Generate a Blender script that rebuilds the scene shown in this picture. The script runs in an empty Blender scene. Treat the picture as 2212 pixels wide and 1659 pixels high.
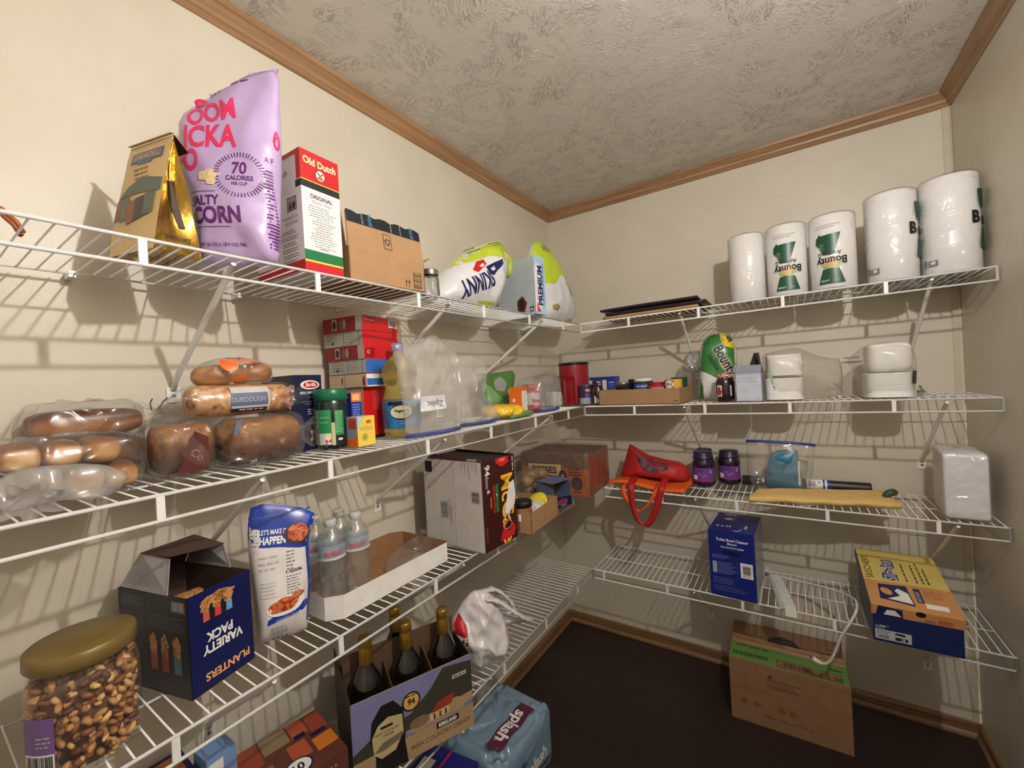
import bpy, bmesh, math, random
from mathutils import Vector, Matrix, noise
from math import sin, cos, pi, radians, sqrt, atan2

# ---------------------------------------------------------------- camera, light, exposure
SC = bpy.context.scene
cam_data = bpy.data.cameras.new('camera')
cam_data.sensor_fit = 'HORIZONTAL'
cam_data.sensor_width = 36.0
cam_data.lens = 14.76
cam_data.clip_start = 0.02
cam = bpy.data.objects.new('camera', cam_data)
SC.collection.objects.link(cam)
YAW, PITCH, ROLL = -0.5856, -0.005, -0.0560
_f = Vector((sin(YAW)*cos(PITCH), cos(YAW)*cos(PITCH), sin(PITCH)))
_r = Vector((cos(YAW), -sin(YAW), 0)); _u = _r.cross(_f)
_r2 = _r*cos(ROLL)+_u*sin(ROLL); _u2 = -_r*sin(ROLL)+_u*cos(ROLL)
M = Matrix((( _r2.x, _u2.x, -_f.x, 1.1728), (_r2.y, _u2.y, -_f.y, -2.2586), (_r2.z, _u2.z, -_f.z, 1.4440), (0, 0, 0, 1)))
cam.matrix_world = M
SC.camera = cam
SC.view_settings.view_transform = 'Standard'
SC.view_settings.look = 'None'
SC.view_settings.exposure = 0.0
SC.view_settings.gamma = 1.0
SC.view_settings.use_curve_mapping = False
world = bpy.data.worlds.new('world'); SC.world = world; world.use_nodes = True
world.node_tree.nodes['Background'].inputs[0].default_value = (0.9, 0.85, 0.8, 1)
world.node_tree.nodes['Background'].inputs[1].default_value = 0.0
BULB = (1.50, -1.80, 2.145)          # the room's one bare bulb
BULB_STRENGTH = 4050.0
BULB_COLOR = (1.0, 0.96, 0.915)

# ---------------------------------------------------------------- room measures (metres)
W, D, DB, CEIL = 1.7175, 0.332, 0.370, 2.44
ZS = [1.7061, 1.3047, 0.9178, 0.5143]
TL = [-0.002, -0.005, -0.0043, -0.0094]
TB = [0.005, 0.0064, -0.0028, 0.0012]
def zl(i, y): return ZS[i]+TL[i]*(-y-DB)+0.004
def zb(i, x): return ZS[i]+TB[i]*(x-D)+0.004
YF = -3.05                            # front wall of the pantry, behind the camera
COL = SC.collection
rnd = random.Random(7)

# ---------------------------------------------------------------- materials
_mats = {}
def rgb(r, g, b):
    def c(x):
        x /= 255.0
        return x/12.92 if x <= 0.04045 else ((x+0.055)/1.055)**2.4
    return (c(r), c(g), c(b), 1)
def mat(name, col=None, rough=0.5, metal=0.0, bump=0.0, bscale=60.0, var=0.06, vscale=25.0, coat=0.0, spec=0.5):
    """plain surface: colour with a slight procedural variation and optional fine bump"""
    if name in _mats: return _mats[name]
    m = bpy.data.materials.new(name); m.use_nodes = True
    nt = m.node_tree; b = nt.nodes['Principled BSDF']
    c = rgb(*col) if max(col) > 1 else (*col, 1)
    tc = nt.nodes.new('ShaderNodeTexCoord')
    n = nt.nodes.new('ShaderNodeTexNoise'); n.inputs['Scale'].default_value = vscale; n.inputs['Detail'].default_value = 3
    nt.links.new(tc.outputs['Object'], n.inputs['Vector'])
    r = nt.nodes.new('ShaderNodeValToRGB')
    r.color_ramp.elements[0].position = 0.3; r.color_ramp.elements[1].position = 0.7
    r.color_ramp.elements[0].color = tuple(x*(1-var) for x in c[:3])+(1,)
    r.color_ramp.elements[1].color = tuple(min(1, x*(1+var)) for x in c[:3])+(1,)
    nt.links.new(n.outputs['Fac'], r.inputs['Fac']); nt.links.new(r.outputs['Color'], b.inputs['Base Color'])
    b.inputs['Roughness'].default_value = rough; b.inputs['Metallic'].default_value = metal
    b.inputs['Coat Weight'].default_value = coat; b.inputs['Specular IOR Level'].default_value = spec
    if bump:
        n2 = nt.nodes.new('ShaderNodeTexNoise'); n2.inputs['Scale'].default_value = bscale; n2.inputs['Detail'].default_value = 4
        nt.links.new(tc.outputs['Object'], n2.inputs['Vector'])
        bp = nt.nodes.new('ShaderNodeBump'); bp.inputs['Strength'].default_value = bump; bp.inputs['Distance'].default_value = 0.004
        nt.links.new(n2.outputs['Fac'], bp.inputs['Height']); nt.links.new(bp.outputs['Normal'], b.inputs['Normal'])
    _mats[name] = m
    return m
def film(name, tint=(0.95, 0.95, 0.95), haze=0.12, gloss=0.10, rough=0.08, bump=0.5, bscale=22.0, hcol=(0.9, 0.9, 0.9)):
    """clear plastic: see-through, a little milky, with sharp wrinkled highlights"""
    if name in _mats: return _mats[name]
    m = bpy.data.materials.new(name); m.use_nodes = True
    nt = m.node_tree; N = nt.nodes; L = nt.links
    N.remove(N['Principled BSDF']); out = N['Material Output']
    tr = N.new('ShaderNodeBsdfTransparent'); tr.inputs[0].default_value = (*tint, 1)
    gl = N.new('ShaderNodeBsdfGlossy'); gl.inputs['Roughness'].default_value = rough
    df = N.new('ShaderNodeBsdfDiffuse'); df.inputs[0].default_value = (*hcol, 1)
    tc = N.new('ShaderNodeTexCoord'); nz = N.new('ShaderNodeTexNoise')
    nz.noise_type = 'RIDGED_MULTIFRACTAL'; nz.inputs['Scale'].default_value = bscale*0.55; nz.inputs['Detail'].default_value = 2.5; nz.inputs['Distortion'].default_value = 0.8
    L.new(tc.outputs['Object'], nz.inputs['Vector'])
    bp = N.new('ShaderNodeBump'); bp.inputs['Strength'].default_value = bump; bp.inputs['Distance'].default_value = 0.016
    L.new(nz.outputs['Fac'], bp.inputs['Height'])
    L.new(bp.outputs['Normal'], gl.inputs['Normal']); L.new(bp.outputs['Normal'], df.inputs['Normal'])
    lw = N.new('ShaderNodeLayerWeight'); lw.inputs['Blend'].default_value = 0.5; L.new(bp.outputs['Normal'], lw.inputs['Normal'])
    pw = N.new('ShaderNodeMath'); pw.operation = 'POWER'; pw.inputs[1].default_value = 3.5; L.new(lw.outputs['Facing'], pw.inputs[0])
    mh = N.new('ShaderNodeMixShader'); mh.inputs[0].default_value = haze
    L.new(tr.outputs[0], mh.inputs[1]); L.new(df.outputs[0], mh.inputs[2])
    ma = N.new('ShaderNodeMath'); ma.operation = 'ADD'; ma.inputs[1].default_value = gloss; ma.use_clamp = True
    fm = N.new('ShaderNodeMath'); fm.operation = 'MULTIPLY'; fm.inputs[1].default_value = 0.35; L.new(pw.outputs[0], fm.inputs[0]); L.new(fm.outputs[0], ma.inputs[0])
    mg = N.new('ShaderNodeMixShader'); L.new(ma.outputs[0], mg.inputs[0]); L.new(mh.outputs[0], mg.inputs[1]); L.new(gl.outputs[0], mg.inputs[2])
    L.new(mg.outputs[0], out.inputs['Surface'])
    _mats[name] = m
    return m
def clear(name, tint=(0.9, 0.93, 0.92), ior=1.2, mix=0.55, rough=0.03):
    """clear rigid container: half straight-through, half refracting"""
    if name in _mats: return _mats[name]
    m = bpy.data.materials.new(name); m.use_nodes = True
    nt = m.node_tree; N = nt.nodes; L = nt.links
    N.remove(N['Principled BSDF']); out = N['Material Output']
    tr = N.new('ShaderNodeBsdfTransparent'); tr.inputs[0].default_value = (*tint, 1)
    g = N.new('ShaderNodeBsdfGlass'); g.inputs['IOR'].default_value = ior; g.inputs['Roughness'].default_value = rough
    g.inputs['Color'].default_value = (*tint, 1)
    gl = N.new('ShaderNodeBsdfGlossy'); gl.inputs['Roughness'].default_value = 0.05
    tc = N.new('ShaderNodeTexCoord'); nz = N.new('ShaderNodeTexNoise'); nz.inputs['Scale'].default_value = 60
    L.new(tc.outputs['Object'], nz.inputs['Vector'])
    bp = N.new('ShaderNodeBump'); bp.inputs['Strength'].default_value = 0.12; bp.inputs['Distance'].default_value = 0.004
    L.new(nz.outputs['Fac'], bp.inputs['Height']); L.new(bp.outputs['Normal'], g.inputs['Normal']); L.new(bp.outputs['Normal'], gl.inputs['Normal'])
    mx = N.new('ShaderNodeMixShader'); mx.inputs[0].default_value = 1-mix
    L.new(tr.outputs[0], mx.inputs[1]); L.new(g.outputs[0], mx.inputs[2])
    fr = N.new('ShaderNodeFresnel'); fr.inputs[0].default_value = 1.45
    m2 = N.new('ShaderNodeMixShader'); L.new(fr.outputs[0], m2.inputs[0]); L.new(mx.outputs[0], m2.inputs[1]); L.new(gl.outputs[0], m2.inputs[2])
    L.new(m2.outputs[0], out.inputs['Surface'])
    _mats[name] = m
    return m
def ramp_mat(name, stops, axis='Z', lo=0.0, hi=1.0, rough=0.6, nscale=30.0, namp=0.1, bump=0.0, spec=0.4):
    """colour of the thing itself changing along one object axis (crust of a bun, printed picture)"""
    if name in _mats: return _mats[name]
    m = bpy.data.materials.new(name); m.use_nodes = True
    nt = m.node_tree; N = nt.nodes; L = nt.links; b = N['Principled BSDF']
    tc = N.new('ShaderNodeTexCoord'); sp = N.new('ShaderNodeSeparateXYZ'); L.new(tc.outputs['Object'], sp.inputs[0])
    mr = N.new('ShaderNodeMapRange'); mr.inputs['From Min'].default_value = lo; mr.inputs['From Max'].default_value = hi
    L.new(sp.outputs[axis], mr.inputs['Value'])
    nz = N.new('ShaderNodeTexNoise'); nz.inputs['Scale'].default_value = nscale; nz.inputs['Detail'].default_value = 4
    L.new(tc.outputs['Object'], nz.inputs['Vector'])
    ma = N.new('ShaderNodeMath'); ma.operation = 'MULTIPLY_ADD'; ma.inputs[1].default_value = namp*2; ma.inputs[2].default_value = -namp
    L.new(nz.outputs['Fac'], ma.inputs[0])
    ad = N.new('ShaderNodeMath'); ad.operation = 'ADD'; L.new(mr.outputs[0], ad.inputs[0]); L.new(ma.outputs[0], ad.inputs[1])
    cr = N.new('ShaderNodeValToRGB'); L.new(ad.outputs[0], cr.inputs[0]); L.new(cr.outputs[0], b.inputs['Base Color'])
    e = cr.color_ramp.elements
    while len(e) < len(stops): e.new(0.5)
    for k, (p, c) in enumerate(stops): e[k].position = p; e[k].color = rgb(*c)
    b.inputs['Roughness'].default_value = rough; b.inputs['Specular IOR Level'].default_value = spec
    if bump:
        bp = N.new('ShaderNodeBump'); bp.inputs['Strength'].default_value = bump; bp.inputs['Distance'].default_value = 0.004
        L.new(nz.outputs['Fac'], bp.inputs['Height']); L.new(bp.outputs['Normal'], b.inputs['Normal'])
    _mats[name] = m
    return m
def blotch(name, cols, scale=30.0, rough=0.5, bump=0.2, distort=1.0, kind='NOISE'):
    """speckled surface out of several colours (printed food picture, woven cloth)"""
    if name in _mats: return _mats[name]
    m = bpy.data.materials.new(name); m.use_nodes = True
    nt = m.node_tree; N = nt.nodes; L = nt.links; b = N['Principled BSDF']
    tc = N.new('ShaderNodeTexCoord')
    if kind == 'VORONOI':
        nz = N.new('ShaderNodeTexVoronoi'); nz.inputs['Scale'].default_value = scale; src = nz.outputs['Color']
    else:
        nz = N.new('ShaderNodeTexNoise'); nz.inputs['Scale'].default_value = scale; nz.inputs['Detail'].default_value = 5
        nz.inputs['Distortion'].default_value = distort; src = nz.outputs['Fac']
    L.new(tc.outputs['Object'], nz.inputs['Vector'])
    cr = N.new('ShaderNodeValToRGB'); L.new(src, cr.inputs[0]); L.new(cr.outputs[0], b.inputs['Base Color'])
    e = cr.color_ramp.elements
    while len(e) < len(cols): e.new(0.5)
    for k, c in enumerate(cols):
        e[k].position = 0.3+0.4*k/max(1, len(cols)-1); e[k].color = rgb(*c)
    b.inputs['Roughness'].default_value = rough
    if bump:
        bp = N.new('ShaderNodeBump'); bp.inputs['Strength'].default_value = bump; bp.inputs['Distance'].default_value = 0.004
        L.new(nz.outputs[0], bp.inputs['Height']); L.new(bp.outputs['Normal'], b.inputs['Normal'])
    _mats[name] = m
    return m

# ---------------------------------------------------------------- mesh building
class Mesh:
    """collects faces; make() links them as ONE mesh object"""
    def __init__(s): s.v = []; s.f = []; s.mi = []; s.sm = []; s.mats = []; s.T = Matrix.Identity(4)
    def slot(s, m):
        if m not in s.mats: s.mats.append(m)
        return s.mats.index(m)
    def add(s, vs, fs, m, smooth=False):
        o = len(s.v); s.v += [s.T @ Vector(v) for v in vs]; k = s.slot(m)
        for f in fs: s.f.append(tuple(o+i for i in f)); s.mi.append(k); s.sm.append(smooth)
    def box(s, c, d, m, rot=0.0, ms=None):
        """c centre of the base, d size; ms optional dict face->material, faces: front(-y) back right(+x) left top bottom"""
        x, y, z = d[0]/2, d[1]/2, d[2]; R = Matrix.Rotation(rot, 3, 'Z'); c = Vector(c)
        vs = [c+R @ Vector(p) for p in ((-x,-y,0),(x,-y,0),(x,y,0),(-x,y,0),(-x,-y,z),(x,-y,z),(x,y,z),(-x,y,z))]
        F = {'bottom':(0,3,2,1),'top':(4,5,6,7),'front':(0,1,5,4),'right':(1,2,6,5),'back':(2,3,7,6),'left':(3,0,4,7)}
        for n, f in F.items(): s.add([vs[i] for i in f], [(0,1,2,3)], (ms or {}).get(n, m))
    def tube(s, pts, r, m, n=8, caps=True, smooth=True, flat=None):
        """round bar along pts; r one radius or a list"""
        pts = [Vector(p) for p in pts]; k = len(pts); rs = r if isinstance(r, (list, tuple)) else [r]*k
        vs = []; fs = []; ref = None
        for i, p in enumerate(pts):
            t = (pts[min(i+1, k-1)]-pts[max(i-1, 0)]).normalized()
            if ref is None: ref = Vector((0,0,1)) if abs(t.z) < 0.9 else Vector((1,0,0))
            a = t.cross(ref).normalized(); b = a.cross(t).normalized(); ref = b
            for j in range(n):
                w = 2*pi*j/n
                vs.append(p+a*cos(w)*rs[i]+b*sin(w)*rs[i]*(flat or 1.0))
        for i in range(k-1):
            for j in range(n): fs.append((i*n+j, i*n+(j+1) % n, (i+1)*n+(j+1) % n, (i+1)*n+j))
        s.add(vs, fs, m, smooth)
        if caps: s.add(vs[:n], [tuple(range(n))][::-1], m); s.add(vs[-n:], [tuple(range(n))], m)
    def lathe(s, prof, m, n=32, c=(0,0,0), smooth=True, sx=1.0, sy=1.0, mod=None):
        """prof list of (radius, z); mod(angle, z) scales the radius"""
        c = Vector(c); vs = []; fs = []
        for (r, z) in prof:
            for j in range(n):
                a = 2*pi*j/n; q = r*(mod(a, z) if mod else 1.0)
                vs.append(c+Vector((q*cos(a)*sx, q*sin(a)*sy, z)))
        for i in range(len(prof)-1):
            for j in range(n): fs.append((i*n+j, i*n+(j+1) % n, (i+1)*n+(j+1) % n, (i+1)*n+j))
        s.add(vs, fs, m, smooth)
    def grid(s, fn, nu, nv, m, smooth=True, wrap=False):
        vs = [Vector(fn(i/nu, j/nv)) for j in range(nv+1) for i in range(nu+1)]
        fs = [(j*(nu+1)+i, j*(nu+1)+i+1, (j+1)*(nu+1)+i+1, (j+1)*(nu+1)+i) for j in range(nv) for i in range(nu)]
        s.add(vs, fs, m, smooth)
    def ball(s, c, r, m, n=12, sx=1, sy=1, sz=1, rot=None):
        c = Vector(c); vs = []; fs = []; k = n//2
        for i in range(k+1):
            for j in range(n):
                a = pi*i/k; b = 2*pi*j/n; p = Vector((sin(a)*cos(b)*r*sx, sin(a)*sin(b)*r*sy, cos(a)*r*sz))
                vs.append(c+(rot @ p if rot else p))
        for i in range(k):
            for j in range(n): fs.append((i*n+j, (i+1)*n+j, (i+1)*n+(j+1) % n, i*n+(j+1) % n))
        s.add(vs, fs, m, True)
    def make(s, name, parent=None, loc=None, rot=None, weld=True, bevel=0.0, solid=0.0, kind=None, label=None):
        me = bpy.data.meshes.new(name); me.from_pydata([tuple(v) for v in s.v], [], s.f)
        for m in s.mats: me.materials.append(m)
        me.polygons.foreach_set('material_index', s.mi); me.polygons.foreach_set('use_smooth', s.sm)
        if weld:
            b = bmesh.new(); b.from_mesh(me); bmesh.ops.remove_doubles(b, verts=b.verts, dist=1e-5)
            b.to_mesh(me); b.free()
        me.update()
        o = bpy.data.objects.new(name, me); COL.objects.link(o)
        if parent: o.parent = parent
        if loc: o.location = loc
        if rot is not None: o.rotation_euler = rot if isinstance(rot, (tuple, list)) else (0, 0, rot)
        if bevel:
            md = o.modifiers.new('bevel', 'BEVEL'); md.width = bevel; md.segments = 2; md.limit_method = 'ANGLE'; md.angle_limit = radians(50)
        if solid:
            md = o.modifiers.new('thickness', 'SOLIDIFY'); md.thickness = solid; md.offset = 0
        if kind: o['kind'] = kind
        if label: o['label'] = label
        return o

# printed matter: flat shapes laid on a surface fn(u, v, h)
_glyph = {}
def glyphs(txt, bold=0.0):
    k = (txt, bold)
    if k in _glyph: return _glyph[k]
    cu = bpy.data.curves.new('t', 'FONT'); cu.body = txt; cu.size = 1.0; cu.offset = bold; cu.resolution_u = 3
    ob = bpy.data.objects.new('t', cu); COL.objects.link(ob)
    bpy.context.view_layer.update()
    me = bpy.data.meshes.new_from_object(ob.evaluated_get(bpy.context.evaluated_depsgraph_get()))
    vs = [(v.co.x, v.co.y) for v in me.vertices]; fs = [tuple(p.vertices) for p in me.polygons]
    bpy.data.objects.remove(ob); bpy.data.curves.remove(cu); bpy.data.meshes.remove(me)
    _glyph[k] = (vs, fs); return _glyph[k]
class Paint:
    """prints on a surface. fn(u, v, h) gives the point h above the surface; step = longest edge kept on curved surfaces"""
    def __init__(s, mesh, fn, step=None): s.m = mesh; s.fn = fn; s.step = step; s.laid = []
    def lay(s, vs, fs, mt, smooth=False):
        x0, x1 = min(q[0] for q in vs), max(q[0] for q in vs); y0, y1 = min(q[1] for q in vs), max(q[1] for q in vs)
        k = 1+max([q[4] for q in s.laid if q[0] < x1 and q[1] > x0 and q[2] < y1 and q[3] > y0], default=0)   # above whatever it covers
        s.laid.append((x0, x1, y0, y1, k))
        h = 0.00012*k if not s.step else 0.0006+0.0003*k
        if s.step:
            b = bmesh.new(); bv = [b.verts.new((x, y, 0)) for x, y in vs]
            for f in fs:
                try: b.faces.new([bv[i] for i in f])
                except ValueError: pass
            bmesh.ops.triangulate(b, faces=b.faces)
            for _ in range(6):
                e = [e for e in b.edges if e.calc_length() > s.step]
                if not e: break
                bmesh.ops.subdivide_edges(b, edges=e, cuts=1); bmesh.ops.triangulate(b, faces=b.faces)
            b.verts.index_update()
            vs = [(v.co.x, v.co.y) for v in b.verts]; fs = [tuple(v.index for v in f.verts) for f in b.faces]; b.free()
            smooth = True
        s.m.add([s.fn(x, y, h) for x, y in vs], fs, mt, smooth)
    def rect(s, u0, v0, u1, v1, mt): s.lay([(u0,v0),(u1,v0),(u1,v1),(u0,v1)], [(0,1,2,3)], mt)
    def poly(s, pts, mt): s.lay(pts, [tuple(range(len(pts)))], mt)
    def oval(s, u, v, a, b, mt, n=28, rot=0.0, amp=0.0):
        pts = []
        for i in range(n):
            t = 2*pi*i/n; q = 1+amp*sin(t*5+1)+amp*0.6*sin(t*9)
            x, y = a*cos(t)*q, b*sin(t)*q; pts.append((u+x*cos(rot)-y*sin(rot), v+x*sin(rot)+y*cos(rot)))
        s.poly(pts, mt)
    def ring(s, u, v, a, b, w, mt, n=32):
        vs = [(u+(a-w*k)*cos(2*pi*i/n), v+(b-w*k)*sin(2*pi*i/n)) for k in (0, 1) for i in range(n)]
        s.lay(vs, [(i, (i+1) % n, n+(i+1) % n, n+i) for i in range(n)], mt)
    def text(s, t, u, v, size, mt, rot=0.0, bold=0.012, al='C', sx=1.0, skew=0.0, arc=0.0):
        vs, fs = glyphs(t, bold)
        if not vs: return
        x0 = min(p[0] for p in vs); x1 = max(p[0] for p in vs)
        ox = {'C': (x0+x1)/2, 'L': x0, 'R': x1}[al]
        q = []
        for x, y in vs:
            x = (x-ox)*size*sx+y*size*skew; y = y*size
            if arc: y += arc*(1-(x/((x1-x0)*size*sx/2))**2)
            q.append((u+x*cos(rot)-y*sin(rot), v+x*sin(rot)+y*cos(rot)))
        s.lay(q, fs, mt)
    def greek(s, u0, v0, u1, n, gap, h, mt, seed=1, just='L', rot=0.0):
        """n lines of illegibly small print going down from v0"""
        R = random.Random(seed); vs = []; fs = []
        for i in range(n):
            y = v0-i*gap; x = u0+(R.random()*0.3*(u1-u0) if just == 'C' else 0); e = u1-R.random()*0.3*(u1-u0)
            while x < e:
                l = min(e, x+(0.5+R.random())*h*3); k = len(vs)
                vs += [(x,y),(l,y),(l,y+h),(x,y+h)]; fs.append((k,k+1,k+2,k+3)); x = l+h*0.9
        if rot:
            vs = [(u0+(x-u0)*cos(rot)-(y-v0)*sin(rot), v0+(x-u0)*sin(rot)+(y-v0)*cos(rot)) for x, y in vs]
        s.lay(vs, fs, mt)
    def bars(s, u0, v0, u1, v1, bg, fg, seed=3, horiz=False):
        s.rect(u0, v0, u1, v1, bg); R = random.Random(seed); vs = []; fs = []
        a, b = (v0, v1) if horiz else (u0, u1); pad = (b-a)*0.06; x = a+pad
        while x < b-pad:
            w = (b-a)*R.choice((0.012, 0.02, 0.035)); k = len(vs)
            q = ((u0+(u1-u0)*0.08, x, u1-(u1-u0)*0.08, min(x+w, b)) if horiz else (x, v0+(v1-v0)*0.12, min(x+w, b), v1-(v1-v0)*0.08))
            vs += [(q[0],q[1]),(q[2],q[1]),(q[2],q[3]),(q[0],q[3])]; fs.append((k,k+1,k+2,k+3)); x += w+(b-a)*R.choice((0.012, 0.02, 0.03))
        s.lay(vs, fs, fg)
def face_fn(w, d, h, which):
    """u to the right, v up as one looks at that face of a box based at the origin"""
    x, y = w/2, d/2
    return {'front': lambda u, v, k: (u-x, -y-k, v), 'back': lambda u, v, k: (x-u, y+k, v),
            'right': lambda u, v, k: (x+k, u-y, v), 'left': lambda u, v, k: (-x-k, y-u, v),
            'top': lambda u, v, k: (u-x, v-y, h+k)}[which]
def cyl_fn(r, mid=-pi/2, z0=0.0, sx=1.0, sy=1.0):
    """around an upright cylinder: u is arc length from the direction mid, v height"""
    return lambda u, v, k: ((r+k)*cos(mid+u/r)*sx, (r+k)*sin(mid+u/r)*sy, z0+v)
def surf_fn(fn, w, h):
    """turn grid fn(s, t) in 0..1 into a paint function over w x h, h above along the normal"""
    def g(u, v, k):
        a, b = u/w, v/h; e = 0.004
        p = Vector(fn(a, b)); du = Vector(fn(a+e, b))-Vector(fn(a-e, b)); dv = Vector(fn(a, b+e))-Vector(fn(a, b-e))
        n = du.cross(dv); n = n.normalized() if n.length > 0 else Vector((0, 0, 1))
        return p+n*k
    return g

# ---------------------------------------------------------------- things
def tag(o, label, cat, group=None, kind=None):
    o['label'] = label; o['category'] = cat
    if group: o['group'] = group
    if kind: o['kind'] = kind
    return o
def thing(name, label, cat, loc=(0,0,0), rot=0.0, group=None):
    o = bpy.data.objects.new(name, None); o.empty_display_size = 0.05; COL.objects.link(o)
    o.location = loc; o.rotation_euler = rot if isinstance(rot, (tuple, list)) else (0, 0, rot)
    return tag(o, label, cat, group)
def dup(root, loc, rot, label=None, group=None):
    r = root.copy(); COL.objects.link(r); r.location = loc
    r.rotation_euler = rot if isinstance(rot, (tuple, list)) else (0, 0, rot)
    if label: r['label'] = label
    if group: r['group'] = group
    for ch in list(root.children):
        c = ch.copy(); COL.objects.link(c); c.parent = r
        for g in list(ch.children):
            d = g.copy(); COL.objects.link(d); d.parent = c
    return r
def nz(x, y, z, s=1.0): return noise.noise(Vector((x*s, y*s, z*s)))
def ridge(x, y, z, s=1.0): return 1-abs(noise.noise(Vector((x*s, y*s, z*s))))*2

# colours used often
WHITE = mat('white_print', (235, 235, 232), 0.5)
BLACK = mat('black_print', (18, 18, 20), 0.5)
GREY = mat('grey_print', (120, 118, 118), 0.6)
DARKGREY = mat('dark_grey_print', (62, 60, 62), 0.6)
SILVER = mat('light_grey_print', (180, 180, 182), 0.5)
RED = mat('red_print', (190, 22, 32), 0.45)
NAVY = mat('navy_print', (20, 26, 66), 0.4)
GREEN = mat('green_print', (16, 92, 58), 0.4)
YELLOW = mat('yellow_print', (240, 205, 60), 0.45)
ORANGE = mat('orange_print', (226, 110, 30), 0.45)
GOLDP = mat('gold_print', (205, 160, 80), 0.4)
CARD = mat('corrugated_cardboard', (164, 128, 92), 0.8, bump=0.1, bscale=90, var=0.05)
CARDIN = mat('cardboard_inside', (140, 102, 66), 0.85, bump=0.1, bscale=90)
TAPE = mat('packing_tape', (176, 140, 98), 0.25, coat=0.3)
CARDTXT = mat('brown_box_ink', (70, 48, 34), 0.7)
WCARD = mat('white_carton', (232, 230, 226), 0.55)
ENAMEL = mat('white_vinyl_coating', (238, 238, 236), 0.3, coat=0.3, var=0.02)
STEEL = mat('galvanised_steel', (150, 148, 144), 0.35, 0.9)
FOODRED = blotch('food_picture', [(120, 30, 20), (180, 60, 30), (210, 140, 80), (90, 25, 18)], 60, 0.4, 0)
FOODBRN = blotch('nut_picture', [(150, 90, 40), (200, 150, 90), (110, 60, 30), (225, 190, 130)], 70, 0.4, 0)
# ================================================================ THE ROOM
def struct(o): o['kind'] = 'structure'; return o
def wall_mat():
    m = bpy.data.materials.new('cream_wall_vinyl'); m.use_nodes = True
    nt = m.node_tree; N = nt.nodes; L = nt.links; b = N['Principled BSDF']
    tc = N.new('ShaderNodeTexCoord')
    a = N.new('ShaderNodeTexNoise'); a.inputs['Scale'].default_value = 5; a.inputs['Detail'].default_value = 5
    L.new(tc.outputs['Object'], a.inputs['Vector'])
    r = N.new('ShaderNodeValToRGB'); r.color_ramp.elements[0].color = rgb(206, 198, 181); r.color_ramp.elements[1].color = rgb(212, 204, 188)
    r.color_ramp.elements[0].position = 0.35; r.color_ramp.elements[1].position = 0.65
    L.new(a.outputs['Fac'], r.inputs[0]); L.new(r.outputs[0], b.inputs['Base Color'])
    n = N.new('ShaderNodeTexNoise'); n.inputs['Scale'].default_value = 160; n.inputs['Detail'].default_value = 3
    L.new(tc.outputs['Object'], n.inputs['Vector'])
    bp = N.new('ShaderNodeBump'); bp.inputs['Strength'].default_value = 0.12; bp.inputs['Distance'].default_value = 0.002
    L.new(n.outputs['Fac'], bp.inputs['Height']); L.new(bp.outputs['Normal'], b.inputs['Normal'])
    b.inputs['Roughness'].default_value = 0.38; b.inputs['Specular IOR Level'].default_value = 0.35
    return m
WALL = wall_mat()
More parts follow.
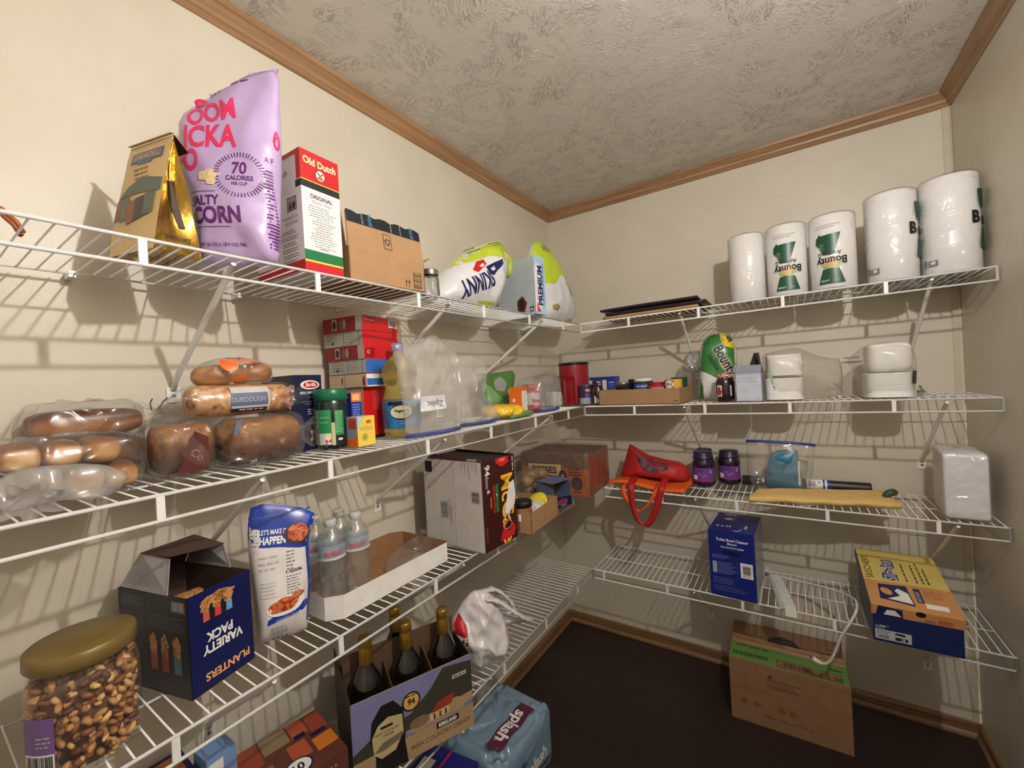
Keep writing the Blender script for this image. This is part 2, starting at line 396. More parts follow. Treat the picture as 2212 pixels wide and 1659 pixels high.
def ceiling_mat():
    m = bpy.data.materials.new('stomped_plaster_ceiling'); m.use_nodes = True
    nt = m.node_tree; N = nt.nodes; L = nt.links; b = N['Principled BSDF']
    b.inputs['Base Color'].default_value = rgb(212, 207, 199); b.inputs['Roughness'].default_value = 0.24; b.inputs['Specular IOR Level'].default_value = 0.7
    tc = N.new('ShaderNodeTexCoord')
    # patches of parallel ridges in changing directions, as a stomp brush leaves them
    vo = N.new('ShaderNodeTexVoronoi'); vo.inputs['Scale'].default_value = 9; L.new(tc.outputs['Object'], vo.inputs['Vector'])
    sep = N.new('ShaderNodeSeparateColor'); L.new(vo.outputs['Color'], sep.inputs[0])
    ang = N.new('ShaderNodeMath'); ang.operation = 'MULTIPLY'; ang.inputs[1].default_value = 6.28; L.new(sep.outputs[0], ang.inputs[0])
    rot = N.new('ShaderNodeVectorRotate'); rot.rotation_type = 'Z_AXIS'; L.new(tc.outputs['Object'], rot.inputs['Vector']); L.new(ang.outputs[0], rot.inputs['Angle'])
    sc = N.new('ShaderNodeVectorMath'); sc.operation = 'MULTIPLY'; sc.inputs[1].default_value = (26, 95, 1); L.new(rot.outputs[0], sc.inputs[0])
    n1 = N.new('ShaderNodeTexNoise'); n1.inputs['Scale'].default_value = 1.0; n1.inputs['Detail'].default_value = 2.5; n1.inputs['Distortion'].default_value = 0.9
    L.new(sc.outputs[0], n1.inputs['Vector'])
    sub = N.new('ShaderNodeMath'); sub.operation = 'SUBTRACT'; sub.inputs[1].default_value = 0.5; L.new(n1.outputs['Fac'], sub.inputs[0])
    ab = N.new('ShaderNodeMath'); ab.operation = 'ABSOLUTE'; L.new(sub.outputs[0], ab.inputs[0])
    mr = N.new('ShaderNodeMapRange'); mr.inputs['From Min'].default_value = 0.0; mr.inputs['From Max'].default_value = 0.045
    mr.inputs['To Min'].default_value = 1.0; mr.inputs['To Max'].default_value = 0.0; mr.interpolation_type = 'SMOOTHSTEP'
    L.new(ab.outputs[0], mr.inputs['Value'])
    n3 = N.new('ShaderNodeTexNoise'); n3.inputs['Scale'].default_value = 14; L.new(tc.outputs['Object'], n3.inputs['Vector'])
    mk = N.new('ShaderNodeMapRange'); mk.inputs['From Min'].default_value = 0.42; mk.inputs['From Max'].default_value = 0.58; L.new(n3.outputs['Fac'], mk.inputs['Value'])
    mu = N.new('ShaderNodeMath'); mu.operation = 'MULTIPLY'; L.new(mr.outputs[0], mu.inputs[0]); L.new(mk.outputs[0], mu.inputs[1])
    n2 = N.new('ShaderNodeTexNoise'); n2.inputs['Scale'].default_value = 120; L.new(tc.outputs['Object'], n2.inputs['Vector'])
    ad = N.new('ShaderNodeMath'); ad.operation = 'MULTIPLY_ADD'; ad.inputs[1].default_value = 0.25; L.new(n2.outputs['Fac'], ad.inputs[0]); L.new(mu.outputs[0], ad.inputs[2])
    bp = N.new('ShaderNodeBump'); bp.inputs['Strength'].default_value = 0.8; bp.inputs['Distance'].default_value = 0.0042
    L.new(ad.outputs[0], bp.inputs['Height']); L.new(bp.outputs['Normal'], b.inputs['Normal'])
    return m
def oak(name, axis, c0=(138, 106, 74), c1=(170, 132, 96), rough=0.4):
    m = bpy.data.materials.new(name); m.use_nodes = True
    nt = m.node_tree; N = nt.nodes; L = nt.links; b = N['Principled BSDF']
    tc = N.new('ShaderNodeTexCoord'); mp = N.new('ShaderNodeMapping'); s = [70, 70, 70]; s['XYZ'.index(axis)] = 3
    mp.inputs['Scale'].default_value = s; L.new(tc.outputs['Object'], mp.inputs[0])
    n = N.new('ShaderNodeTexNoise'); n.inputs['Scale'].default_value = 1.0; n.inputs['Detail'].default_value = 5; n.inputs['Distortion'].default_value = 0.6
    L.new(mp.outputs[0], n.inputs['Vector'])
    r = N.new('ShaderNodeValToRGB'); r.color_ramp.elements[0].color = rgb(*c0); r.color_ramp.elements[1].color = rgb(*c1)
    r.color_ramp.elements[0].position = 0.32; r.color_ramp.elements[1].position = 0.68
    L.new(n.outputs['Fac'], r.inputs[0]); L.new(r.outputs[0], b.inputs['Base Color']); b.inputs['Roughness'].default_value = rough
    return m
def floor_mat():
    m = bpy.data.materials.new('dark_plank_floor'); m.use_nodes = True
    nt = m.node_tree; N = nt.nodes; L = nt.links; b = N['Principled BSDF']
    tc = N.new('ShaderNodeTexCoord')
    br = N.new('ShaderNodeTexBrick'); br.inputs['Scale'].default_value = 1.0; br.offset = 0.37
    br.inputs['Brick Width'].default_value = 1.1; br.inputs['Row Height'].default_value = 0.15; br.inputs['Mortar Size'].default_value = 0.0015
    br.inputs['Color1'].default_value = rgb(54, 40, 34); br.inputs['Color2'].default_value = rgb(42, 30, 27); br.inputs['Mortar'].default_value = rgb(30, 22, 20)
    L.new(tc.outputs['Object'], br.inputs['Vector'])
    mp = N.new('ShaderNodeMapping'); mp.inputs['Scale'].default_value = (3, 50, 3); L.new(tc.outputs['Object'], mp.inputs[0])
    n = N.new('ShaderNodeTexNoise'); n.inputs['Scale'].default_value = 1; n.inputs['Detail'].default_value = 6; L.new(mp.outputs[0], n.inputs['Vector'])
    mx = N.new('ShaderNodeMix'); mx.data_type = 'RGBA'; mx.blend_type = 'MULTIPLY'; mx.inputs['Factor'].default_value = 0.7
    cr = N.new('ShaderNodeValToRGB'); cr.color_ramp.elements[0].color = (0.45, 0.42, 0.4, 1); cr.color_ramp.elements[1].color = (1, 1, 1, 1)
    cr.color_ramp.elements[0].position = 0.3; cr.color_ramp.elements[1].position = 0.65
    L.new(n.outputs['Fac'], cr.inputs[0]); L.new(br.outputs['Color'], mx.inputs['A']); L.new(cr.outputs[0], mx.inputs['B']); L.new(mx.outputs['Result'], b.inputs['Base Color'])
    b.inputs['Roughness'].default_value = 0.5
    return m
T = 0.08
s = Mesh(); s.box((-T/2, YF/2, 0), (T, -YF+2*T, CEIL), WALL); struct(s.make('wall_left'))
s = Mesh(); s.box((W/2, T/2, 0), (W, T, CEIL), WALL); struct(s.make('wall_back'))
s = Mesh(); s.box((W+T/2, YF/2, 0), (T, -YF+2*T, CEIL), WALL); struct(s.make('wall_right'))
DX0, DX1, DH = 0.72, 1.52, 2.03       # doorway in the front wall, behind the camera
s = Mesh()
s.box((DX0/2, YF-T/2, 0), (DX0, T, CEIL), WALL); s.box(((DX1+W)/2, YF-T/2, 0), (W-DX1, T, CEIL), WALL)
s.box(((DX0+DX1)/2, YF-T/2, DH), (DX1-DX0, T, CEIL-DH), WALL); struct(s.make('wall_front'))
DOORM = mat('painted_door', (214, 206, 190), 0.45)
s = Mesh(); s.box(((DX0+DX1)/2, YF-0.06, 0.005), (DX1-DX0-0.006, 0.035, DH-0.01), DOORM)
for vx in (0.92, 1.32):
    for vz, hh in ((0.2, 0.75), (1.08, 0.8)): s.box((vx, YF-0.041, vz), (0.24, 0.006, hh), DOORM)
dr = struct(s.make('door_1'))
s = Mesh(); s.tube([(1.45, YF-0.044, 0.98), (1.45, YF-0.02, 0.98)], 0.012, STEEL); s.ball((1.45, YF+0.002, 0.98), 0.027, STEEL); s.make('door_knob', dr)
s = Mesh(); s.box((W/2, YF/2, -0.05), (W+2*T, -YF+2*T, 0.05), floor_mat()); struct(s.make('floor'))
s = Mesh(); s.box((W/2, YF/2, CEIL), (W+2*T, -YF+2*T, 0.05), ceiling_mat()); struct(s.make('ceiling'))
# crown moulding and baseboards: profiles (out from wall, z), run along each wall with mitred ends
CROWN = [(0, 2.385), (0.004, 2.385), (0.009, 2.390), (0.009, 2.396), (0.014, 2.401), (0.016, 2.410), (0.028, 2.424), (0.034, 2.428), (0.036, 2.4398), (0, 2.4398)]
BASE = [(0, 0), (0.022, 0), (0.021, 0.008), (0.017, 0.014), (0.013, 0.018), (0.012, 0.044), (0.008, 0.052), (0.004, 0.056), (0, 0.056)]
def run(prof, wall, m, name, y0=YF):
    s = Mesh(); n = len(prof); vs = []
    for end in (0, 1):
        for (o, z) in prof:
            if wall == 'left': vs.append((o, -o if end else y0, z))
            if wall == 'right': vs.append((W-o, -o if end else y0, z))
            if wall == 'back': vs.append((W-o if end else o, -o, z))
            if wall == 'front': vs.append((W if end else 0, YF+o, z))
    fs = [(i, (i+1) % n, n+(i+1) % n, n+i) for i in range(n)]+[tuple(range(n))[::-1], tuple(range(n, 2*n))]
    s.add(vs, fs, m); o = struct(s.make(name))
    b = bmesh.new(); b.from_mesh(o.data); bmesh.ops.recalc_face_normals(b, faces=b.faces); b.to_mesh(o.data); b.free()
OAKY, OAKX = oak('oak_trim_lengthwise', 'Y'), oak('oak_trim_crosswise', 'X')
run(CROWN, 'left', OAKY, 'trim_1'); run(CROWN, 'right', OAKY, 'trim_2'); run(CROWN, 'back', OAKX, 'trim_3'); run(CROWN, 'front', OAKX, 'trim_4')
OBY, OBX = oak('oak_baseboard_lengthwise', 'Y', (112, 82, 54), (148, 112, 76)), oak('oak_baseboard_crosswise', 'X', (112, 82, 54), (148, 112, 76))
run(BASE, 'left', OBY, 'baseboard_left'); run(BASE, 'right', OBY, 'baseboard_right'); run(BASE, 'back', OBX, 'baseboard_back')
# narrow batten with a bead in the back right corner
BATT = mat('beige_corner_batten', (198, 188, 166), 0.4)
s = Mesh(); s.box((W-0.0125, -0.0022, 0.056), (0.025, 0.0044, 2.33), BATT)
s.tube([(W-0.003, -0.004, 0.056), (W-0.003, -0.004, 2.386)], 0.0032, mat('beige_bead', (222, 214, 196), 0.3), n=8); struct(s.make('trim_5'))
# the lamp: a bare bulb hanging from a ceiling rose
L0 = thing('ceiling_light', 'bare frosted bulb on a short rod from the white ceiling rose', 'light', (BULB[0], BULB[1], CEIL))
s = Mesh(); s.lathe([(0.0, -0.028), (0.02, -0.028), (0.045, -0.02), (0.055, -0.004), (0.055, -0.0005)], ENAMEL); s.make('ceiling_rose', L0)
s = Mesh(); s.tube([(0, 0, -0.026), (0, 0, -0.20)], 0.006, STEEL); s.make('rod', L0)
s = Mesh(); s.lathe([(0.0, -0.195), (0.017, -0.197), (0.021, -0.21), (0.021, -0.246), (0.0, -0.248)], ENAMEL); s.make('socket', L0)
bm_ = bpy.data.materials.new('lit_bulb'); bm_.use_nodes = True
bm_.node_tree.nodes['Principled BSDF'].inputs['Base Color'].default_value = (1, 1, 1, 1)
bm_.node_tree.nodes['Principled BSDF'].inputs['Emission Color'].default_value = (*BULB_COLOR, 1)
bm_.node_tree.nodes['Principled BSDF'].inputs['Emission Strength'].default_value = BULB_STRENGTH
s = Mesh(); s.lathe([(0.0, -0.308), (0.008, -0.306), (0.013, -0.300), (0.0155, -0.292), (0.015, -0.283), (0.011, -0.274), (0.007, -0.268)], bm_, n=16); s.make('bulb', L0)
s = Mesh(); s.lathe([(0.0068, -0.270), (0.010, -0.262), (0.012, -0.247)], STEEL, n=20); s.make('bulb_neck', L0)

# ================================================================ WIRE SHELVES
WIRE = ENAMEL
def bracket(parent, x0, z0, x1, z1, side, k):
    """diagonal brace from the front rail to a screwed foot on the wall"""
    s = Mesh(); d = 0.004
    if side == 'L':
        P = lambda a, o, z: (a, k+o, z)
    else:
        P = lambda a, o, z: (k+o, -a, z)
    s.tube([P(x1-0.004, 0, z1-0.006), P(x1-0.03, 0, z1-0.022), P(x0+0.022, 0, z0+0.022), P(x0+0.005, 0, z0)], [0.0045, 0.0062, 0.0062, 0.0062], WIRE, n=8)
    br = s.make('support_bracket', parent)
    a, b = (0.004, 0.026) if side == 'L' else (0.026, 0.004); s = Mesh()
    c = P(x0+0.002, 0, z0-0.03); s.box(c, (a, b, 0.034), WIRE); s.make('foot_plate', br)
    q = [P(x0+0.003, 0, z0-0.014), P(x0+0.0065, 0, z0-0.014)]; s = Mesh(); s.tube(q, 0.004, STEEL, n=8); s.make('screw', br)
def shelf(side, i, a0, a1, clips, braces, label, tight=1, gaps=()):
    """a0..a1 along the wall (y for the left wall, x for the back wall)"""
    dep = D if side == 'L' else DB
    zf = (lambda a: zl(i, a)-0.005) if side == 'L' else (lambda a: zb(i, a)-0.005)
    P = (lambda a, o, z: (o, a, z)) if side == 'L' else (lambda a, o, z: (a, -o, z))
    mid = (a0+a1)/2
    root = thing('wire_shelf', label, 'shelf', (0, 0, 0))
    back = 0.035
    def rail(name, o, dz, r, spans=((a0, a1),)):
        s = Mesh()
        for (p, q) in spans: s.tube([P(p, o, zf(p)+dz), P(q, o, zf(q)+dz)], r, WIRE, n=8)
        s.make(name, root)
    rail('front_rail', dep, 0, 0.0032); rail('lower_rail', dep, -0.041, 0.0032)
    rail('back_rail', back, -0.0032, 0.0026); rail('middle_rail', 0.19 if side == 'L' else 0.21, -0.0035, 0.0022)
    s = Mesh(); n = int((a1-a0)/0.02455); R = random.Random(i)
    for j in range(n+1):
        a = a0+0.003+j*(a1-a0-0.006)/n
        s.tube([P(a, back-0.003, zf(a)), P(a, dep+0.002, zf(a))], 0.00155, WIRE, n=5)
    s.make('wire_grid', root)
    for c in clips:
        s = Mesh(); z = zf(c); w = (0.0045, 0.011, 0.041) if side == 'L' else (0.011, 0.0045, 0.041)
        s.box(P(c, dep+0.0005, z-0.041), w, WIRE); s.make('rail_connector', root)
    for c in (a0, a1):
        s = Mesh(); z = zf(c); s.tube([P(c, dep, z+0.002), P(c, dep, z-0.043)], 0.0042, WIRE, n=8); s.make('end_cap', root)
    for b in braces: bracket(root, 0.0005, zf(b)-0.232 if side == 'L' else zf(b)-0.27, dep-0.002, zf(b)-0.006, side, b)
    a = a0+0.12                                  # clips that hold the back rail to the wall
    while a < a1:
        s = Mesh(); z = zf(a); s.box(P(a, 0.019, z-0.010), (0.036, 0.010, 0.012) if side == 'L' else (0.010, 0.036, 0.012), WIRE)
        a += 0.2945; s.make('wall_clip', root)
    return root
CL = lambda y: [y+0.2945*k for k in range(8)]
Y0 = -2.46
shelf('L', 0, Y0, -DB, [-2.316, -2.021, -1.727, -1.432, -1.138, -0.843, -0.549], (-1.888, -1.297, -0.725), 'topmost white wire shelf on the left wall, under the purple popcorn bag')
shelf('L', 1, Y0, -DB, [-2.312, -2.018, -1.723, -1.429, -1.134, -0.840, -0.545], (-1.86, -1.35, -0.69), 'second white wire shelf on the left wall, holding bread and the red box stack')
shelf('L', 2, Y0, -0.543, [-2.311, -2.017, -1.722, -1.428, -1.133, -0.839], (-1.86, -1.30), 'third white wire shelf on the left wall, holding the nut jar and white tray')
shelf('L', 3, Y0, -DB, [-2.312, -2.018, -1.723, -1.429, -1.134, -0.842, -0.550], (-1.86, -1.2), 'lowest white wire shelf on the left wall, under the cream liqueur carton')
shelf('B', 0, D+0.004, W-0.008, [0.573, 0.867, 1.161, 1.454], (0.791, 1.568), 'topmost white wire shelf on the back wall, under the paper towel rolls')
shelf('B', 1, D+0.004, W-0.008, [0.578, 0.872, 1.166, 1.459], (0.790, 1.588), 'second white wire shelf on the back wall, under the napkins and can tray')
shelf('B', 2, 0.414, W-0.008, [0.678, 0.971, 1.263, 1.553], (0.815, 1.60), 'third white wire shelf on the back wall, holding the red tote and yellow cloth')
shelf('B', 3, D+0.004, W-0.008, [0.388, 0.680, 0.973, 1.267, 1.56], (0.790, 1.575), 'lowest white wire shelf on the back wall, under the shoe box and cleaner box')
# ================================================================ BUILDERS FOR SOFT THINGS
def _edge(outline, c):
    """radius of a star-shaped outline around c as a function of angle (closed, smoothed by the points given)"""
    P = [(x-c[0], y-c[1]) for x, y in outline]; n = len(P)
    def rad(t):
        dx, dy = cos(t), sin(t); best = 1e-4
        for i in range(n):
            x1, y1 = P[i]; x2, y2 = P[(i+1) % n]; ex, ey = x2-x1, y2-y1
            den = dx*ey-dy*ex
            if abs(den) < 1e-12: continue
            r = (x1*ey-y1*ex)/den; q = (x1*dy-y1*dx)/den
            if r > 0 and -1e-6 <= q <= 1+1e-6: best = max(best, r)
        return best
    return rad
def smooth_outline(pts, it=2, keep=()):
    for _ in range(it):
        q = []
        for i in range(len(pts)):
            a, b = pts[i], pts[(i+1) % len(pts)]
            q.append((a[0]*.8+b[0]*.2, a[1]*.8+b[1]*.2)); q.append((a[0]*.2+b[0]*.8, a[1]*.2+b[1]*.8))
        pts = q
    return pts
class Puff:
    """soft bag: an outline in local x-z given depth along y. tf(u, v) scales the thickness"""
    def __init__(s, outline, t, wr=0.004, ws=14.0, p=3.0, c=None, tf=None, seed=0, rings=16, segs=64, back=1.0, sm=1, yoff=None):
        s.o = smooth_outline(list(outline), sm) if sm else list(outline)
        s.c = c or (sum(x for x, _ in s.o)/len(s.o), sum(y for _, y in s.o)/len(s.o))
        s.rad = _edge(s.o, s.c); s.t = t; s.wr = wr; s.ws = ws; s.p = p; s.tf = tf; s.seed = seed; s.R = rings; s.S = segs; s.bk = back; s.yoff = yoff
        s._c = {}
    def rho(s, u, v):
        a, b = u-s.c[0], v-s.c[1]; r = sqrt(a*a+b*b)
        if r < 1e-6: return 0.0
        return r/s.rad(atan2(b, a))
    def th(s, u, v, side=1, rho=None):
        r = min(1.0, s.rho(u, v) if rho is None else rho)
        f = (max(0.0, 1-r**s.p))**0.6; T = s.t/2*(s.tf(u, v) if s.tf else 1.0)
        o = s.seed*3.7+side*11
        w = (ridge(u+o, v, o, s.ws)*0.6+nz(u*1.3+o, v, 5+o, s.ws*2.1)*0.5+nz(u+o, v*0.4, o, s.ws*0.6)*0.8)*s.wr
        return T*f+w*min(1, f*1.6)
    def pt(s, u, v, k=0.0, side=1):
        y = s.yoff(u, v) if s.yoff else 0.0
        h = s.th(u, v, side)
        return (u, y-(h+k) if side > 0 else y+(h*s.bk+k), v)
    def build(s, m, mat_, matfn=None, flatback=False):
        vs = []; fs = []; uvs = []; S = s.S; R = s.R
        angs = [2*pi*j/S for j in range(S)]; rr = [s.rad(a) for a in angs]
        for side in (1, -1):
            base = len(vs)
            for i in range(R+1):
                q = (i/R)**0.85
                for j in range(S):
                    u = s.c[0]+cos(angs[j])*rr[j]*q; v = s.c[1]+sin(angs[j])*rr[j]*q
                    y = s.yoff(u, v) if s.yoff else 0.0; h = s.th(u, v, side, q)
                    if side < 0: h *= s.bk
                    vs.append((u, y-h if side > 0 else y+h, v)); uvs.append((u, v))
            for i in range(R):
                for j in range(S):
                    a, b, c_, d = base+i*S+j, base+i*S+(j+1) % S, base+(i+1)*S+(j+1) % S, base+(i+1)*S+j
                    fs.append((a, d, c_, b) if side > 0 else (a, b, c_, d))
        if not matfn: m.add(vs, fs, mat_, True)
        else:
            groups = {}
            for f in fs:
                u = sum(uvs[i][0] for i in f)/4; v = sum(uvs[i][1] for i in f)/4
                groups.setdefault(matfn(u, v), []).append(f)
            o = len(m.v); m.v += [m.T @ Vector(v) for v in vs]
            for mt, ff in groups.items():
                k = m.slot(mt)
                for f in ff: m.f.append(tuple(o+i for i in f)); m.mi.append(k); m.sm.append(True)
    def paint(s, m, side=1, step=0.012):
        return Paint(m, lambda u, v, k: s.pt(u, v, k, side), step)
LW = pi/2          # things on the left wall are turned so their front looks into the room
FILM = film('clear_bag_film', haze=0.035, gloss=0.09, rough=0.16, bump=1.0, bscale=26)
FILM2 = film('thin_wrap_film', haze=0.02, gloss=0.07, rough=0.16, bump=1.0, bscale=40)
MILKY = film('milky_bag_film', haze=0.22, gloss=0.10, rough=0.18, bump=1.0, bscale=30, hcol=(0.78, 0.76, 0.74))
def panel(m, a, b, c, d, mt, t=0.003):
    """sheet of board between four corners with real thickness t"""
    a, b, c, d = map(Vector, (a, b, c, d)); n = (b-a).cross(d-a).normalized()*t
    vs = [a, b, c, d, a+n, b+n, c+n, d+n]
    m.add(vs, [(3,2,1,0), (4,5,6,7), (0,1,5,4), (1,2,6,5), (2,3,7,6), (3,0,4,7)], mt)
# ================================================================ TOP SHELF, LEFT WALL
# purple popcorn bag
PURPLE = mat('purple_foil_bag', (182, 160, 204), 0.34, coat=0.2, var=0.03, bump=0.7, bscale=14)
PINK = mat('pink_print', (222, 50, 100), 0.35); PLUM = mat('plum_print', (96, 36, 110), 0.4)
t = thing('popcorn_bag', 'tall purple bag of salty popcorn with pink lettering, top corner up to the trim', 'snack bag', (0.240, -1.852, zl(0, -1.85)), radians(38))
out = [(-0.051, 0.0), (-0.058, 0.052), (-0.067, 0.126), (-0.081, 0.182), (-0.087, 0.237), (-0.085, 0.292), (-0.074, 0.314), (-0.042, 0.328), (-0.005, 0.356), (0.036, 0.384), (0.077, 0.398), (0.113, 0.402), (0.110, 0.328), (0.109, 0.253), (0.101, 0.16), (0.094, 0.067), (0.088, 0.004), (0.02, -0.001)]
pf = Puff(out, 0.082, wr=0.0075, ws=11, p=3.2, c=(0.008, 0.17), tf=lambda u, v: 1.1-0.8*max(0, (v-0.15)/0.26), seed=1, sm=0, rings=22, segs=96)
s = Mesh(); pf.build(s, PURPLE); p = pf.paint(s)
p.text('OOM', 0.038, 0.288, 0.060, PINK, rot=0.16, bold=0.03, al='R', sx=0.66)
p.text('ICKA', 0.040, 0.226, 0.064, PINK, bold=0.03, al='R', sx=0.68)
p.text('PO', -0.030, 0.180, 0.058, PINK, bold=0.035, al='R', sx=0.6)
p.oval(-0.038, 0.330, 0.018, 0.010, PINK, rot=-0.4); p.text('KERNELS', -0.038, 0.327, 0.007, PURPLE, rot=-0.4, sx=0.7)
p.text('SNACKS', -0.010, 0.350, 0.010, PLUM, rot=0.4, sx=0.8); p.greek(0.02, 0.365, 0.06, 1, 0.01, 0.004, PLUM, rot=0.3)
for k in range(46):                                                   # dashed sunburst around the calorie count
    a = 2*pi*k/46; p.poly([(0.044+r*cos(a+e), 0.168+r*sin(a+e)) for r, e in ((0.036, -0.02), (0.045, -0.02), (0.045, 0.02), (0.036, 0.02))], PLUM)
p.text('70', 0.044, 0.170, 0.034, PLUM, bold=0.02, sx=0.8); p.text('CALORIES', 0.044, 0.157, 0.0125, PLUM, bold=0.02, sx=0.85); p.text('PER CUP', 0.044, 0.147, 0.0085, PLUM, bold=0.01, sx=0.85)
p.text('SALTY', 0.006, 0.110, 0.026, PLUM, bold=0.03, al='R', sx=0.74); p.text('CORN', 0.044, 0.076, 0.042, PLUM, bold=0.035, al='R', sx=0.75)
p.rect(-0.05, 0.068, 0.022, 0.069, PLUM); p.rect(-0.06, 0.135, 0.0, 0.136, PLUM); p.text('NET WT 25 OZ (1 LB 9 OZ) 708g', -0.005, 0.034, 0.0085, PLUM, sx=0.8)
POPC = blotch('popcorn_picture', [(206, 176, 120), (236, 218, 170), (170, 130, 80)], 90, 0.5, 0)
p.oval(-0.012, 0.166, 0.019, 0.011, POPC, amp=0.14); p.oval(-0.006, 0.154, 0.009, 0.007, POPC, amp=0.1)
for k in range(24): p.rect(0.084+0.003*(k % 3 == 0), 0.18-0.0065*k, 0.096, 0.1835-0.0065*k, PLUM)
p.text('A F', 0.092, 0.20, 0.014, PLUM, bold=0.02, sx=0.6); p.oval(0.104, 0.25, 0.004, 0.02, PINK)
s.make('bag_body', t)
s = Mesh()                                                            # crimped seal along the top edge
for (a, b) in (((-0.074, 0.313), (-0.005, 0.355)), ((-0.005, 0.355), (0.055, 0.391)), ((0.055, 0.391), (0.112, 0.401))):
    n = 10
    for k in range(n):
        u0, v0 = a[0]+(b[0]-a[0])*k/n, a[1]+(b[1]-a[1])*k/n; u1, v1 = a[0]+(b[0]-a[0])*(k+1)/n, a[1]+(b[1]-a[1])*(k+1)/n
        y = 0.0012*(k % 2); s.add([(u0, y, v0-0.004), (u1, 0.0012-y, v1-0.004), (u1, 0.0012-y, v1+0.004), (u0, y, v0+0.004)], [(0, 1, 2, 3)], PURPLE)
s.make('top_seal', t, solid=0.0006)

# gold chocolate bag: flat cream front looks toward the camera end, foil gusset looks into the room
CREAM = mat('cream_gold_paper', (206, 176, 120), 0.38, coat=0.15); FOIL = mat('gold_foil', (176, 140, 62), 0.2, 0.9, bump=0.9, bscale=20)
DARKIN = mat('dark_bag_inside', (60, 36, 24), 0.6); LABELBLUE = mat('slate_blue_print', (84, 92, 128), 0.4)
t = thing('chocolate_bag', 'gold foil chocolate bag standing left of the purple popcorn bag', 'bag', (0.212, -1.968, zl(0, -1.965)), radians(15))
w, d, h = 0.060, 0.040, 0.216
s = Mesh()
def gf(a, b, sgn):                                                     # front (sgn=-1) and back faces, bowed, closing at the ridge
    y0 = sgn*d*(1-b**1.15); bow = sgn*0.006*sin(pi*a)*sin(pi*b)
    return ((a-0.5)*2*w*(1-0.04*b), y0+bow+0.004*b, b*h)
s.grid(lambda a, b: gf(a, b, -1), 16, 16, CREAM)
p = Paint(s, lambda u, v, k: tuple(Vector(gf(u/(2*w)+0.5, v/h, -1))+Vector((0, -k, k*0.2))), 0.012)
p.rect(-0.044, 0.176, 0.044, 0.197, LABELBLUE); p.text('GHIRARDELLI', 0, 0.181, 0.0165, CREAM, bold=0.02, sx=0.75)
p.rect(-0.02, 0.170, 0.02, 0.176, LABELBLUE); p.greek(-0.028, 0.158, 0.03, 3, 0.010, 0.004, mat('tan_print', (150, 112, 66), 0.5), just='C')
for k, (c, x, y) in enumerate((((120, 70, 50), -0.05, 0.092), ((90, 100, 90), -0.028, 0.088), ((142, 84, 62), -0.006, 0.080), ((70, 66, 62), 0.014, 0.084), ((96, 104, 96), 0.036, 0.09))):
    p.poly([(x-0.011, y-0.028), (x+0.011, y-0.028+0.004), (x+0.012, y+0.018), (x-0.010, y+0.014)], mat('wrapped_square_%d' % k, c, 0.4))
p.poly([(-0.058, 0.108), (0.056, 0.108), (0.056, 0.132), (0.01, 0.140), (-0.03, 0.126)], mat('bridge_picture', (96, 108, 96), 0.5))
s.make('front_panel', t)
s = Mesh(); s.grid(lambda a, b: gf(a, b, 1), 10, 12, FOIL)
for sx_ in (1, -1):                                                    # pleated gussets
    def gu(a, b, sx_=sx_):
        y = (2*a-1)*d*(1-b**1.15); x = sx_*w*(1-0.04*b)-sx_*(0.020*(1-abs(2*a-1))*b*(1-b)*3.4)
        return (x+nz(a*3, b*5, 2)*0.003, y+0.004*b, b*h)
    s.grid(gu, 14, 18, FOIL)
s.add([(-w, -d, 0), (w, -d, 0), (w, d, 0), (-w, d, 0)], [(3, 2, 1, 0)], FOIL)
p = Paint(s, lambda u, v, k: tuple(Vector(gu(u/(2*d)+0.5, v/h, 1))+Vector((0.001+k, 0, 0))), 0.01)
p.poly([(-0.004, 0.135), (0.010, 0.135), (0.020, 0.05), (0.010, 0.05), (-0.006, 0.11)], DARKIN); p.text('CHOCOLATE', 0.002, 0.025, 0.011, DARKIN, sx=0.7)
s.make('foil_gusset', t)
s = Mesh()
panel(s, (-w*0.96, 0.004, h-0.001), (w*0.98, 0.004, h-0.001), (w*0.98, 0.028, h-0.022), (-w*0.96, 0.028, h-0.022), DARKIN, 0.0015)
panel(s, (-w*0.96, -0.001, h+0.001), (w*0.98, -0.001, h+0.001), (w*0.98, 0.006, h+0.003), (-w*0.96, 0.006, h+0.003), CREAM, 0.001)
s.make('folded_top', t)

# red and white crisp box
t0 = Mesh(); w, d, h = 0.094, 0.185, 0.262; WPAPER = mat('white_box_print', (226, 222, 222), 0.42)
t0.box((0, 0, 0), (w, d, h), WPAPER)
f = Paint(t0, face_fn(w, d, h, 'front')); l = Paint(t0, face_fn(w, d, h, 'left')); DKGREEN = mat('box_green', (24, 110, 64), 0.4)
for q, wd in ((f, w), (l, d)):
    q.rect(0, 0, wd, 0.020, RED); q.rect(0, 0.020, wd, 0.024, YELLOW if q is f else RED); q.rect(0, 0.024, wd, 0.046, DKGREEN) if q is f else None
f.rect(0, 0.198, w, h, RED); f.rect(0, 0.181, w, 0.196, BLACK); f.rect(0, 0.196, w, 0.198, YELLOW)
l.rect(d-0.016, 0.198, d, h, RED); l.rect(d-0.02, 0.181, d, 0.196, BLACK); l.rect(0, 0.252, d, h, RED)
f.text('Old Dutch', w/2, 0.235, 0.021, WHITE, bold=0.035, sx=0.88, arc=-0.002)
f.text('Old Dutch', w/2, 0.235, 0.021, YELLOW, bold=0.0, sx=0.88, arc=-0.002)
f.oval(w/2, 0.216, 0.012, 0.013, BLACK); f.oval(w/2, 0.216, 0.0105, 0.0115, WHITE); f.poly([(w/2-0.008, 0.222), (w/2-0.006, 0.224), (w/2+0.008, 0.210), (w/2+0.006, 0.208)], BLACK)
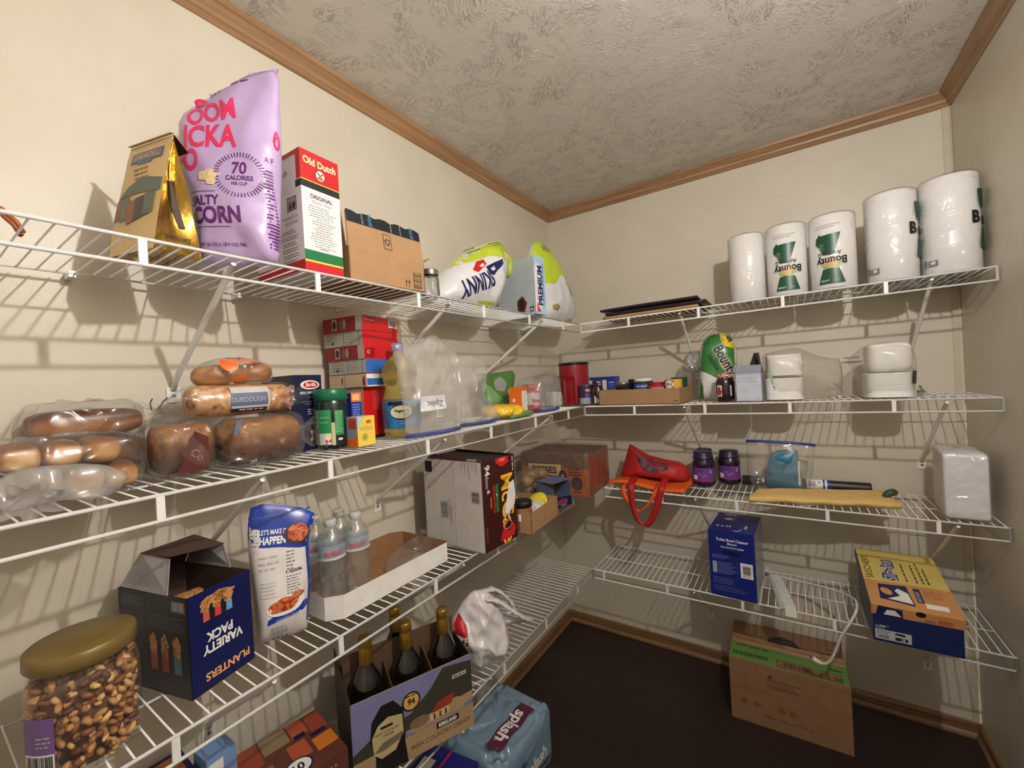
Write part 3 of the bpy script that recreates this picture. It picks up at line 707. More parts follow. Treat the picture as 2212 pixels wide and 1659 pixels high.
f.poly([(w/2+0.008, 0.222), (w/2+0.006, 0.224), (w/2-0.008, 0.210), (w/2-0.006, 0.208)], RED); f.oval(w/2, 0.211, 0.005, 0.005, ORANGE)
f.text('ORIGINAL', w/2, 0.161, 0.0125, mat('maroon_print', (90, 20, 24), 0.5), bold=0.03, sx=0.95); f.text('Potato Chips', w/2, 0.151, 0.009, RED, skew=0.3, bold=0)
f.greek(0.014, 0.143, w-0.012, 17, 0.0055, 0.0018, GREY, just='C'); f.rect(w*0.4, 0.051, w*0.62, 0.053, GREY)
l.rect(d-0.055, 0.135, d-0.02, 0.165, BLACK); l.rect(d-0.053, 0.137, d-0.022, 0.163, mat('mauve_picture', (176, 150, 150), 0.5)); l.poly([(d-0.05, 0.139), (d-0.044, 0.158), (d-0.036, 0.139)], BLACK); l.oval(d-0.03, 0.146, 0.006, 0.008, BLACK)
l.text('TWO BAGS OF', d-0.018, 0.118, 0.0095, BLACK, al='R', sx=0.9, bold=0.0); l.text('POTATIONS', d-0.018, 0.106, 0.0095, BLACK, al='R', sx=0.9, bold=0.0)
l.text('Old Dutch', d-0.05, 0.215, 0.018, mat('maroon_print', (90, 20, 24), 0.5), al='R')
for k in range(6): l.greek(d-0.08, 0.092-0.013*k, d-0.014, 2, 0.005, 0.0018, DARKGREY, seed=k)
o = t0.make('crisps_box', loc=(0.322-d/2, -1.703, zl(0, -1.7)), rot=radians(92)); tag(o, 'tall white and red potato crisp box right of the purple popcorn bag', 'box')

# brown parcel box with dark tape, flaps open
t = thing('parcel_box', 'open brown shipping box with black printed tape on its raised flap', 'box', (0.235, -1.518, zl(0, -1.52)), radians(87))
w, d, h = 0.232, 0.19, 0.078; s = Mesh(); k = 0.003
panel(s, (-w/2, -d/2, 0), (-w/2, -d/2, h), (w/2, -d/2, h), (w/2, -d/2, 0), CARD, k)
panel(s, (-w/2, d/2, 0), (w/2, d/2, 0), (w/2, d/2, h), (-w/2, d/2, h), CARD, k)
panel(s, (-w/2, -d/2, 0), (-w/2, d/2, 0), (-w/2, d/2, h), (-w/2, -d/2, h), CARD, k)
panel(s, (w/2, -d/2, 0), (w/2, -d/2, h), (w/2, d/2, h), (w/2, d/2, 0), CARD, k)
s.box((0, 0, 0.0005), (w-0.004, d-0.004, k), CARDIN)
p = Paint(s, lambda u, v, q: (u-w/2, -d/2-q, v))
p.rect(w-0.040, 0.005, w-0.012, 0.050, CARDTXT); 
for j in range(9): p.rect(w-0.038, 0.008+0.0047*j, w-0.014, 0.0096+0.0047*j+0.001*(j % 3), CARD)
for j in (0, 1): p.rect(w-0.066+0.01*j, 0.004, w-0.064+0.01*j, 0.020, CARDTXT); p.poly([(w-0.069+0.01*j, 0.017), (w-0.061+0.01*j, 0.017), (w-0.065+0.01*j, 0.026)], CARDTXT)
s.make('box_body', t)
s = Mesh(); H = 0.088; panel(s, (-w/2, -d/2, h), (-w/2+0.004, -d/2+0.012, h+H), (w/2-0.002, -d/2+0.012, h+H), (w/2, -d/2, h), CARD, k)
p = Paint(s, lambda u, v, q: (u-w/2, -d/2+0.012*v/H-q-0.0004, h+v)); TAPEB = mat('black_printed_tape', (30, 34, 42), 0.25); BLU = mat('tape_blue', (80, 150, 190), 0.4)
top = [(0.004, 0.062)]+[(w-0.003, 0.062)]+[(w-0.003-j*(w-0.007)/14, H+0.001+(0.003 if j % 3 else -0.002)) for j in range(15)]
p.poly(top, TAPEB)
for x in (0.075, 0.205): p.text('prime', x, 0.065, 0.02, BLU, rot=pi/2, al='L', sx=0.7, bold=0.0)
for x in (0.05, 0.135, 0.165): p.text('now & more', x, 0.064, 0.008, SILVER, rot=pi/2, al='L', sx=0.8, bold=0.0)
p.rect(0.103, 0.014, 0.128, 0.055, CARDTXT); p.rect(0.105, 0.016, 0.126, 0.053, CARD); p.ring(0.1155, 0.034, 0.0085, 0.0085, 0.0035, CARDTXT, n=12)
for a in (0.5, 2.6, 4.7): p.poly([(0.1155+0.009*cos(a+e)*r, 0.034+0.009*sin(a+e)*r) for r, e in ((0.5, 0), (1.3, 0.1), (0.9, 0.7))], CARDTXT)
s.make('front_flap', t)
s = Mesh(); panel(s, (-w/2, -d/2+0.01, h), (-w/2, d/2-0.01, h), (-w/2-0.006, d/2-0.03, h+0.088), (-w/2-0.004, -d/2+0.02, h+0.092), CARD, k); s.make('side_flap', t)
s = Mesh(); panel(s, (w/2, d/2-0.01, h), (w/2, -d/2+0.01, h), (w/2+0.052, -d/2+0.03, h+0.03), (w/2+0.052, d/2-0.03, h+0.03), CARD, k); s.make('side_flap', t)
s = Mesh(); panel(s, (-w/2, d/2-k, h), (w/2, d/2-k, h), (w/2, d/2-0.001, h+0.06), (-w/2, d/2-0.001, h+0.06), CARD, k); s.make('back_flap', t)

# mason jar
GLASSJ = clear('jar_glass', (0.93, 0.95, 0.94), 1.3, 0.6)
t = thing('mason_jar', 'small empty glass jar with silver screw lid beside the brown parcel box', 'jar', (0.30, -1.348, zl(0, -1.35)))
s = Mesh(); s.lathe([(0, 0.003), (0.022, 0.003), (0.0245, 0.0), (0.026, 0.006), (0.026, 0.048), (0.024, 0.056), (0.0228, 0.062), (0.0228, 0.066)], GLASSJ); s.make('glass_body', t)
s = Mesh(); s.lathe([(0.0, 0.078), (0.0235, 0.078), (0.0252, 0.0765), (0.0252, 0.074), (0.0247, 0.073), (0.0252, 0.071), (0.0247, 0.069), (0.0252, 0.064), (0.0247, 0.062)], STEEL, mod=lambda a, z: 1+0.008*sin(a*40)*(z < 0.073)); s.make('screw_lid', t)

# two white and lime popcorn bags and a cracker box between them
WBAG = mat('white_glossy_bag', (218, 218, 222), 0.28, coat=0.25, var=0.03, bump=0.6, bscale=18); LIME = mat('lime_bag_print', (186, 206, 50), 0.3, coat=0.2); NAVYB = mat('deep_blue_print', (26, 28, 84), 0.35)
POPG = blotch('popcorn_kernels', [(150, 170, 60), (226, 206, 150), (190, 160, 90)], 60, 0.4, 0)
t = thing('popcorn_bag', 'white and lime popcorn bag slumped to the right against the cracker box', 'snack bag', (0.205, -0.93, zl(0, -0.95)), LW)
out = [(-0.325, 0.004), (-0.318, 0.05), (-0.25, 0.125), (-0.17, 0.190), (-0.09, 0.240), (0.0, 0.288), (0.07, 0.312), (0.115, 0.298), (0.132, 0.265), (0.122, 0.215), (0.09, 0.15), (0.065, 0.10), (0.035, 0.05), (-0.02, 0.006), (-0.12, 0.0), (-0.24, 0.0)]
pf = Puff(out, 0.18, wr=0.012, ws=11, p=2.6, c=(-0.07, 0.13), seed=2, sm=1, rings=26, segs=110, tf=lambda u, v: 1-0.5*max(0, (u+0.02)/0.16))
lim = lambda u, v: LIME if (v > 0.205-0.35*u-4*max(0, -0.02-u)*0.05 and v > 0.115-0.0*u and u > -0.25) else WBAG
s = Mesh(); pf.build(s, WBAG); p = pf.paint(s, step=0.015)
p.poly([(-0.235, 0.140), (-0.17, 0.190), (-0.09, 0.240), (0.0, 0.286), (0.07, 0.309), (0.113, 0.296), (0.141, 0.264), (0.13, 0.215), (0.098, 0.152), (0.08, 0.13), (0.06, 0.17), (0.03, 0.20), (-0.02, 0.205), (-0.08, 0.20), (-0.15, 0.17)], LIME)
p.poly([(-0.15, 0.004), (-0.135, 0.028), (-0.10, 0.034), (-0.06, 0.034), (-0.035, 0.026), (-0.03, 0.003)], LIME)
p.oval(0.03, 0.225, 0.026, 0.016, POPG, amp=0.12); p.oval(0.045, 0.178, 0.02, 0.013, POPG, amp=0.12); p.oval(0.02, 0.075, 0.016, 0.02, mat('olive_print', (150, 140, 90), 0.4), amp=0.1)
p.text('SKINNY', -0.095, 0.142, 0.080, NAVYB, rot=pi+0.40, bold=0.03, al='L', sx=0.60)
p.poly([(-0.118, 0.150), (-0.060, 0.180), (-0.025, 0.196), (-0.020, 0.180), (-0.055, 0.150), (-0.085, 0.124), (-0.108, 0.128)], NAVYB); p.poly([(-0.095, 0.148), (-0.072, 0.162), (-0.068, 0.150), (-0.086, 0.140)], WBAG)
p.poly([(-0.185, 0.128), (-0.150, 0.166), (-0.115, 0.180), (-0.108, 0.164), (-0.130, 0.148), (-0.165, 0.122)], RED); p.poly([(-0.150, 0.148), (-0.130, 0.162), (-0.124, 0.156), (-0.140, 0.144)], WBAG)
p.greek(-0.14, 0.215, -0.07, 2, 0.01, 0.004, mat('lime_ink', (96, 110, 30), 0.4), rot=0.45); p.greek(-0.03, 0.262, 0.05, 2, 0.01, 0.004, mat('lime_ink', (96, 110, 30), 0.4), rot=0.3)
s.make('bag_body', t)
s = Mesh(); pf2 = Puff([(0.09, 0.285), (0.13, 0.275), (0.16, 0.25), (0.165, 0.205), (0.145, 0.17), (0.12, 0.18), (0.115, 0.23)], 0.05, wr=0.008, ws=20, seed=4); pf2.build(s, LIME); s.make('rolled_top', t)
t = thing('popcorn_bag', 'white and lime popcorn bag nearest the corner, beyond the cracker box', 'snack bag', (0.215, -0.43, zl(0, -0.45)), LW)
out = [(-0.13, 0.004), (-0.15, 0.10), (-0.165, 0.22), (-0.175, 0.31), (-0.14, 0.375), (-0.09, 0.385), (-0.03, 0.375), (0.04, 0.32), (0.10, 0.245), (0.165, 0.15), (0.20, 0.09), (0.19, 0.03), (0.15, 0.0), (0.0, -0.001)]
pf = Puff(out, 0.15, wr=0.009, ws=9, p=2.6, c=(0.0, 0.16), seed=5, rings=22, segs=90)
s = Mesh(); pf.build(s, WBAG); p = pf.paint(s, step=0.015)
p.poly([(-0.145, 0.175), (-0.165, 0.25), (-0.173, 0.31), (-0.14, 0.372), (-0.09, 0.382), (-0.03, 0.370), (0.03, 0.32), (0.075, 0.255), (0.05, 0.215), (-0.03, 0.225), (-0.08, 0.175)], LIME)
p.oval(-0.10, 0.34, 0.03, 0.018, mat('olive_print', (150, 140, 90), 0.4), amp=0.15); p.oval(0.03, 0.245, 0.03, 0.02, POPG, amp=0.14); p.oval(-0.07, 0.07, 0.025, 0.016, mat('olive_print', (150, 140, 90), 0.4), amp=0.1)
p.poly([(0.05, 0.20), (0.075, 0.205), (0.12, 0.15), (0.115, 0.138), (0.095, 0.145), (0.065, 0.175)], NAVYB); p.text('SK', 0.145, 0.13, 0.06, NAVYB, rot=-2.1, bold=0.02, sx=0.7)
p.poly([(0.06, 0.004), (0.065, 0.026), (0.11, 0.036), (0.14, 0.024), (0.14, 0.004)], LIME)
s.make('bag_body', t)
w, d, h = 0.066, 0.205, 0.232; s = Mesh(); PBLUE = mat('pale_blue_box', (168, 196, 222), 0.4); s.box((0, 0, 0), (w, d, h), PBLUE, ms={'left': mat('grey_blue_box_side', (176, 186, 196), 0.45), 'right': WPAPER})
f = Paint(s, face_fn(w, d, h, 'front')); l = Paint(s, face_fn(w, d, h, 'left'))
f.poly([(0, 0.01), (0.034, 0.01), (0.034, 0.205), (0.012, 0.205), (0, 0.18)], WPAPER); f.text('PREMIUM', 0.046, 0.036, 0.039, NAVYB, rot=pi/2, al='L', bold=0.04, sx=1.0)
f.rect(0.050, 0.036, 0.055, 0.205, mat('mid_blue_print', (80, 120, 180), 0.4)); f.poly([(0.008, 0.010), (0.008, 0.048), (0.033, 0.010)], RED); f.text('Nabisco', 0.016, 0.014, 0.007, WHITE, rot=pi/2, al='L', bold=0, sx=0.8); f.greek(0.02, 0.125, 0.06, 1, 0.008, 0.003, GREY, rot=pi/2)
l.text('12', d-0.012, 0.012, 0.028, BLACK, rot=pi/2, al='L', bold=0.03); l.oval(d-0.075, 0.045, 0.026, 0.034, mat('brown_cracker_picture', (96, 50, 30), 0.5), amp=0.08); l.oval(d-0.075, 0.045, 0.017, 0.024, mat('dark_brown_picture', (56, 22, 16), 0.5))
o = s.make('cracker_box', loc=(0.250, -0.757, zl(0, -0.78)), rot=radians(80)); tag(o, 'pale blue cracker box on end between the two lime popcorn bags', 'box')
# copper coloured cord loops at the left end
CORD = mat('reddish_brown_cord', (158, 78, 44), 0.35)
s = Mesh()
for a, dx in ((0.0, 0.0), (0.5, 0.02)):
    s.tube([(0.16+dx, -2.20, zl(0, -2.2)+0.002), (0.17+dx, -2.19, zl(0, -2.2)+0.028), (0.19+dx, -2.172, zl(0, -2.2)+0.042), (0.20+dx, -2.150, zl(0, -2.2)+0.034), (0.205+dx, -2.136, zl(0, -2.2)+0.016), (0.205+dx, -2.130, zl(0, -2.2)+0.002)], 0.0032, CORD, n=8)
s.tube([(0.205, -2.131, zl(0, -2.2)+0.003), (0.225, -2.131, zl(0, -2.2)+0.003)], 0.0032, CORD, n=8)
o = s.make('cord_handle'); tag(o, 'reddish brown cord handle at the left edge of the top shelf', 'handle')

# ================================================================ TOP SHELF, BACK WALL
PLUMB = mat('dark_plum_board', (44, 28, 40), 0.35, coat=0.2)
for k, (x0, x1, y0, y1, z0, z1, t_) in enumerate(((0.44, 0.86, -0.34, -0.06, 0.002, 0.006, 0.014), (0.45, 0.89, -0.33, -0.08, 0.021, 0.025, 0.012), (0.43, 0.86, -0.345, -0.10, 0.040, 0.044, 0.009))):
    s = Mesh()
    def fl(a, b, x0=x0, x1=x1, y0=y0, y1=y1, z0=z0, z1=z1, k=k): return (x0+(x1-x0)*a, y0+(y1-y0)*b, zb(0, 0.6)+0.0015+z0+(z1-z0)*a+0.003*sin(a*5)*(b+0.3)+0.004)
    s.grid(fl, 16, 6, PLUMB if k != 0 else CARD, smooth=True); o = s.make('flat_folder', solid=t_)
    tag(o, ('brown cardboard folder at the bottom of the dark flat pile', 'middle dark plum folder of the flat pile, its right end sticking out', 'topmost thin dark plum folder of the flat pile')[k], 'folder', 'flat folders on the top back shelf')
ROLLW = mat('paper_towel_white', (240, 238, 236), 0.75, bump=0.25, bscale=70, var=0.02); TGREEN = mat('bottle_green_print', (14, 74, 54), 0.35)
RING = mat('paper_roll_core', (190, 170, 140), 0.8); PEACH = mat('peach_print', (226, 160, 96), 0.4); LTGREEN = mat('light_green_print', (150, 186, 110), 0.4)
ROLLF = film('paper_roll_wrap', haze=0.02, gloss=0.06, rough=0.16, bump=1.0, bscale=34)
def roll(x, y, h, r, label, style, mid=-pi/2):
    t = thing('paper_towel_roll', label, 'paper towel roll', (x, y, zb(0, x)), 0, 'paper towel rolls on the top shelf')
    s = Mesh(); s.lathe([(0.018, 0.001), (r-0.006, 0.001), (r-0.001, 0.006), (r-0.0005, h*0.5), (r-0.001, h-0.007), (r-0.006, h-0.002), (0.018, h-0.002)], ROLLW, n=48)
    pr = s.make('paper_roll', t); s = Mesh(); s.lathe([(0.018, h-0.002), (0.018, 0.001)], RING, n=24); s.make('cardboard_core', pr)
    s = Mesh(); s.lathe([(0.0, 0.0), (r-0.004, 0.0), (r+0.0015, 0.004), (r+0.002, h*0.3), (r+0.0015, h*0.7), (r+0.002, h-0.004), (r-0.004, h+0.002), (0.02, h+0.001), (0.0, h-0.004)], ROLLF, n=48, mod=lambda a, z: 1+0.012*nz(a*2, z*12, x*9)+0.006*ridge(a, z*20, x))
    p = Paint(s, cyl_fn(r+0.003, mid), 0.01)
    if style == 'inverted':
        p.poly([(-0.030, 0.150), (-0.042, 0.164), (-0.040, 0.185), (-0.028, 0.200), (-0.026, 0.192), (0.034, 0.196), (0.020, 0.150), (0.012, 0.120), (-0.018, 0.122)], TGREEN)
        p.poly([(-0.022, 0.070), (0.026, 0.070), (0.042, 0.018), (-0.036, 0.018)], TGREEN)
        p.oval(0.004, 0.092, 0.028, 0.022, LTGREEN, amp=0.05); p.oval(0.002, 0.096, 0.022, 0.017, PEACH)
        p.text('Bounty', 0.004, 0.110, 0.036, WHITE, rot=pi+0.0, bold=0.05, sx=0.86); p.text('Bounty', 0.004, 0.110, 0.036, BLACK, rot=pi, bold=0.03, sx=0.86)
        p.text('Advanced', 0.0, 0.131, 0.017, mat('brown_ink', (60, 50, 30), 0.4), rot=pi, bold=0.01); p.greek(-0.03, 0.160, -0.016, 4, 0.006, 0.002, LTGREEN)
        p.text('SELECT', -0.016, 0.026, 0.008, WHITE, bold=0.02); p.text('A-SIZE', 0.016, 0.026, 0.007, LTGREEN, bold=0.0); p.greek(-0.042, 0.228, 0.036, 2, 0.008, 0.0022, SILVER)
    if style == 'plain':
        p.poly([(-0.098, 0.05), (-0.088, 0.07), (-0.094, 0.10), (-0.098, 0.10)], TGREEN); p.rect(-0.098, 0.15, -0.090, 0.20, TGREEN)
    if style == 'upright':
        p.text('B', 0.060, 0.150, 0.052, BLACK, bold=0.04, sx=0.9); p.text('ounty', 0.080, 0.150, 0.045, BLACK, bold=0.04, al='L', sx=0.9)
        p.poly([(0.068, 0.255), (0.135, 0.262), (0.115, 0.205), (0.080, 0.195)], TGREEN); p.poly([(0.085, 0.135), (0.13, 0.135), (0.14, 0.066), (0.072, 0.070)], TGREEN)
        p.rect(-0.064, 0.030, -0.038, 0.048, GREY); p.text('60', -0.051, 0.036, 0.013, WHITE, bold=0.04); p.rect(-0.078, 0.028, -0.070, 0.052, GREY)
        p.greek(-0.095, 0.235, -0.07, 12, 0.011, 0.004, SILVER)
    if style == 'dark':
        p.rect(-0.05, 0.05, 0.05, 0.235, TGREEN); p.oval(0.0, 0.13, 0.03, 0.02, PEACH); p.text('Bounty', 0, 0.125, 0.03, BLACK, rot=0, bold=0.04)
    s.make('plastic_wrap', t)
    return t
roll(1.043, -0.265, 0.272, 0.0655, 'white paper towel roll with no print facing out, leftmost on the top shelf', 'plain')
roll(1.180, -0.283, 0.272, 0.0660, 'paper towel roll with upside-down green print, right of the plain leftmost roll', 'inverted', -pi/2-0.03)
roll(1.322, -0.292, 0.270, 0.0700, 'paper towel roll with upside-down green print, next to the dark printed gap', 'inverted', -pi/2-0.18)
roll(1.487, -0.283, 0.306, 0.0700, 'large upright paper towel roll, second from the right wall', 'upright', -pi/2-0.1)
roll(1.634, -0.272, 0.318, 0.0730, 'largest paper towel roll, standing against the right wall', 'upright', -pi/2-0.1)
roll(1.545, -0.105, 0.262, 0.0680, 'paper towel roll with dark green print mostly hidden in the second row', 'dark', -pi+0.35)
# ================================================================ SECOND SHELF, LEFT WALL: bread
CRUST = ramp_mat('bun_crust', [(0.0, (176, 120, 62)), (0.30, (206, 162, 98)), (0.60, (184, 124, 60)), (1.0, (104, 54, 22))], 'Z', -0.022, 0.024, 0.42, 38, 0.24, 0.35)
CRUST2 = ramp_mat('dark_bun_crust', [(0.0, (176, 120, 64)), (0.4, (150, 92, 46)), (0.65, (104, 52, 26)), (1.0, (70, 32, 18))], 'Z', -0.022, 0.026, 0.35, 30, 0.24, 0.35)
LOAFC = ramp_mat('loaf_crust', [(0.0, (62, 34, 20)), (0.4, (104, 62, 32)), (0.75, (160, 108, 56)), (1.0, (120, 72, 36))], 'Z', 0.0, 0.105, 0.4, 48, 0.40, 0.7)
BAGEL = blotch('bagel_crust', [(140, 84, 44), (178, 122, 72), (206, 156, 100)], 16, 0.4, 0.1)
MUFFIN = blotch('sourdough_crust', [(170, 104, 56), (216, 170, 116), (120, 66, 36)], 34, 0.5, 0.1)
def bun(ax, w_, l, h_, m, name='bun'):
    s = Mesh(); n = 20; k = 12; vs = []; fs = []
    for i in range(k+1):
        for j in range(n):
            a = pi*i/k; b = 2*pi*j/n
            sx = (abs(cos(a))**0.55)*(1 if cos(a) >= 0 else -1); r = sin(a)**0.55
            sy = (abs(cos(b))**0.8)*(1 if cos(b) >= 0 else -1); sz = (abs(sin(b))**0.8)*(1 if sin(b) >= 0 else -1)
            p = (sx*l/2, sy*r*w_/2, sz*r*h_/2)
            vs.append(p if ax == 'x' else (-p[1], p[0], p[2]))
    for i in range(k):
        for j in range(n): fs.append((i*n+j, (i+1)*n+j, (i+1)*n+(j+1) % n, i*n+(j+1) % n))
    s.add(vs, fs, m, True); return s.make(name)
Z1 = zl(1, -2.0)
b0 = bun('x', 0.047, 0.118, 0.045, CRUST, 'hot_dog_bun'); tag(b0, '', 'bun', 'hot dog buns in the clear bag at the left end')
spots = [(0.182, -2.192+0.0455*k, Z1+0.0695, 'u', k) for k in range(4)]+[(0.186, -2.172+0.0455*k, Z1+0.0245, 'l', k) for k in range(4)]
for j, (x, y, z, row, k) in enumerate(spots):
    o = b0 if j == 0 else b0.copy()
    if j: COL.objects.link(o)
    o.location = (x+rnd.uniform(-.004, .004), y, z); o.rotation_euler = (rnd.uniform(-.1, .1), 0, rnd.uniform(-.03, .03))
    o['label'] = 'hot dog bun in the %s layer of the leftmost bag, %s' % ('upper' if row == 'u' else 'lower', ('first from the left edge', 'second from the left edge', 'third from the left edge', 'rightmost')[k])
def bagshell(name, label, cat, x0, x1, y0, y1, z0, z1, m, wr=0.004, seed=1, parent=None):
    """film wrapped loosely round a row of bread"""
    s = Mesh(); cx, cy, cz = (x0+x1)/2, (y0+y1)/2, (z0+z1)/2; hx, hy, hz = (x1-x0)/2, (y1-y0)/2, (z1-z0)/2
    n, k = 56, 28; vs = []; fs = []
    for i in range(k+1):
        for j in range(n):
            a = pi*i/k; b = 2*pi*j/n; f = lambda q, e: (abs(q)**e)*(1 if q >= 0 else -1)
            p = Vector((f(sin(a), .45)*f(cos(b), .5)*hx, f(sin(a), .45)*f(sin(b), .5)*hy, f(cos(a), .5)*hz))
            q = 1+(ridge(p.x+seed, p.y, p.z, 22)*0.5+nz(p.x, p.y+seed, p.z, 40)*0.5)*wr/max(hx, hy, hz)*1.6
            vs.append(Vector((cx, cy, cz))+p*q)
    for v in vs: v.z = max(v.z, z0)
    for i in range(k):
        for j in range(n): fs.append((i*n+j, (i+1)*n+j, (i+1)*n+(j+1) % n, i*n+(j+1) % n))
    s.add(vs, fs, m, True)
    return s
def knot(m, base, tip, r0, r1, r2, mt, seed=0, n=36, k=14):
    """gathered neck of a bag: pleats narrowing from base to the tie, flaring again at the tip"""
    base = Vector(base); tip = Vector(tip); ax = (tip-base); L = ax.length; ax.normalize()
    a = ax.cross(Vector((0, 0, 1))); a = a.normalized() if a.length > 0.1 else Vector((1, 0, 0)); b = ax.cross(a)
    vs = []; fs = []
    for i in range(k+1):
        t = i/k; r = r0*(1-t*1.7)**2+r1 if t < 0.55 else r1+(r2-r1)*((t-0.5)/0.5)**1.3
        if t < 0.55: r = r1+(r0-r1)*((0.55-t)/0.55)**1.4
        for j in range(n):
            w = 2*pi*j/n; q = r*(1+0.28*sin(w*7+seed+t*2)*min(1, t*2.2)+0.15*nz(cos(w)*2, sin(w)*2, t*4+seed))
            vs.append(base+ax*(t*L)+a*(cos(w)*q)+b*(sin(w)*q*0.8))
    for i in range(k):
        for j in range(n): fs.append((i*n+j, i*n+(j+1) % n, (i+1)*n+(j+1) % n, (i+1)*n+j))
    m.add(vs, fs, mt, True)
BFILM = film('bread_bag_film', haze=0.03, gloss=0.10, rough=0.15, bump=1.0, bscale=34)
t = thing('bread_bag', 'clear bag of hot dog buns at the left end of the second shelf', 'bread bag', (0, 0, 0))
bagshell('bag', '', '', 0.118, 0.258, -2.218, -2.005, Z1, Z1+0.098, BFILM, 0.008, 2).make('clear_bag', t)
s = Mesh(); knot(s, (0.245, -2.14, Z1+0.030), (0.335, -2.155, Z1+0.022), 0.036, 0.010, 0.030, MILKY, 1); s.make('gathered_neck', t)
s = Mesh()
pl = Puff([(-0.05, 0.0), (0.0, 0.008), (0.06, 0.0), (0.09, 0.03), (0.05, 0.055), (-0.03, 0.06), (-0.07, 0.03)], 0.03, wr=0.012, ws=22, seed=8, rings=10, segs=48)
pl.build(s, MILKY); s.make('crumpled_tail', t, loc=(0.298, -2.13, Z1+0.004), rot=LW-0.35)
# second pack: long buns behind
t = thing('bread_bag', 'knotted clear bag of dark topped long buns behind the hot dog buns', 'bread bag', (0, 0, 0))
Zb = Z1
bagshell('bag', '', '', 0.008, 0.117, -2.128, -1.966, Zb+0.002, Zb+0.150, BFILM, 0.008, 4).make('clear_bag', t)
s = Mesh(); knot(s, (0.095, -1.985, Zb+0.115), (0.185, -1.940, Zb+0.120), 0.042, 0.012, 0.034, BFILM, 3); s.make('gathered_neck', t)
s = Mesh()
for dy in (0, 0.012): s.tube([(0.13, -1.965+dy, Zb+0.128), (0.132, -1.967+dy*1.6, Zb+0.142), (0.128, -1.962+dy*2, Zb+0.150)], 0.0012, NAVYB, n=6)
s.make('blue_tie', t)
b1 = bun('y', 0.048, 0.150, 0.050, CRUST2, 'long_bun'); tag(b1, '', 'bun', 'dark topped long buns in the knotted bag')
for j, (x, z, lab) in enumerate(((0.088, 0.112, 'dark topped long bun in the knotted bag, upper one nearest the room'), (0.038, 0.112, 'dark topped long bun in the knotted bag, upper one by the wall'), (0.088, 0.060, 'dark topped long bun in the knotted bag, lower one nearest the room'), (0.038, 0.060, 'dark topped long bun in the knotted bag, lower one by the wall'))):
    o = b1 if j == 0 else b1.copy()
    if j: COL.objects.link(o)
    o.location = (x, -2.045, Zb+z); o.rotation_euler = (0, rnd.uniform(-.1, .1), rnd.uniform(-.05, .05)); o['label'] = lab
b1m = bun('y', 0.090, 0.150, 0.018, CRUST2, 'long_bun')
tag(b1m, 'thin flat bun at the very bottom under the knotted bun bag, by the wall', 'bun', 'dark topped long buns in the knotted bag'); b1m.location = (0.060, -2.045, Zb+0.026)
# two loaves lying on the shelf in film, with a red printed end on the left one
def loaf(l, w_, h_, m, name):
    s = Mesh(); n = 28; k = 20; vs = []; fs = []
    for i in range(k+1):
        t_ = i/k; e = (1-abs(2*t_-1)**8)**0.5
        for j in range(n):
            b = 2*pi*j/n; cx = (abs(cos(b))**0.7)*(1 if cos(b) >= 0 else -1); cz = (abs(sin(b))**0.7)*(1 if sin(b) >= 0 else -1)
            vs.append((cx*w_/2*(0.25+0.75*e), (t_-0.5)*l, h_/2+cz*h_/2*(0.3+0.7*e)+0.003*nz(t_*6, b, 3)))
    for i in range(k):
        for j in range(n): fs.append((i*n+j, i*n+(j+1) % n, (i+1)*n+(j+1) % n, (i+1)*n+j))
    s.add(vs, fs, m, True); s.add(vs[:n], [tuple(range(n))], m); s.add(vs[-n:], [tuple(range(n))[::-1]], m)
    return s.make(name)
REDFILM = mat('wine_red_bag_print', (84, 28, 22), 0.35, coat=0.3); BLUEF = mat('bread_bag_blue', (58, 84, 122), 0.35)
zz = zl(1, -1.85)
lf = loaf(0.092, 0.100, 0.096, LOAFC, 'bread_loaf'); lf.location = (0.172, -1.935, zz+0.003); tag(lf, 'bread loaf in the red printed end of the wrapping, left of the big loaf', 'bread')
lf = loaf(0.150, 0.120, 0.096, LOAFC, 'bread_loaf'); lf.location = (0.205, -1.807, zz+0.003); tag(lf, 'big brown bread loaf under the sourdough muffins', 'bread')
t = thing('bread_bag', 'clear bread bag with a blue band and an open right tail, around the big loaf', 'bread bag', (0, 0, 0))
s = bagshell('b', '', '', 0.124, 0.274, -1.886, -1.728, zz+0.001, zz+0.105, BFILM, 0.007, 6)
fn = lambda u, v, k: (0.273+k, -1.886+u, zz+v)
p = Paint(s, lambda u, v, k: (0.2725+k-0.010*max(0, (v-0.06)/0.04)**2-0.01*max(0, (0.03-v)/0.03)**2, -1.886+u, zz+v), 0.01)
p.poly([(0.002, 0.070), (0.010, 0.070), (0.024, 0.098), (0.014, 0.098)], BLUEF); p.text('R 7', 0.030, 0.014, 0.020, SILVER, rot=-1.3, bold=0.0, al='L', sx=0.7)
s.make('clear_bag', t)
s = Mesh(); knot(s, (0.205, -1.745, zz+0.055), (0.225, -1.692, zz+0.050), 0.042, 0.018, 0.040, BFILM, 5, k=18); s.make('open_tail', t)
s = Mesh(); TG = [('pink_dot', (200, 60, 110)), ('yellow_dot', (236, 206, 90)), ('violet_dot', (90, 50, 90))]
p = Paint(s, lambda u, v, k: (0.292+k-0.0*u, -1.706+u, zz+v))
for (u, v, c) in ((0.004, 0.040, 1), (0.013, 0.040, 1), (0.004, 0.031, 0), (0.013, 0.031, 0), (0.004, 0.022, 2)): p.oval(u, v, 0.0038, 0.0038, mat(TG[c][0], TG[c][1], 0.4), n=14)
s.make('dot_label', t, solid=0.0004)
t = thing('bread_bag', 'clear and wine red printed bread bag between the knotted bag and the big loaf', 'bread bag', (0, 0, 0))
s = bagshell('b', '', '', 0.112, 0.232, -1.990, -1.888, zz+0.001, zz+0.106, BFILM, 0.007, 9)
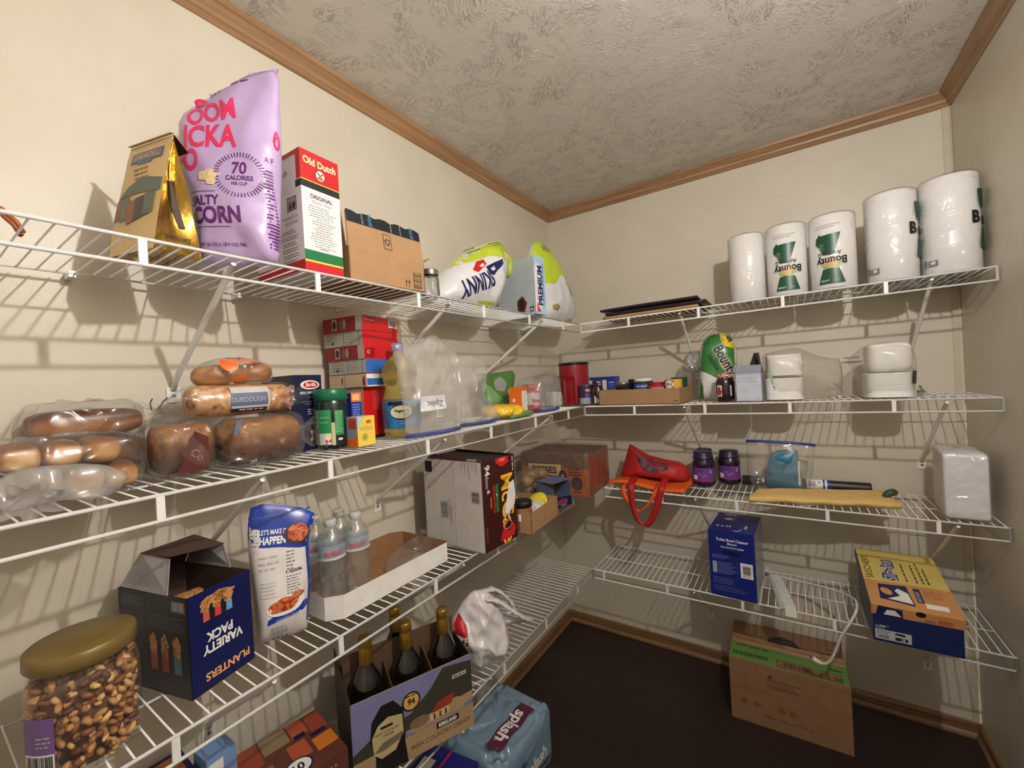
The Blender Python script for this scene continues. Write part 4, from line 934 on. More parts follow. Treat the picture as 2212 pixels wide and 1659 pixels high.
p = Paint(s, lambda u, v, k: (0.2322+k, -2.012+u, zz+v), 0.01)
p.poly([(0.048, 0.008), (0.100, 0.008), (0.102, 0.07), (0.080, 0.084), (0.070, 0.06), (0.056, 0.05), (0.060, 0.03)], REDFILM); p.text('Co', 0.078, 0.034, 0.020, mat('faded_pink_ink', (160, 120, 110), 0.5), rot=-0.8, bold=0.0)
s.make('clear_bag', t)
# sourdough muffins in a sleeve, lying on the loaves
t = thing('muffin_pack', 'sleeve of sourdough muffins with a blue label lying on the bread loaves', 'bread pack', (0.205, -1.825, zz+0.107), (0, 0, 0.03))
s = Mesh(); s.T = Matrix.Rotation(-pi/2, 4, 'X'); s.lathe([(0.0, -0.107), (0.024, -0.107), (0.030, -0.10), (0.0315, -0.08), (0.0315, 0.0), (0.031, 0.04), (0.030, 0.075), (0.020, 0.082), (0, 0.082)], MUFFIN, n=28, c=(0, -0.031, 0), mod=lambda a, z: 1+0.03*cos(z*400)); s.make('muffin_row', t)
s = Mesh(); s.T = Matrix.Rotation(-pi/2, 4, 'X'); s.lathe([(0.012, -0.135), (0.026, -0.118), (0.0335, -0.10), (0.0335, 0.078), (0.030, 0.09), (0.018, 0.10), (0.024, 0.125)], FILM2, n=40, c=(0, -0.031, 0), mod=lambda a, z: 1+0.03*ridge(a, z*30, 2))
s.T = Matrix.Identity(4); fc = lambda u, v, k: ((0.0345+k)*cos((v-0.031)/0.034), u, 0.031+(0.0345+k)*sin((v-0.031)/0.034))
p = Paint(s, fc, 0.008); SLATE = mat('slate_label', (92, 104, 132), 0.4)
p.rect(-0.045, 0.004, 0.030, 0.058, mat('pale_label', (196, 190, 188), 0.4)); p.rect(-0.045, 0.018, 0.026, 0.044, SLATE); p.rect(-0.045, 0.004, 0.026, 0.013, NAVY)
p.text('SOURDOUGH', -0.016, 0.026, 0.0135, SILVER, bold=0.0, sx=0.85); p.greek(-0.03, 0.008, 0.02, 1, 0.01, 0.003, SILVER)
s.make('sleeve', t)
s = Mesh(); knot(s, (0.0, 0.060, 0.034), (0.022, 0.086, 0.030), 0.029, 0.022, 0.030, film('pink_printed_film', (1, .86, .84), 0.35, 0.06, 0.15, 0.8, 30, (0.85, 0.55, 0.5)), 2); s.make('twisted_end', t)
# bagels on top
t = thing('bagel_bag', 'clear bag of bagels with orange print topmost on the bread pile', 'bread bag', (0.19, -1.842, zz+0.168))
OR = mat('bright_orange_print', (232, 108, 34), 0.4)
s = Puff([(-0.07, 0.0), (-0.078, 0.02), (-0.062, 0.045), (-0.03, 0.058), (0.02, 0.060), (0.055, 0.05), (0.075, 0.028), (0.078, 0.008), (0.06, 0.0), (0.0, -0.001)], 0.11, wr=0.004, ws=20, p=3, seed=12, rings=12, segs=60)
m = Mesh(); s.build(m, BFILM); p = s.paint(m, step=0.008)
p.oval(-0.027, 0.040, 0.014, 0.013, OR); p.oval(-0.012, 0.012, 0.016, 0.006, OR, amp=0.1); p.poly([(-0.04, 0.052), (0.03, 0.056), (0.05, 0.048), (0.03, 0.048), (-0.02, 0.046)], mat('salmon_print', (226, 130, 96), 0.4)); p.text('mvrk', -0.003, 0.050, 0.018, BLACK, bold=0.0, sx=0.9)
m.make('clear_bag', t, rot=LW)
for (y, z, r, lab) in ((-1.878, 0.020, 0.030, 'bagel in the topmost bread bag, left one'), (-1.808, 0.024, 0.033, 'bagel in the topmost bread bag, right one')):
    s = Mesh(); n1, n2 = 28, 12; vs = []; fs = []
    for i in range(n1):
        for j in range(n2):
            a, b = 2*pi*i/n1, 2*pi*j/n2; q = 0.019*(1+0.05*sin(a*3)); vs.append(((r-0.010+q*cos(b))*cos(a), (r-0.010+q*cos(b))*sin(a), q*sin(b)*1.05))
    for i in range(n1):
        for j in range(n2): fs.append((i*n2+j, ((i+1) % n1)*n2+j, ((i+1) % n1)*n2+(j+1) % n2, i*n2+(j+1) % n2))
    s.add(vs, fs, BAGEL, True); o = s.make('bagel', loc=(0.19, y, zz+0.170+z), rot=(0.12, 0.05, 0)); tag(o, lab, 'bagel', 'bagels in the topmost bread bag')

# ================================================================ SECOND SHELF, LEFT WALL: boxes and jars
NV = mat('barilla_navy', (18, 26, 62), 0.35)
w, d, h = 0.076, 0.135, 0.188; s = Mesh(); s.box((0, 0, 0), (w, d, h), NV); f = Paint(s, face_fn(w, d, h, 'front')); l = Paint(s, face_fn(w, d, h, 'left'))
f.oval(w/2+0.006, 0.163, 0.026, 0.0115, WHITE); f.oval(w/2+0.008, 0.163, 0.020, 0.0085, RED); f.text('Barilla', w/2+0.008, 0.1595, 0.013, WHITE, bold=0.02, sx=0.85, skew=0.15)
f.text('MINI FARFALLE', w/2+0.004, 0.140, 0.0098, WHITE, bold=0.01, sx=0.78); f.text('n. 100', w/2+0.008, 0.131, 0.006, WHITE, bold=0)
f.greek(w*0.2, 0.120, w*0.92, 2, 0.006, 0.002, GREY, just='C'); f.greek(w*0.45, 0.100, w*0.95, 3, 0.0055, 0.002, SILVER)
f.oval(w*0.7, 0.036, 0.012, 0.012, BLACK); f.poly([(w*0.50, 0.048), (w*0.62, 0.048), (w*0.57, 0.036), (w*0.63, 0.022), (w*0.49, 0.022), (w*0.55, 0.036)], GOLDP)
o = s.make('pasta_box', loc=(0.098, -1.668, zl(1, -1.66)), rot=radians(93)); tag(o, 'dark blue pasta box with a red oval emblem behind the bread bags', 'box')
# green lidded jar
KG = mat('kraft_green', (18, 104, 74), 0.35); CHEESE = mat('grated_cheese', (196, 188, 150), 0.7, bump=0.2)
t = thing('cheese_jar', 'dark green plastic jar with a ribbed green lid beside the yellow tea box', 'jar', (0.192, -1.622, zl(1, -1.62)))
r = 0.0395; s = Mesh(); DKJ = mat('dark_green_jar', (16, 34, 28), 0.25, coat=0.4)
s.lathe([(0, 0.001), (r-0.004, 0.0), (r, 0.005), (r, 0.112), (r-0.002, 0.120), (r-0.004, 0.124)], DKJ, n=40)
p = Paint(s, cyl_fn(r, -0.55), 0.008)
p.rect(-0.058, 0.012, -0.034, 0.098, mat('grey_label', (150, 150, 142), 0.5)); p.greek(-0.056, 0.092, -0.036, 12, 0.006, 0.002, DARKGREY)
p.rect(-0.034, 0.012, -0.002, 0.098, mat('mid_green_label', (44, 138, 84), 0.4)); p.rect(-0.032, 0.012, -0.004, 0.040, WHITE); p.greek(-0.030, 0.036, -0.006, 7, 0.004, 0.0012, GREY)
p.greek(-0.030, 0.078, -0.006, 2, 0.012, 0.002, mat('pale_green_ink', (150, 200, 160), 0.5)); p.rect(-0.002, 0.010, 0.006, 0.066, CHEESE)
p.rect(0.006, 0.034, 0.028, 0.096, mat('mid_green_label', (44, 138, 84), 0.4)); p.greek(0.008, 0.090, 0.026, 9, 0.006, 0.002, mat('pale_green_ink', (150, 200, 160), 0.5)); p.rect(0.006, 0.008, 0.028, 0.032, BLACK); p.oval(0.018, 0.024, 0.006, 0.003, WHITE)
s.make('jar_body', t)
s = Mesh(); s.lathe([(0, 0.150), (r-0.002, 0.150), (r+0.0005, 0.147), (r+0.001, 0.122), (r-0.002, 0.120)], KG, n=72, mod=lambda a, z: 1+0.006*(sin(a*36) > 0)*(z < 0.149)); s.make('ribbed_lid', t)
# tea box
w, d, h = 0.056, 0.040, 0.075; s = Mesh(); TY = mat('tea_yellow', (240, 206, 84), 0.4); s.box((0, 0, 0), (w, d, h), TY, ms={'left': mat('tea_grey_blue', (140, 150, 176), 0.45)})
f = Paint(s, face_fn(w, d, h, 'front')); l = Paint(s, face_fn(w, d, h, 'left'))
f.poly([(0, h), (0.020, h), (0, 0.045)], mat('pale_sky_print', (176, 196, 224), 0.4)); f.oval(0.036, 0.060, 0.009, 0.0045, ORANGE); f.oval(0.036, 0.060, 0.0085, 0.0038, RED); f.text('Lipton', 0.036, 0.058, 0.0055, YELLOW, bold=0.02, sx=0.85)
f.greek(0.006, 0.046, 0.05, 2, 0.005, 0.0015, GREY); f.ring(0.022, 0.022, 0.0085, 0.0085, 0.002, mat('seal_green', (70, 120, 90), 0.4)); f.oval(0.022, 0.022, 0.004, 0.003, mat('seal_green', (70, 120, 90), 0.4), rot=0.7)
l.rect(d*0.2, 0.045, d*0.85, 0.070, RED); l.greek(d*0.25, 0.065, d*0.8, 4, 0.0055, 0.002, ORANGE); l.poly([(0, 0), (d, 0), (d, 0.03), (d*0.5, 0.02), (0, 0.018)], ORANGE)
o = s.make('tea_box', loc=(0.245, -1.575, zl(1, -1.57)), rot=radians(94)); tag(o, 'small yellow tea bag box in front of the red box stack', 'box')
w, d, h = 0.032, 0.06, 0.136; s = Mesh(); s.box((0, 0, 0), (w, d, h), mat('royal_blue_box', (32, 56, 152), 0.4)); f = Paint(s, face_fn(w, d, h, 'front'))
f.rect(0, 0.112, w, h, ORANGE); f.rect(0.004, 0.116, w-0.006, h-0.004, mat('pale_orange_print', (240, 186, 120), 0.4)); f.greek(0.004, 0.103, w-0.003, 12, 0.0065, 0.0022, mat('pale_blue_ink', (150, 170, 230), 0.5))
o = s.make('mix_box', loc=(0.180, -1.560, zl(1, -1.56)), rot=radians(92)); tag(o, 'narrow blue box with an orange top behind the yellow tea box', 'box')
# the stack of red boxes, each its own
RB = mat('bright_red_box', (206, 26, 32), 0.35, coat=0.1); GL = mat('grey_label_side', (170, 166, 158), 0.5); MAR = mat('maroon_side', (140, 30, 34), 0.5)
def redbox(z0, x, y, w, d, h, rot, side, front, label, kind):
    s = Mesh(); s.box((0, 0, 0), (w, d, h), RB if front != 'blue' else mat('sky_blue_box', (50, 110, 190), 0.4), ms={'left': GL if side != 'tan' else mat('tan_label_side', (196, 180, 148), 0.5)})
    f = Paint(s, face_fn(w, d, h, 'front')); l = Paint(s, face_fn(w, d, h, 'left'))
    if side == 'red':
        l.rect(0, 0, d*0.84, h, MAR); l.rect(d*0.24, h*0.14, d*0.36, h*0.9, GL); l.oval(d*0.30, h*0.5, 0.006, h*0.3, BLACK)
        for k, c in enumerate(((110, 100, 84), (170, 140, 110), (90, 60, 50))): l.oval(d*(0.47+0.09*k), h*0.5, 0.006, h*0.36, mat('food_side_%d' % k, c, 0.5), amp=0.12)
    elif side == 'grey':
        l.greek(d*0.1, h*0.84, d*0.42, 4, h*0.2, 0.0016, DARKGREY, seed=int(z0*1000)); l.greek(d*0.55, h*0.84, d*0.8, 4, h*0.2, 0.0016, GREY, seed=3); l.oval(d*0.24, h*0.28, 0.0045, 0.0055, DARKGREY); l.rect(d*0.52, 0, d*0.53, h, DARKGREY); l.rect(d*0.9, 0, d*0.91, h, DARKGREY)
    elif side == 'tan':
        l.rect(0, 0, d, 0.002, MAR); l.rect(0, h-0.002, d, h, MAR); l.rect(d*0.42, 0, d*0.43, h, MAR); l.rect(0, 0, 0.002, h, MAR); l.rect(d-0.002, 0, d, h, MAR); l.oval(d*0.93, h*0.45, 0.005, h*0.36, MAR); l.oval(d*0.36, h*0.5, 0.003, h*0.3, MAR); l.greek(d*0.05, h*0.8, d*0.3, 3, h*0.25, 0.0015, GREY)
    if front == 'bar':
        f.bars(w*0.73, h*0.35, w*0.97, h*0.95, WHITE, BLACK); f.poly([(w*0.05, h), (w*0.36, h), (w*0.33, h*0.5), (w*0.05, h*0.5)], mat('deep_red_print', (150, 12, 20), 0.4)); f.text('PRO-SAVERS', w*0.22, h*0.66, 0.006, WHITE, bold=0.01, sx=0.9); f.ring(w*0.09, h*0.74, 0.004, 0.004, 0.001, WHITE)
    elif front == 'logo': f.poly([(w*0.05, h*0.8), (w*0.3, h*0.8), (w*0.27, h*0.1), (w*0.05, h*0.1)], mat('deep_red_print', (150, 12, 20), 0.4)); f.ring(w*0.12, h*0.5, 0.005, 0.005, 0.0015, WHITE)
    elif front == 'bluew': f.rect(0, 0, w, h, WHITE); f.rect(0.002, h*0.15, w, h*0.62, mat('sky_blue_box', (50, 110, 190), 0.4)); f.rect(0, h*0.94, w, h, RED); f.rect(0, 0, w, h*0.06, RED)
    elif front == 'upright': f.greek(w*0.3, h*0.95, w*0.9, 12, h*0.035, 0.0012, mat('pink_ink', (224, 120, 130), 0.5)); f.rect(0, 0, w, h*0.06, BLACK)
    o = s.make('meal_box', loc=(x, y, z0), rot=radians(rot)); tag(o, label, 'box', 'red boxes stacked behind the oil bottle')
zz = zl(1, -1.45); X0 = 0.100
# upright pair at the bottom, then boxes lying flat
redbox(zz, X0-0.002, -1.452, 0.110, 0.120, 0.148, 96, 'grey', 'upright', 'tall red box standing at the bottom of the red box stack', 'up')
z = zz+0.1485
for (h, side, front, dx, dy, w, d, rot, lab) in ((0.0405, 'tan', 'bluew', 0.0, 0.0, 0.126, 0.150, 97, 'box with a tan label side and blue and white front, near the stack bottom'),
        (0.0395, 'grey', 'blue', 0.002, 0.0, 0.126, 0.148, 97, 'box with a sky blue front in the middle of the red stack'),
        (0.0395, 'red', 'logo', -0.001, 0.004, 0.140, 0.150, 97, 'red box with a maroon side, third from the top of the stack'),
        (0.0405, 'grey', 'plain', -0.006, 0.004, 0.142, 0.156, 97, 'red box with a grey label side, second from the top of the stack'),
        (0.0420, 'red', 'bar', -0.002, 0.003, 0.148, 0.152, 98, 'topmost red box of the stack, with a barcode')):
    redbox(z, X0+dx, -1.448+dy, w, d, h, rot, side, front, lab, ''); z += h+0.0005
# vegetable oil bottle
OIL = bpy.data.materials.new('yellow_oil'); OIL.use_nodes = True
_b = OIL.node_tree.nodes['Principled BSDF']; _b.inputs['Base Color'].default_value = rgb(224, 204, 130); _b.inputs['Transmission Weight'].default_value = 0.75; _b.inputs['Roughness'].default_value = 0.08; _b.inputs['IOR'].default_value = 1.2
_n = OIL.node_tree.nodes.new('ShaderNodeTexNoise'); _n.inputs['Scale'].default_value = 30; _bp = OIL.node_tree.nodes.new('ShaderNodeBump'); _bp.inputs['Strength'].default_value = 0.15
OIL.node_tree.links.new(_n.outputs['Fac'], _bp.inputs['Height']); OIL.node_tree.links.new(_bp.outputs['Normal'], _b.inputs['Normal'])
t = thing('oil_bottle', 'vegetable oil bottle with a blue cap and blue label behind the clear zip bag', 'bottle', (0.222, -1.417, zl(1, -1.42)), radians(70))
s = Mesh(); sq = lambda a, z: 1.0+0.24*max(0, min(1, (0.236-z)/0.03))+0.10*(abs(cos(2*a))**2*-1+1)*(z < 0.2)-0.03
s.lathe([(0, 0.004), (0.034, 0.002), (0.039, 0.006), (0.0405, 0.014), (0.040, 0.025), (0.040, 0.112), (0.036, 0.128), (0.033, 0.145), (0.036, 0.162), (0.0395, 0.178), (0.0395, 0.198), (0.036, 0.210), (0.028, 0.224), (0.018, 0.238), (0.014, 0.244), (0.0138, 0.252)], OIL, n=48, mod=lambda a, z: sq(a, z)+0.018*max(0, cos(a*18))*(0.165 < z < 0.215)+0.012*cos(z*420)*(0.115 < z < 0.16)); s.make('filled_body', t)
s = Mesh(); LB = mat('oil_label_blue', (44, 140, 208), 0.35); r = 0.043
s.lathe([(r-0.001, 0.028), (r, 0.030), (r, 0.104), (r-0.001, 0.106)], LB, n=48, mod=lambda a, z: sq(a, z)*0.985)
fm = lambda u, v, k: tuple(Vector(((r+0.0006+k)*sq(-pi/2+u/r, 0.1)*0.985*cos(-pi/2+u/r), (r+0.0006+k)*sq(-pi/2+u/r, 0.1)*0.985*sin(-pi/2+u/r), v)))
p = Paint(s, fm, 0.008); p.oval(-0.010, 0.075, 0.030, 0.024, NAVY); p.oval(-0.016, 0.074, 0.024, 0.018, mat('cream_label', (226, 222, 186), 0.4)); p.text('Vegetable', -0.014, 0.074, 0.011, BLACK, bold=0.03, sx=0.8); p.text('Oil', -0.006, 0.064, 0.010, BLACK, bold=0.03)
p.rect(-0.045, 0.095, -0.01, 0.104, NAVY); p.text('NETTING', 0.033, 0.090, 0.012, mat('pale_blue_ink', (150, 170, 230), 0.5), rot=-pi/2, al='L', bold=0.01); p.greek(-0.02, 0.048, 0.02, 2, 0.008, 0.0025, mat('pale_blue_ink', (150, 170, 230), 0.5)); p.bars(0.040, 0.040, 0.054, 0.092, WHITE, BLACK, horiz=True)
s.make('label_band', t)
s = Mesh(); s.lathe([(0, 0.272), (0.014, 0.272), (0.0158, 0.269), (0.0158, 0.250), (0.0148, 0.248)], mat('royal_blue_cap', (28, 60, 168), 0.3), n=36, mod=lambda a, z: 1+0.02*sin(a*30)*(z < 0.27)); s.make('cap', t)
# clear zip bags standing upside down, blue zips on the shelf
ZIPB = mat('zip_strip_blue', (70, 84, 160), 0.3)
ZF = film('zip_bag_plastic', haze=0.20, gloss=0.12, rough=0.15, bump=0.9, bscale=16, hcol=(0.80, 0.78, 0.76))
def zipbag(name, label, loc, rot, outline, t_, strip, seed, brand=None):
    t = thing(name, label, 'zip bag', loc, rot)
    pf = Puff(outline, t_, wr=0.008, ws=17, p=8, seed=seed, sm=0, rings=26, segs=110)
    s = Mesh(); pf.build(s, ZF)
    if brand:
        p = pf.paint(s, step=0.01); p.rect(brand[0], brand[1], brand[0]+0.098, brand[1]+0.042, mat('frosted_white_label', (214, 214, 220), 0.4))
        p.text('Ziploc', brand[0]+0.090, brand[1]+0.026, 0.024, GREY, rot=pi, al='L', bold=0.02); p.greek(brand[0]+0.06, brand[1]-0.006, brand[0]+0.095, 4, 0.005, 0.002, WHITE)
    s.make('clear_pouch', t); s = Mesh(); s.tube(strip, [0.0035]*len(strip), ZIPB, n=8, flat=1.8); s.make('zip_strip', t)
zipbag('zip_bag', 'large clear zip bag upside down in front of the oil bottle', (0.304, -1.372, zl(1, -1.4)), LW-0.06,
       [(-0.10, 0.010), (-0.106, 0.10), (-0.120, 0.215), (-0.135, 0.262), (-0.06, 0.262), (-0.03, 0.268), (0.0, 0.288), (0.028, 0.291), (0.060, 0.268), (0.112, 0.236), (0.113, 0.12), (0.113, 0.006), (0.0, 0.004)], 0.022,
       [(-0.10, 0, 0.008), (-0.03, 0.002, 0.006), (0.04, -0.002, 0.005), (0.108, 0, 0.007)], 21, (-0.058, 0.072))
zipbag('zip_bag', 'second clear zip bag leaning to the right, left of the green snack bag', (0.285, -1.150, zl(1, -1.2)), LW-0.05,
       [(-0.10, 0.008), (-0.10, 0.12), (-0.095, 0.232), (-0.03, 0.240), (0.03, 0.228), (0.060, 0.205), (0.050, 0.15), (0.038, 0.10), (0.07, 0.055), (0.118, 0.010), (0.02, 0.004)], 0.04,
       [(-0.085, 0, 0.008), (0.0, 0.004, 0.006), (0.06, -0.002, 0.006), (0.116, 0, 0.008)], 23)
# green snack pouch and yellow pouch
GP = mat('leaf_green_pouch', (74, 116, 52), 0.28, coat=0.35, bump=0.1)
t = thing('snack_pouch', 'green snack pouch with a clear window standing behind the yellow pouch', 'snack bag', (0.135, -0.81, zl(1, -0.8)), radians(70))
pf = Puff([(-0.075, 0.012), (-0.083, 0.075), (-0.096, 0.130), (-0.096, 0.168), (-0.09, 0.180), (-0.03, 0.178), (0.03, 0.182), (0.088, 0.187), (0.100, 0.165), (0.088, 0.11), (0.064, 0.06), (0.055, 0.012), (0.0, 0.008)], 0.07, wr=0.006, ws=12, p=3, tf=lambda u, v: 1.1-0.9*v/0.19, seed=31, sm=0, rings=18, segs=80)
s = Mesh(); pf.build(s, GP, lambda u, v: GP if v > 0.05 else mat('tan_window', (176, 156, 110), 0.35)); p = pf.paint(s, step=0.01)
p.oval(0.005, 0.130, 0.032, 0.030, mat('window_grey', (140, 146, 138), 0.2, coat=0.6), amp=0.06); p.rect(0.042, 0.085, 0.060, 0.105, mat('pale_mark', (170, 190, 160), 0.4)); p.poly([(-0.07, 0.135), (-0.05, 0.125), (0.0, 0.075), (-0.02, 0.05), (-0.06, 0.05)], mat('light_leaf', (112, 154, 98), 0.3, coat=0.3))
s.make('pouch_body', t)
YP = mat('sunny_yellow_pouch', (236, 190, 40), 0.3, coat=0.3)
s = Mesh(); pf = Puff([(-0.105, 0.008), (-0.115, 0.03), (-0.10, 0.05), (-0.03, 0.055), (0.04, 0.052), (0.085, 0.038), (0.095, 0.018), (0.05, 0.002), (-0.05, 0.0)], 0.11, wr=0.022, ws=20, p=2.4, seed=33, rings=26, segs=110)
pf.build(s, YP); o = s.make('yellow_pouch', loc=(0.245, -0.915, zl(1, -0.9)), rot=LW-0.25); tag(o, 'crumpled yellow snack pouch lying in front of the green pouch', 'snack bag')
s = Mesh(); pf = Puff([(-0.12, 0.0), (-0.06, 0.016), (0.02, 0.024), (0.06, 0.018), (0.09, 0.0), (0.0, -0.001)], 0.05, wr=0.004, ws=18, seed=35); pf.build(s, mat('mid_green_pouch', (86, 144, 76), 0.35, coat=0.3))
o = s.make('flat_green_pouch', loc=(0.288, -0.865, zl(1, -0.87)+0.001), rot=LW-0.05); tag(o, 'flat green pouch under the crumpled yellow pouch at the shelf edge', 'snack bag')
# orange box, red spice tub in a zip bag
w, d, h = 0.048, 0.055, 0.115; s = Mesh(); s.box((0, 0, 0), (w, d, h), ORANGE); f = Paint(s, face_fn(w, d, h, 'front')); l = Paint(s, face_fn(w, d, h, 'left'))
f.rect(0.006, 0.004, w, 0.100, WHITE); f.greek(0.012, 0.094, w-0.006, 13, 0.0065, 0.0022, SILVER); l.rect(0.016, 0.056, 0.026, 0.070, WHITE); l.poly([(0, 0), (d*0.6, 0), (d*0.5, 0.03), (0, 0.02)], mat('pale_orange_print', (240, 186, 120), 0.4))
o = s.make('cereal_box', loc=(0.250, -0.828, zl(1, -0.83)), rot=radians(93)); tag(o, 'small orange box with a white front panel left of the red tub', 'box')
t = thing('red_tub', 'red plastic tub with a white label, inside the clear bag by the orange box', 'tub', (0.225, -0.680, zl(1, -0.68)))
s = Mesh(); RT = mat('red_tub_plastic', (196, 40, 46), 0.3, coat=0.3); r = 0.036; s.lathe([(0, 0.001), (r-0.004, 0.0), (r, 0.004), (r, 0.088), (r-0.004, 0.096), (r-0.006, 0.098)], RT, n=40)
p = Paint(s, cyl_fn(r, -0.65), 0.01); p.rect(-0.045, 0.034, 0.045, 0.084, WHITE); p.poly([(-0.01, 0.040), (0.03, 0.040), (0.045, 0.052), (0.0, 0.056), (-0.012, 0.062)], RED); s.make('tub_body', t)
s = Mesh(); s.lathe([(0, 0.122), (r-0.002, 0.122), (r+0.001, 0.119), (r+0.001, 0.100), (r-0.003, 0.098)], RED, n=48); s.make('lid', t)
zipbag('zip_bag', 'purplish clear zip bag around the red tub, blue zip on the shelf', (0.225, -0.62, zl(1, -0.62)), LW-0.12,
       [(-0.105, 0.006), (-0.105, 0.10), (-0.09, 0.135), (-0.03, 0.155), (0.05, 0.165), (0.10, 0.150), (0.115, 0.08), (0.13, 0.008), (0.0, 0.003)], 0.135,
       [(-0.105, -0.066, 0.007), (-0.05, -0.07, 0.005), (0.02, -0.068, 0.005), (0.06, -0.066, 0.007)], 25)
# little tins by the corner and the red coffee canister
s = Mesh(); w = 0.05; s.box((0, 0, 0), (w, 0.075, 0.072), mat('white_green_carton', (226, 230, 222), 0.45)); p = Paint(s, face_fn(w, 0.075, 0.072, 'front')); p.rect(w*0.5, 0.0, w*0.56, 0.072, mat('seal_green', (70, 120, 90), 0.4))
o = s.make('small_carton', loc=(0.165, -0.365, zl(1, -0.37)), rot=radians(60), bevel=0.006); tag(o, 'small white carton with a green seam in front of the red canister', 'carton')
s = Mesh(); s.lathe([(0, 0), (0.026, 0), (0.026, 0.068), (0, 0.068)], mat('dark_red_tin', (150, 24, 34), 0.3, 0.2), smooth=False); o = s.make('spice_tin', loc=(0.095, -0.395, zl(1, -0.4)+0.0005)); tag(o, 'small dark red tin left of the white carton', 'tin')
s = Mesh(); s.box((0, 0, 0), (0.16, 0.05, 0.155), mat('taupe_block', (146, 134, 116), 0.6)); o = s.make('taupe_carton', loc=(0.062, -0.255, zl(1, -0.25)), rot=radians(90)); tag(o, 'plain taupe carton against the left wall behind the red canister', 'carton')
FR = mat('coffee_red_plastic', (150, 22, 34), 0.38, coat=0.1)
t = thing('coffee_canister', 'tall dark red coffee canister with a black lid and a moulded grip in the corner', 'canister', (0.210, -0.205, zl(1, -0.2)))
s = Mesh(); r = 0.078
def grip(a, z):
    q = 1+0.03*(abs(cos(2*a))-0.6)
    for a0 in (-1.55, 1.6, 0.4-pi):
        da = (a-a0+pi) % (2*pi)-pi
        if 0.0 < z < 0.142 and abs(da) < 0.42: q *= 1-0.16*min(1, (0.42-abs(da))/0.10)*min(1, (0.142-z)/0.012)
    return q
prof = [(0, 0.001), (r*0.93, 0.0), (r*0.96, 0.006)]+[(r*(0.96+0.04*k/16), 0.01+0.19*k/16) for k in range(17)]+[(r*0.99, 0.206)]
s.lathe(prof, FR, n=120, mod=grip); s.make('canister_body', t)
s = Mesh(); s.lathe([(0, 0.2175), (r*0.96, 0.2175), (r*1.03, 0.214), (r*1.03, 0.205), (r*1.0, 0.203)], mat('black_plastic_lid', (20, 18, 20), 0.3), n=48, mod=lambda a, z: 1+0.03*(abs(cos(2*a))-0.6)); s.make('lid', t)
w, d, h = 0.150, 0.05, 0.135; s = Mesh(); s.box((0, 0, 0), (w, d, h), mat('corner_box_blue', (36, 62, 158), 0.4)); f = Paint(s, face_fn(w, d, h, 'front')); f.rect(0, 0.03, w*0.66, 0.118, WHITE); f.rect(w*0.74, 0.10, w*0.95, 0.108, mat('pale_blue_ink', (150, 170, 230), 0.5)); f.greek(w*0.74, 0.09, w*0.95, 2, 0.012, 0.003, mat('pale_blue_ink', (150, 170, 230), 0.5))
o = s.make('blue_box', loc=(0.340, -0.105, zb(1, 0.34)), rot=radians(-5)); tag(o, 'blue and white box against the back wall right of the red canister', 'box')
t = thing('tall_can', 'short purple can with a gold mark in front of the red canister', 'can', (0.300, -0.262, zb(1, 0.3)))
s = Mesh(); r = 0.036; s.lathe([(0, 0.0005), (r-0.003, 0.0005), (r, 0.003), (r, 0.098), (r-0.003, 0.101), (r-0.004, 0.099), (0, 0.099)], STEEL, n=40)
p = Paint(s, cyl_fn(r, -0.75), 0.008); p.rect(-0.09, 0.034, 0.09, 0.096, mat('violet_label', (66, 42, 96), 0.35)); p.rect(-0.09, 0.004, 0.09, 0.034, mat('silver_label', (176, 178, 186), 0.35)); p.oval(-0.006, 0.072, 0.014, 0.007, GOLDP, amp=0.1); p.rect(-0.02, 0.034, 0.014, 0.058, mat('blue_violet_label', (80, 84, 160), 0.35)); p.greek(-0.018, 0.024, 0.014, 3, 0.006, 0.002, GREY)
s.make('can_body', t)
t = thing('sauce_bottle', 'dark glass sauce bottle with a white label left of the cardboard can tray', 'bottle', (0.372, -0.285, zb(1, 0.37)))
s = Mesh(); DG = mat('dark_brown_glass', (44, 18, 22), 0.12, coat=0.6); s.lathe([(0, 0.001), (0.028, 0.0), (0.032, 0.004), (0.032, 0.05), (0.029, 0.072), (0.024, 0.09), (0.024, 0.108)], DG, n=36)
p = Paint(s, cyl_fn(0.032, -0.85), 0.008); p.poly([(-0.03, 0.006), (-0.002, 0.010), (0.014, 0.008), (0.014, 0.028), (-0.008, 0.026), (-0.030, 0.046)], WHITE); s.make('bottle_body', t)
s = Mesh(); s.lathe([(0, 0.120), (0.023, 0.120), (0.025, 0.117), (0.025, 0.090), (0.023, 0.088)], mat('dark_purple_cap', (62, 34, 70), 0.35), n=36); p = Paint(s, cyl_fn(0.025, -0.85), 0.008); p.text('MCP', 0.002, 0.106, 0.008, WHITE, bold=0.02); p.text('aged', 0.002, 0.096, 0.008, WHITE, bold=0.02); s.make('wide_cap', t)
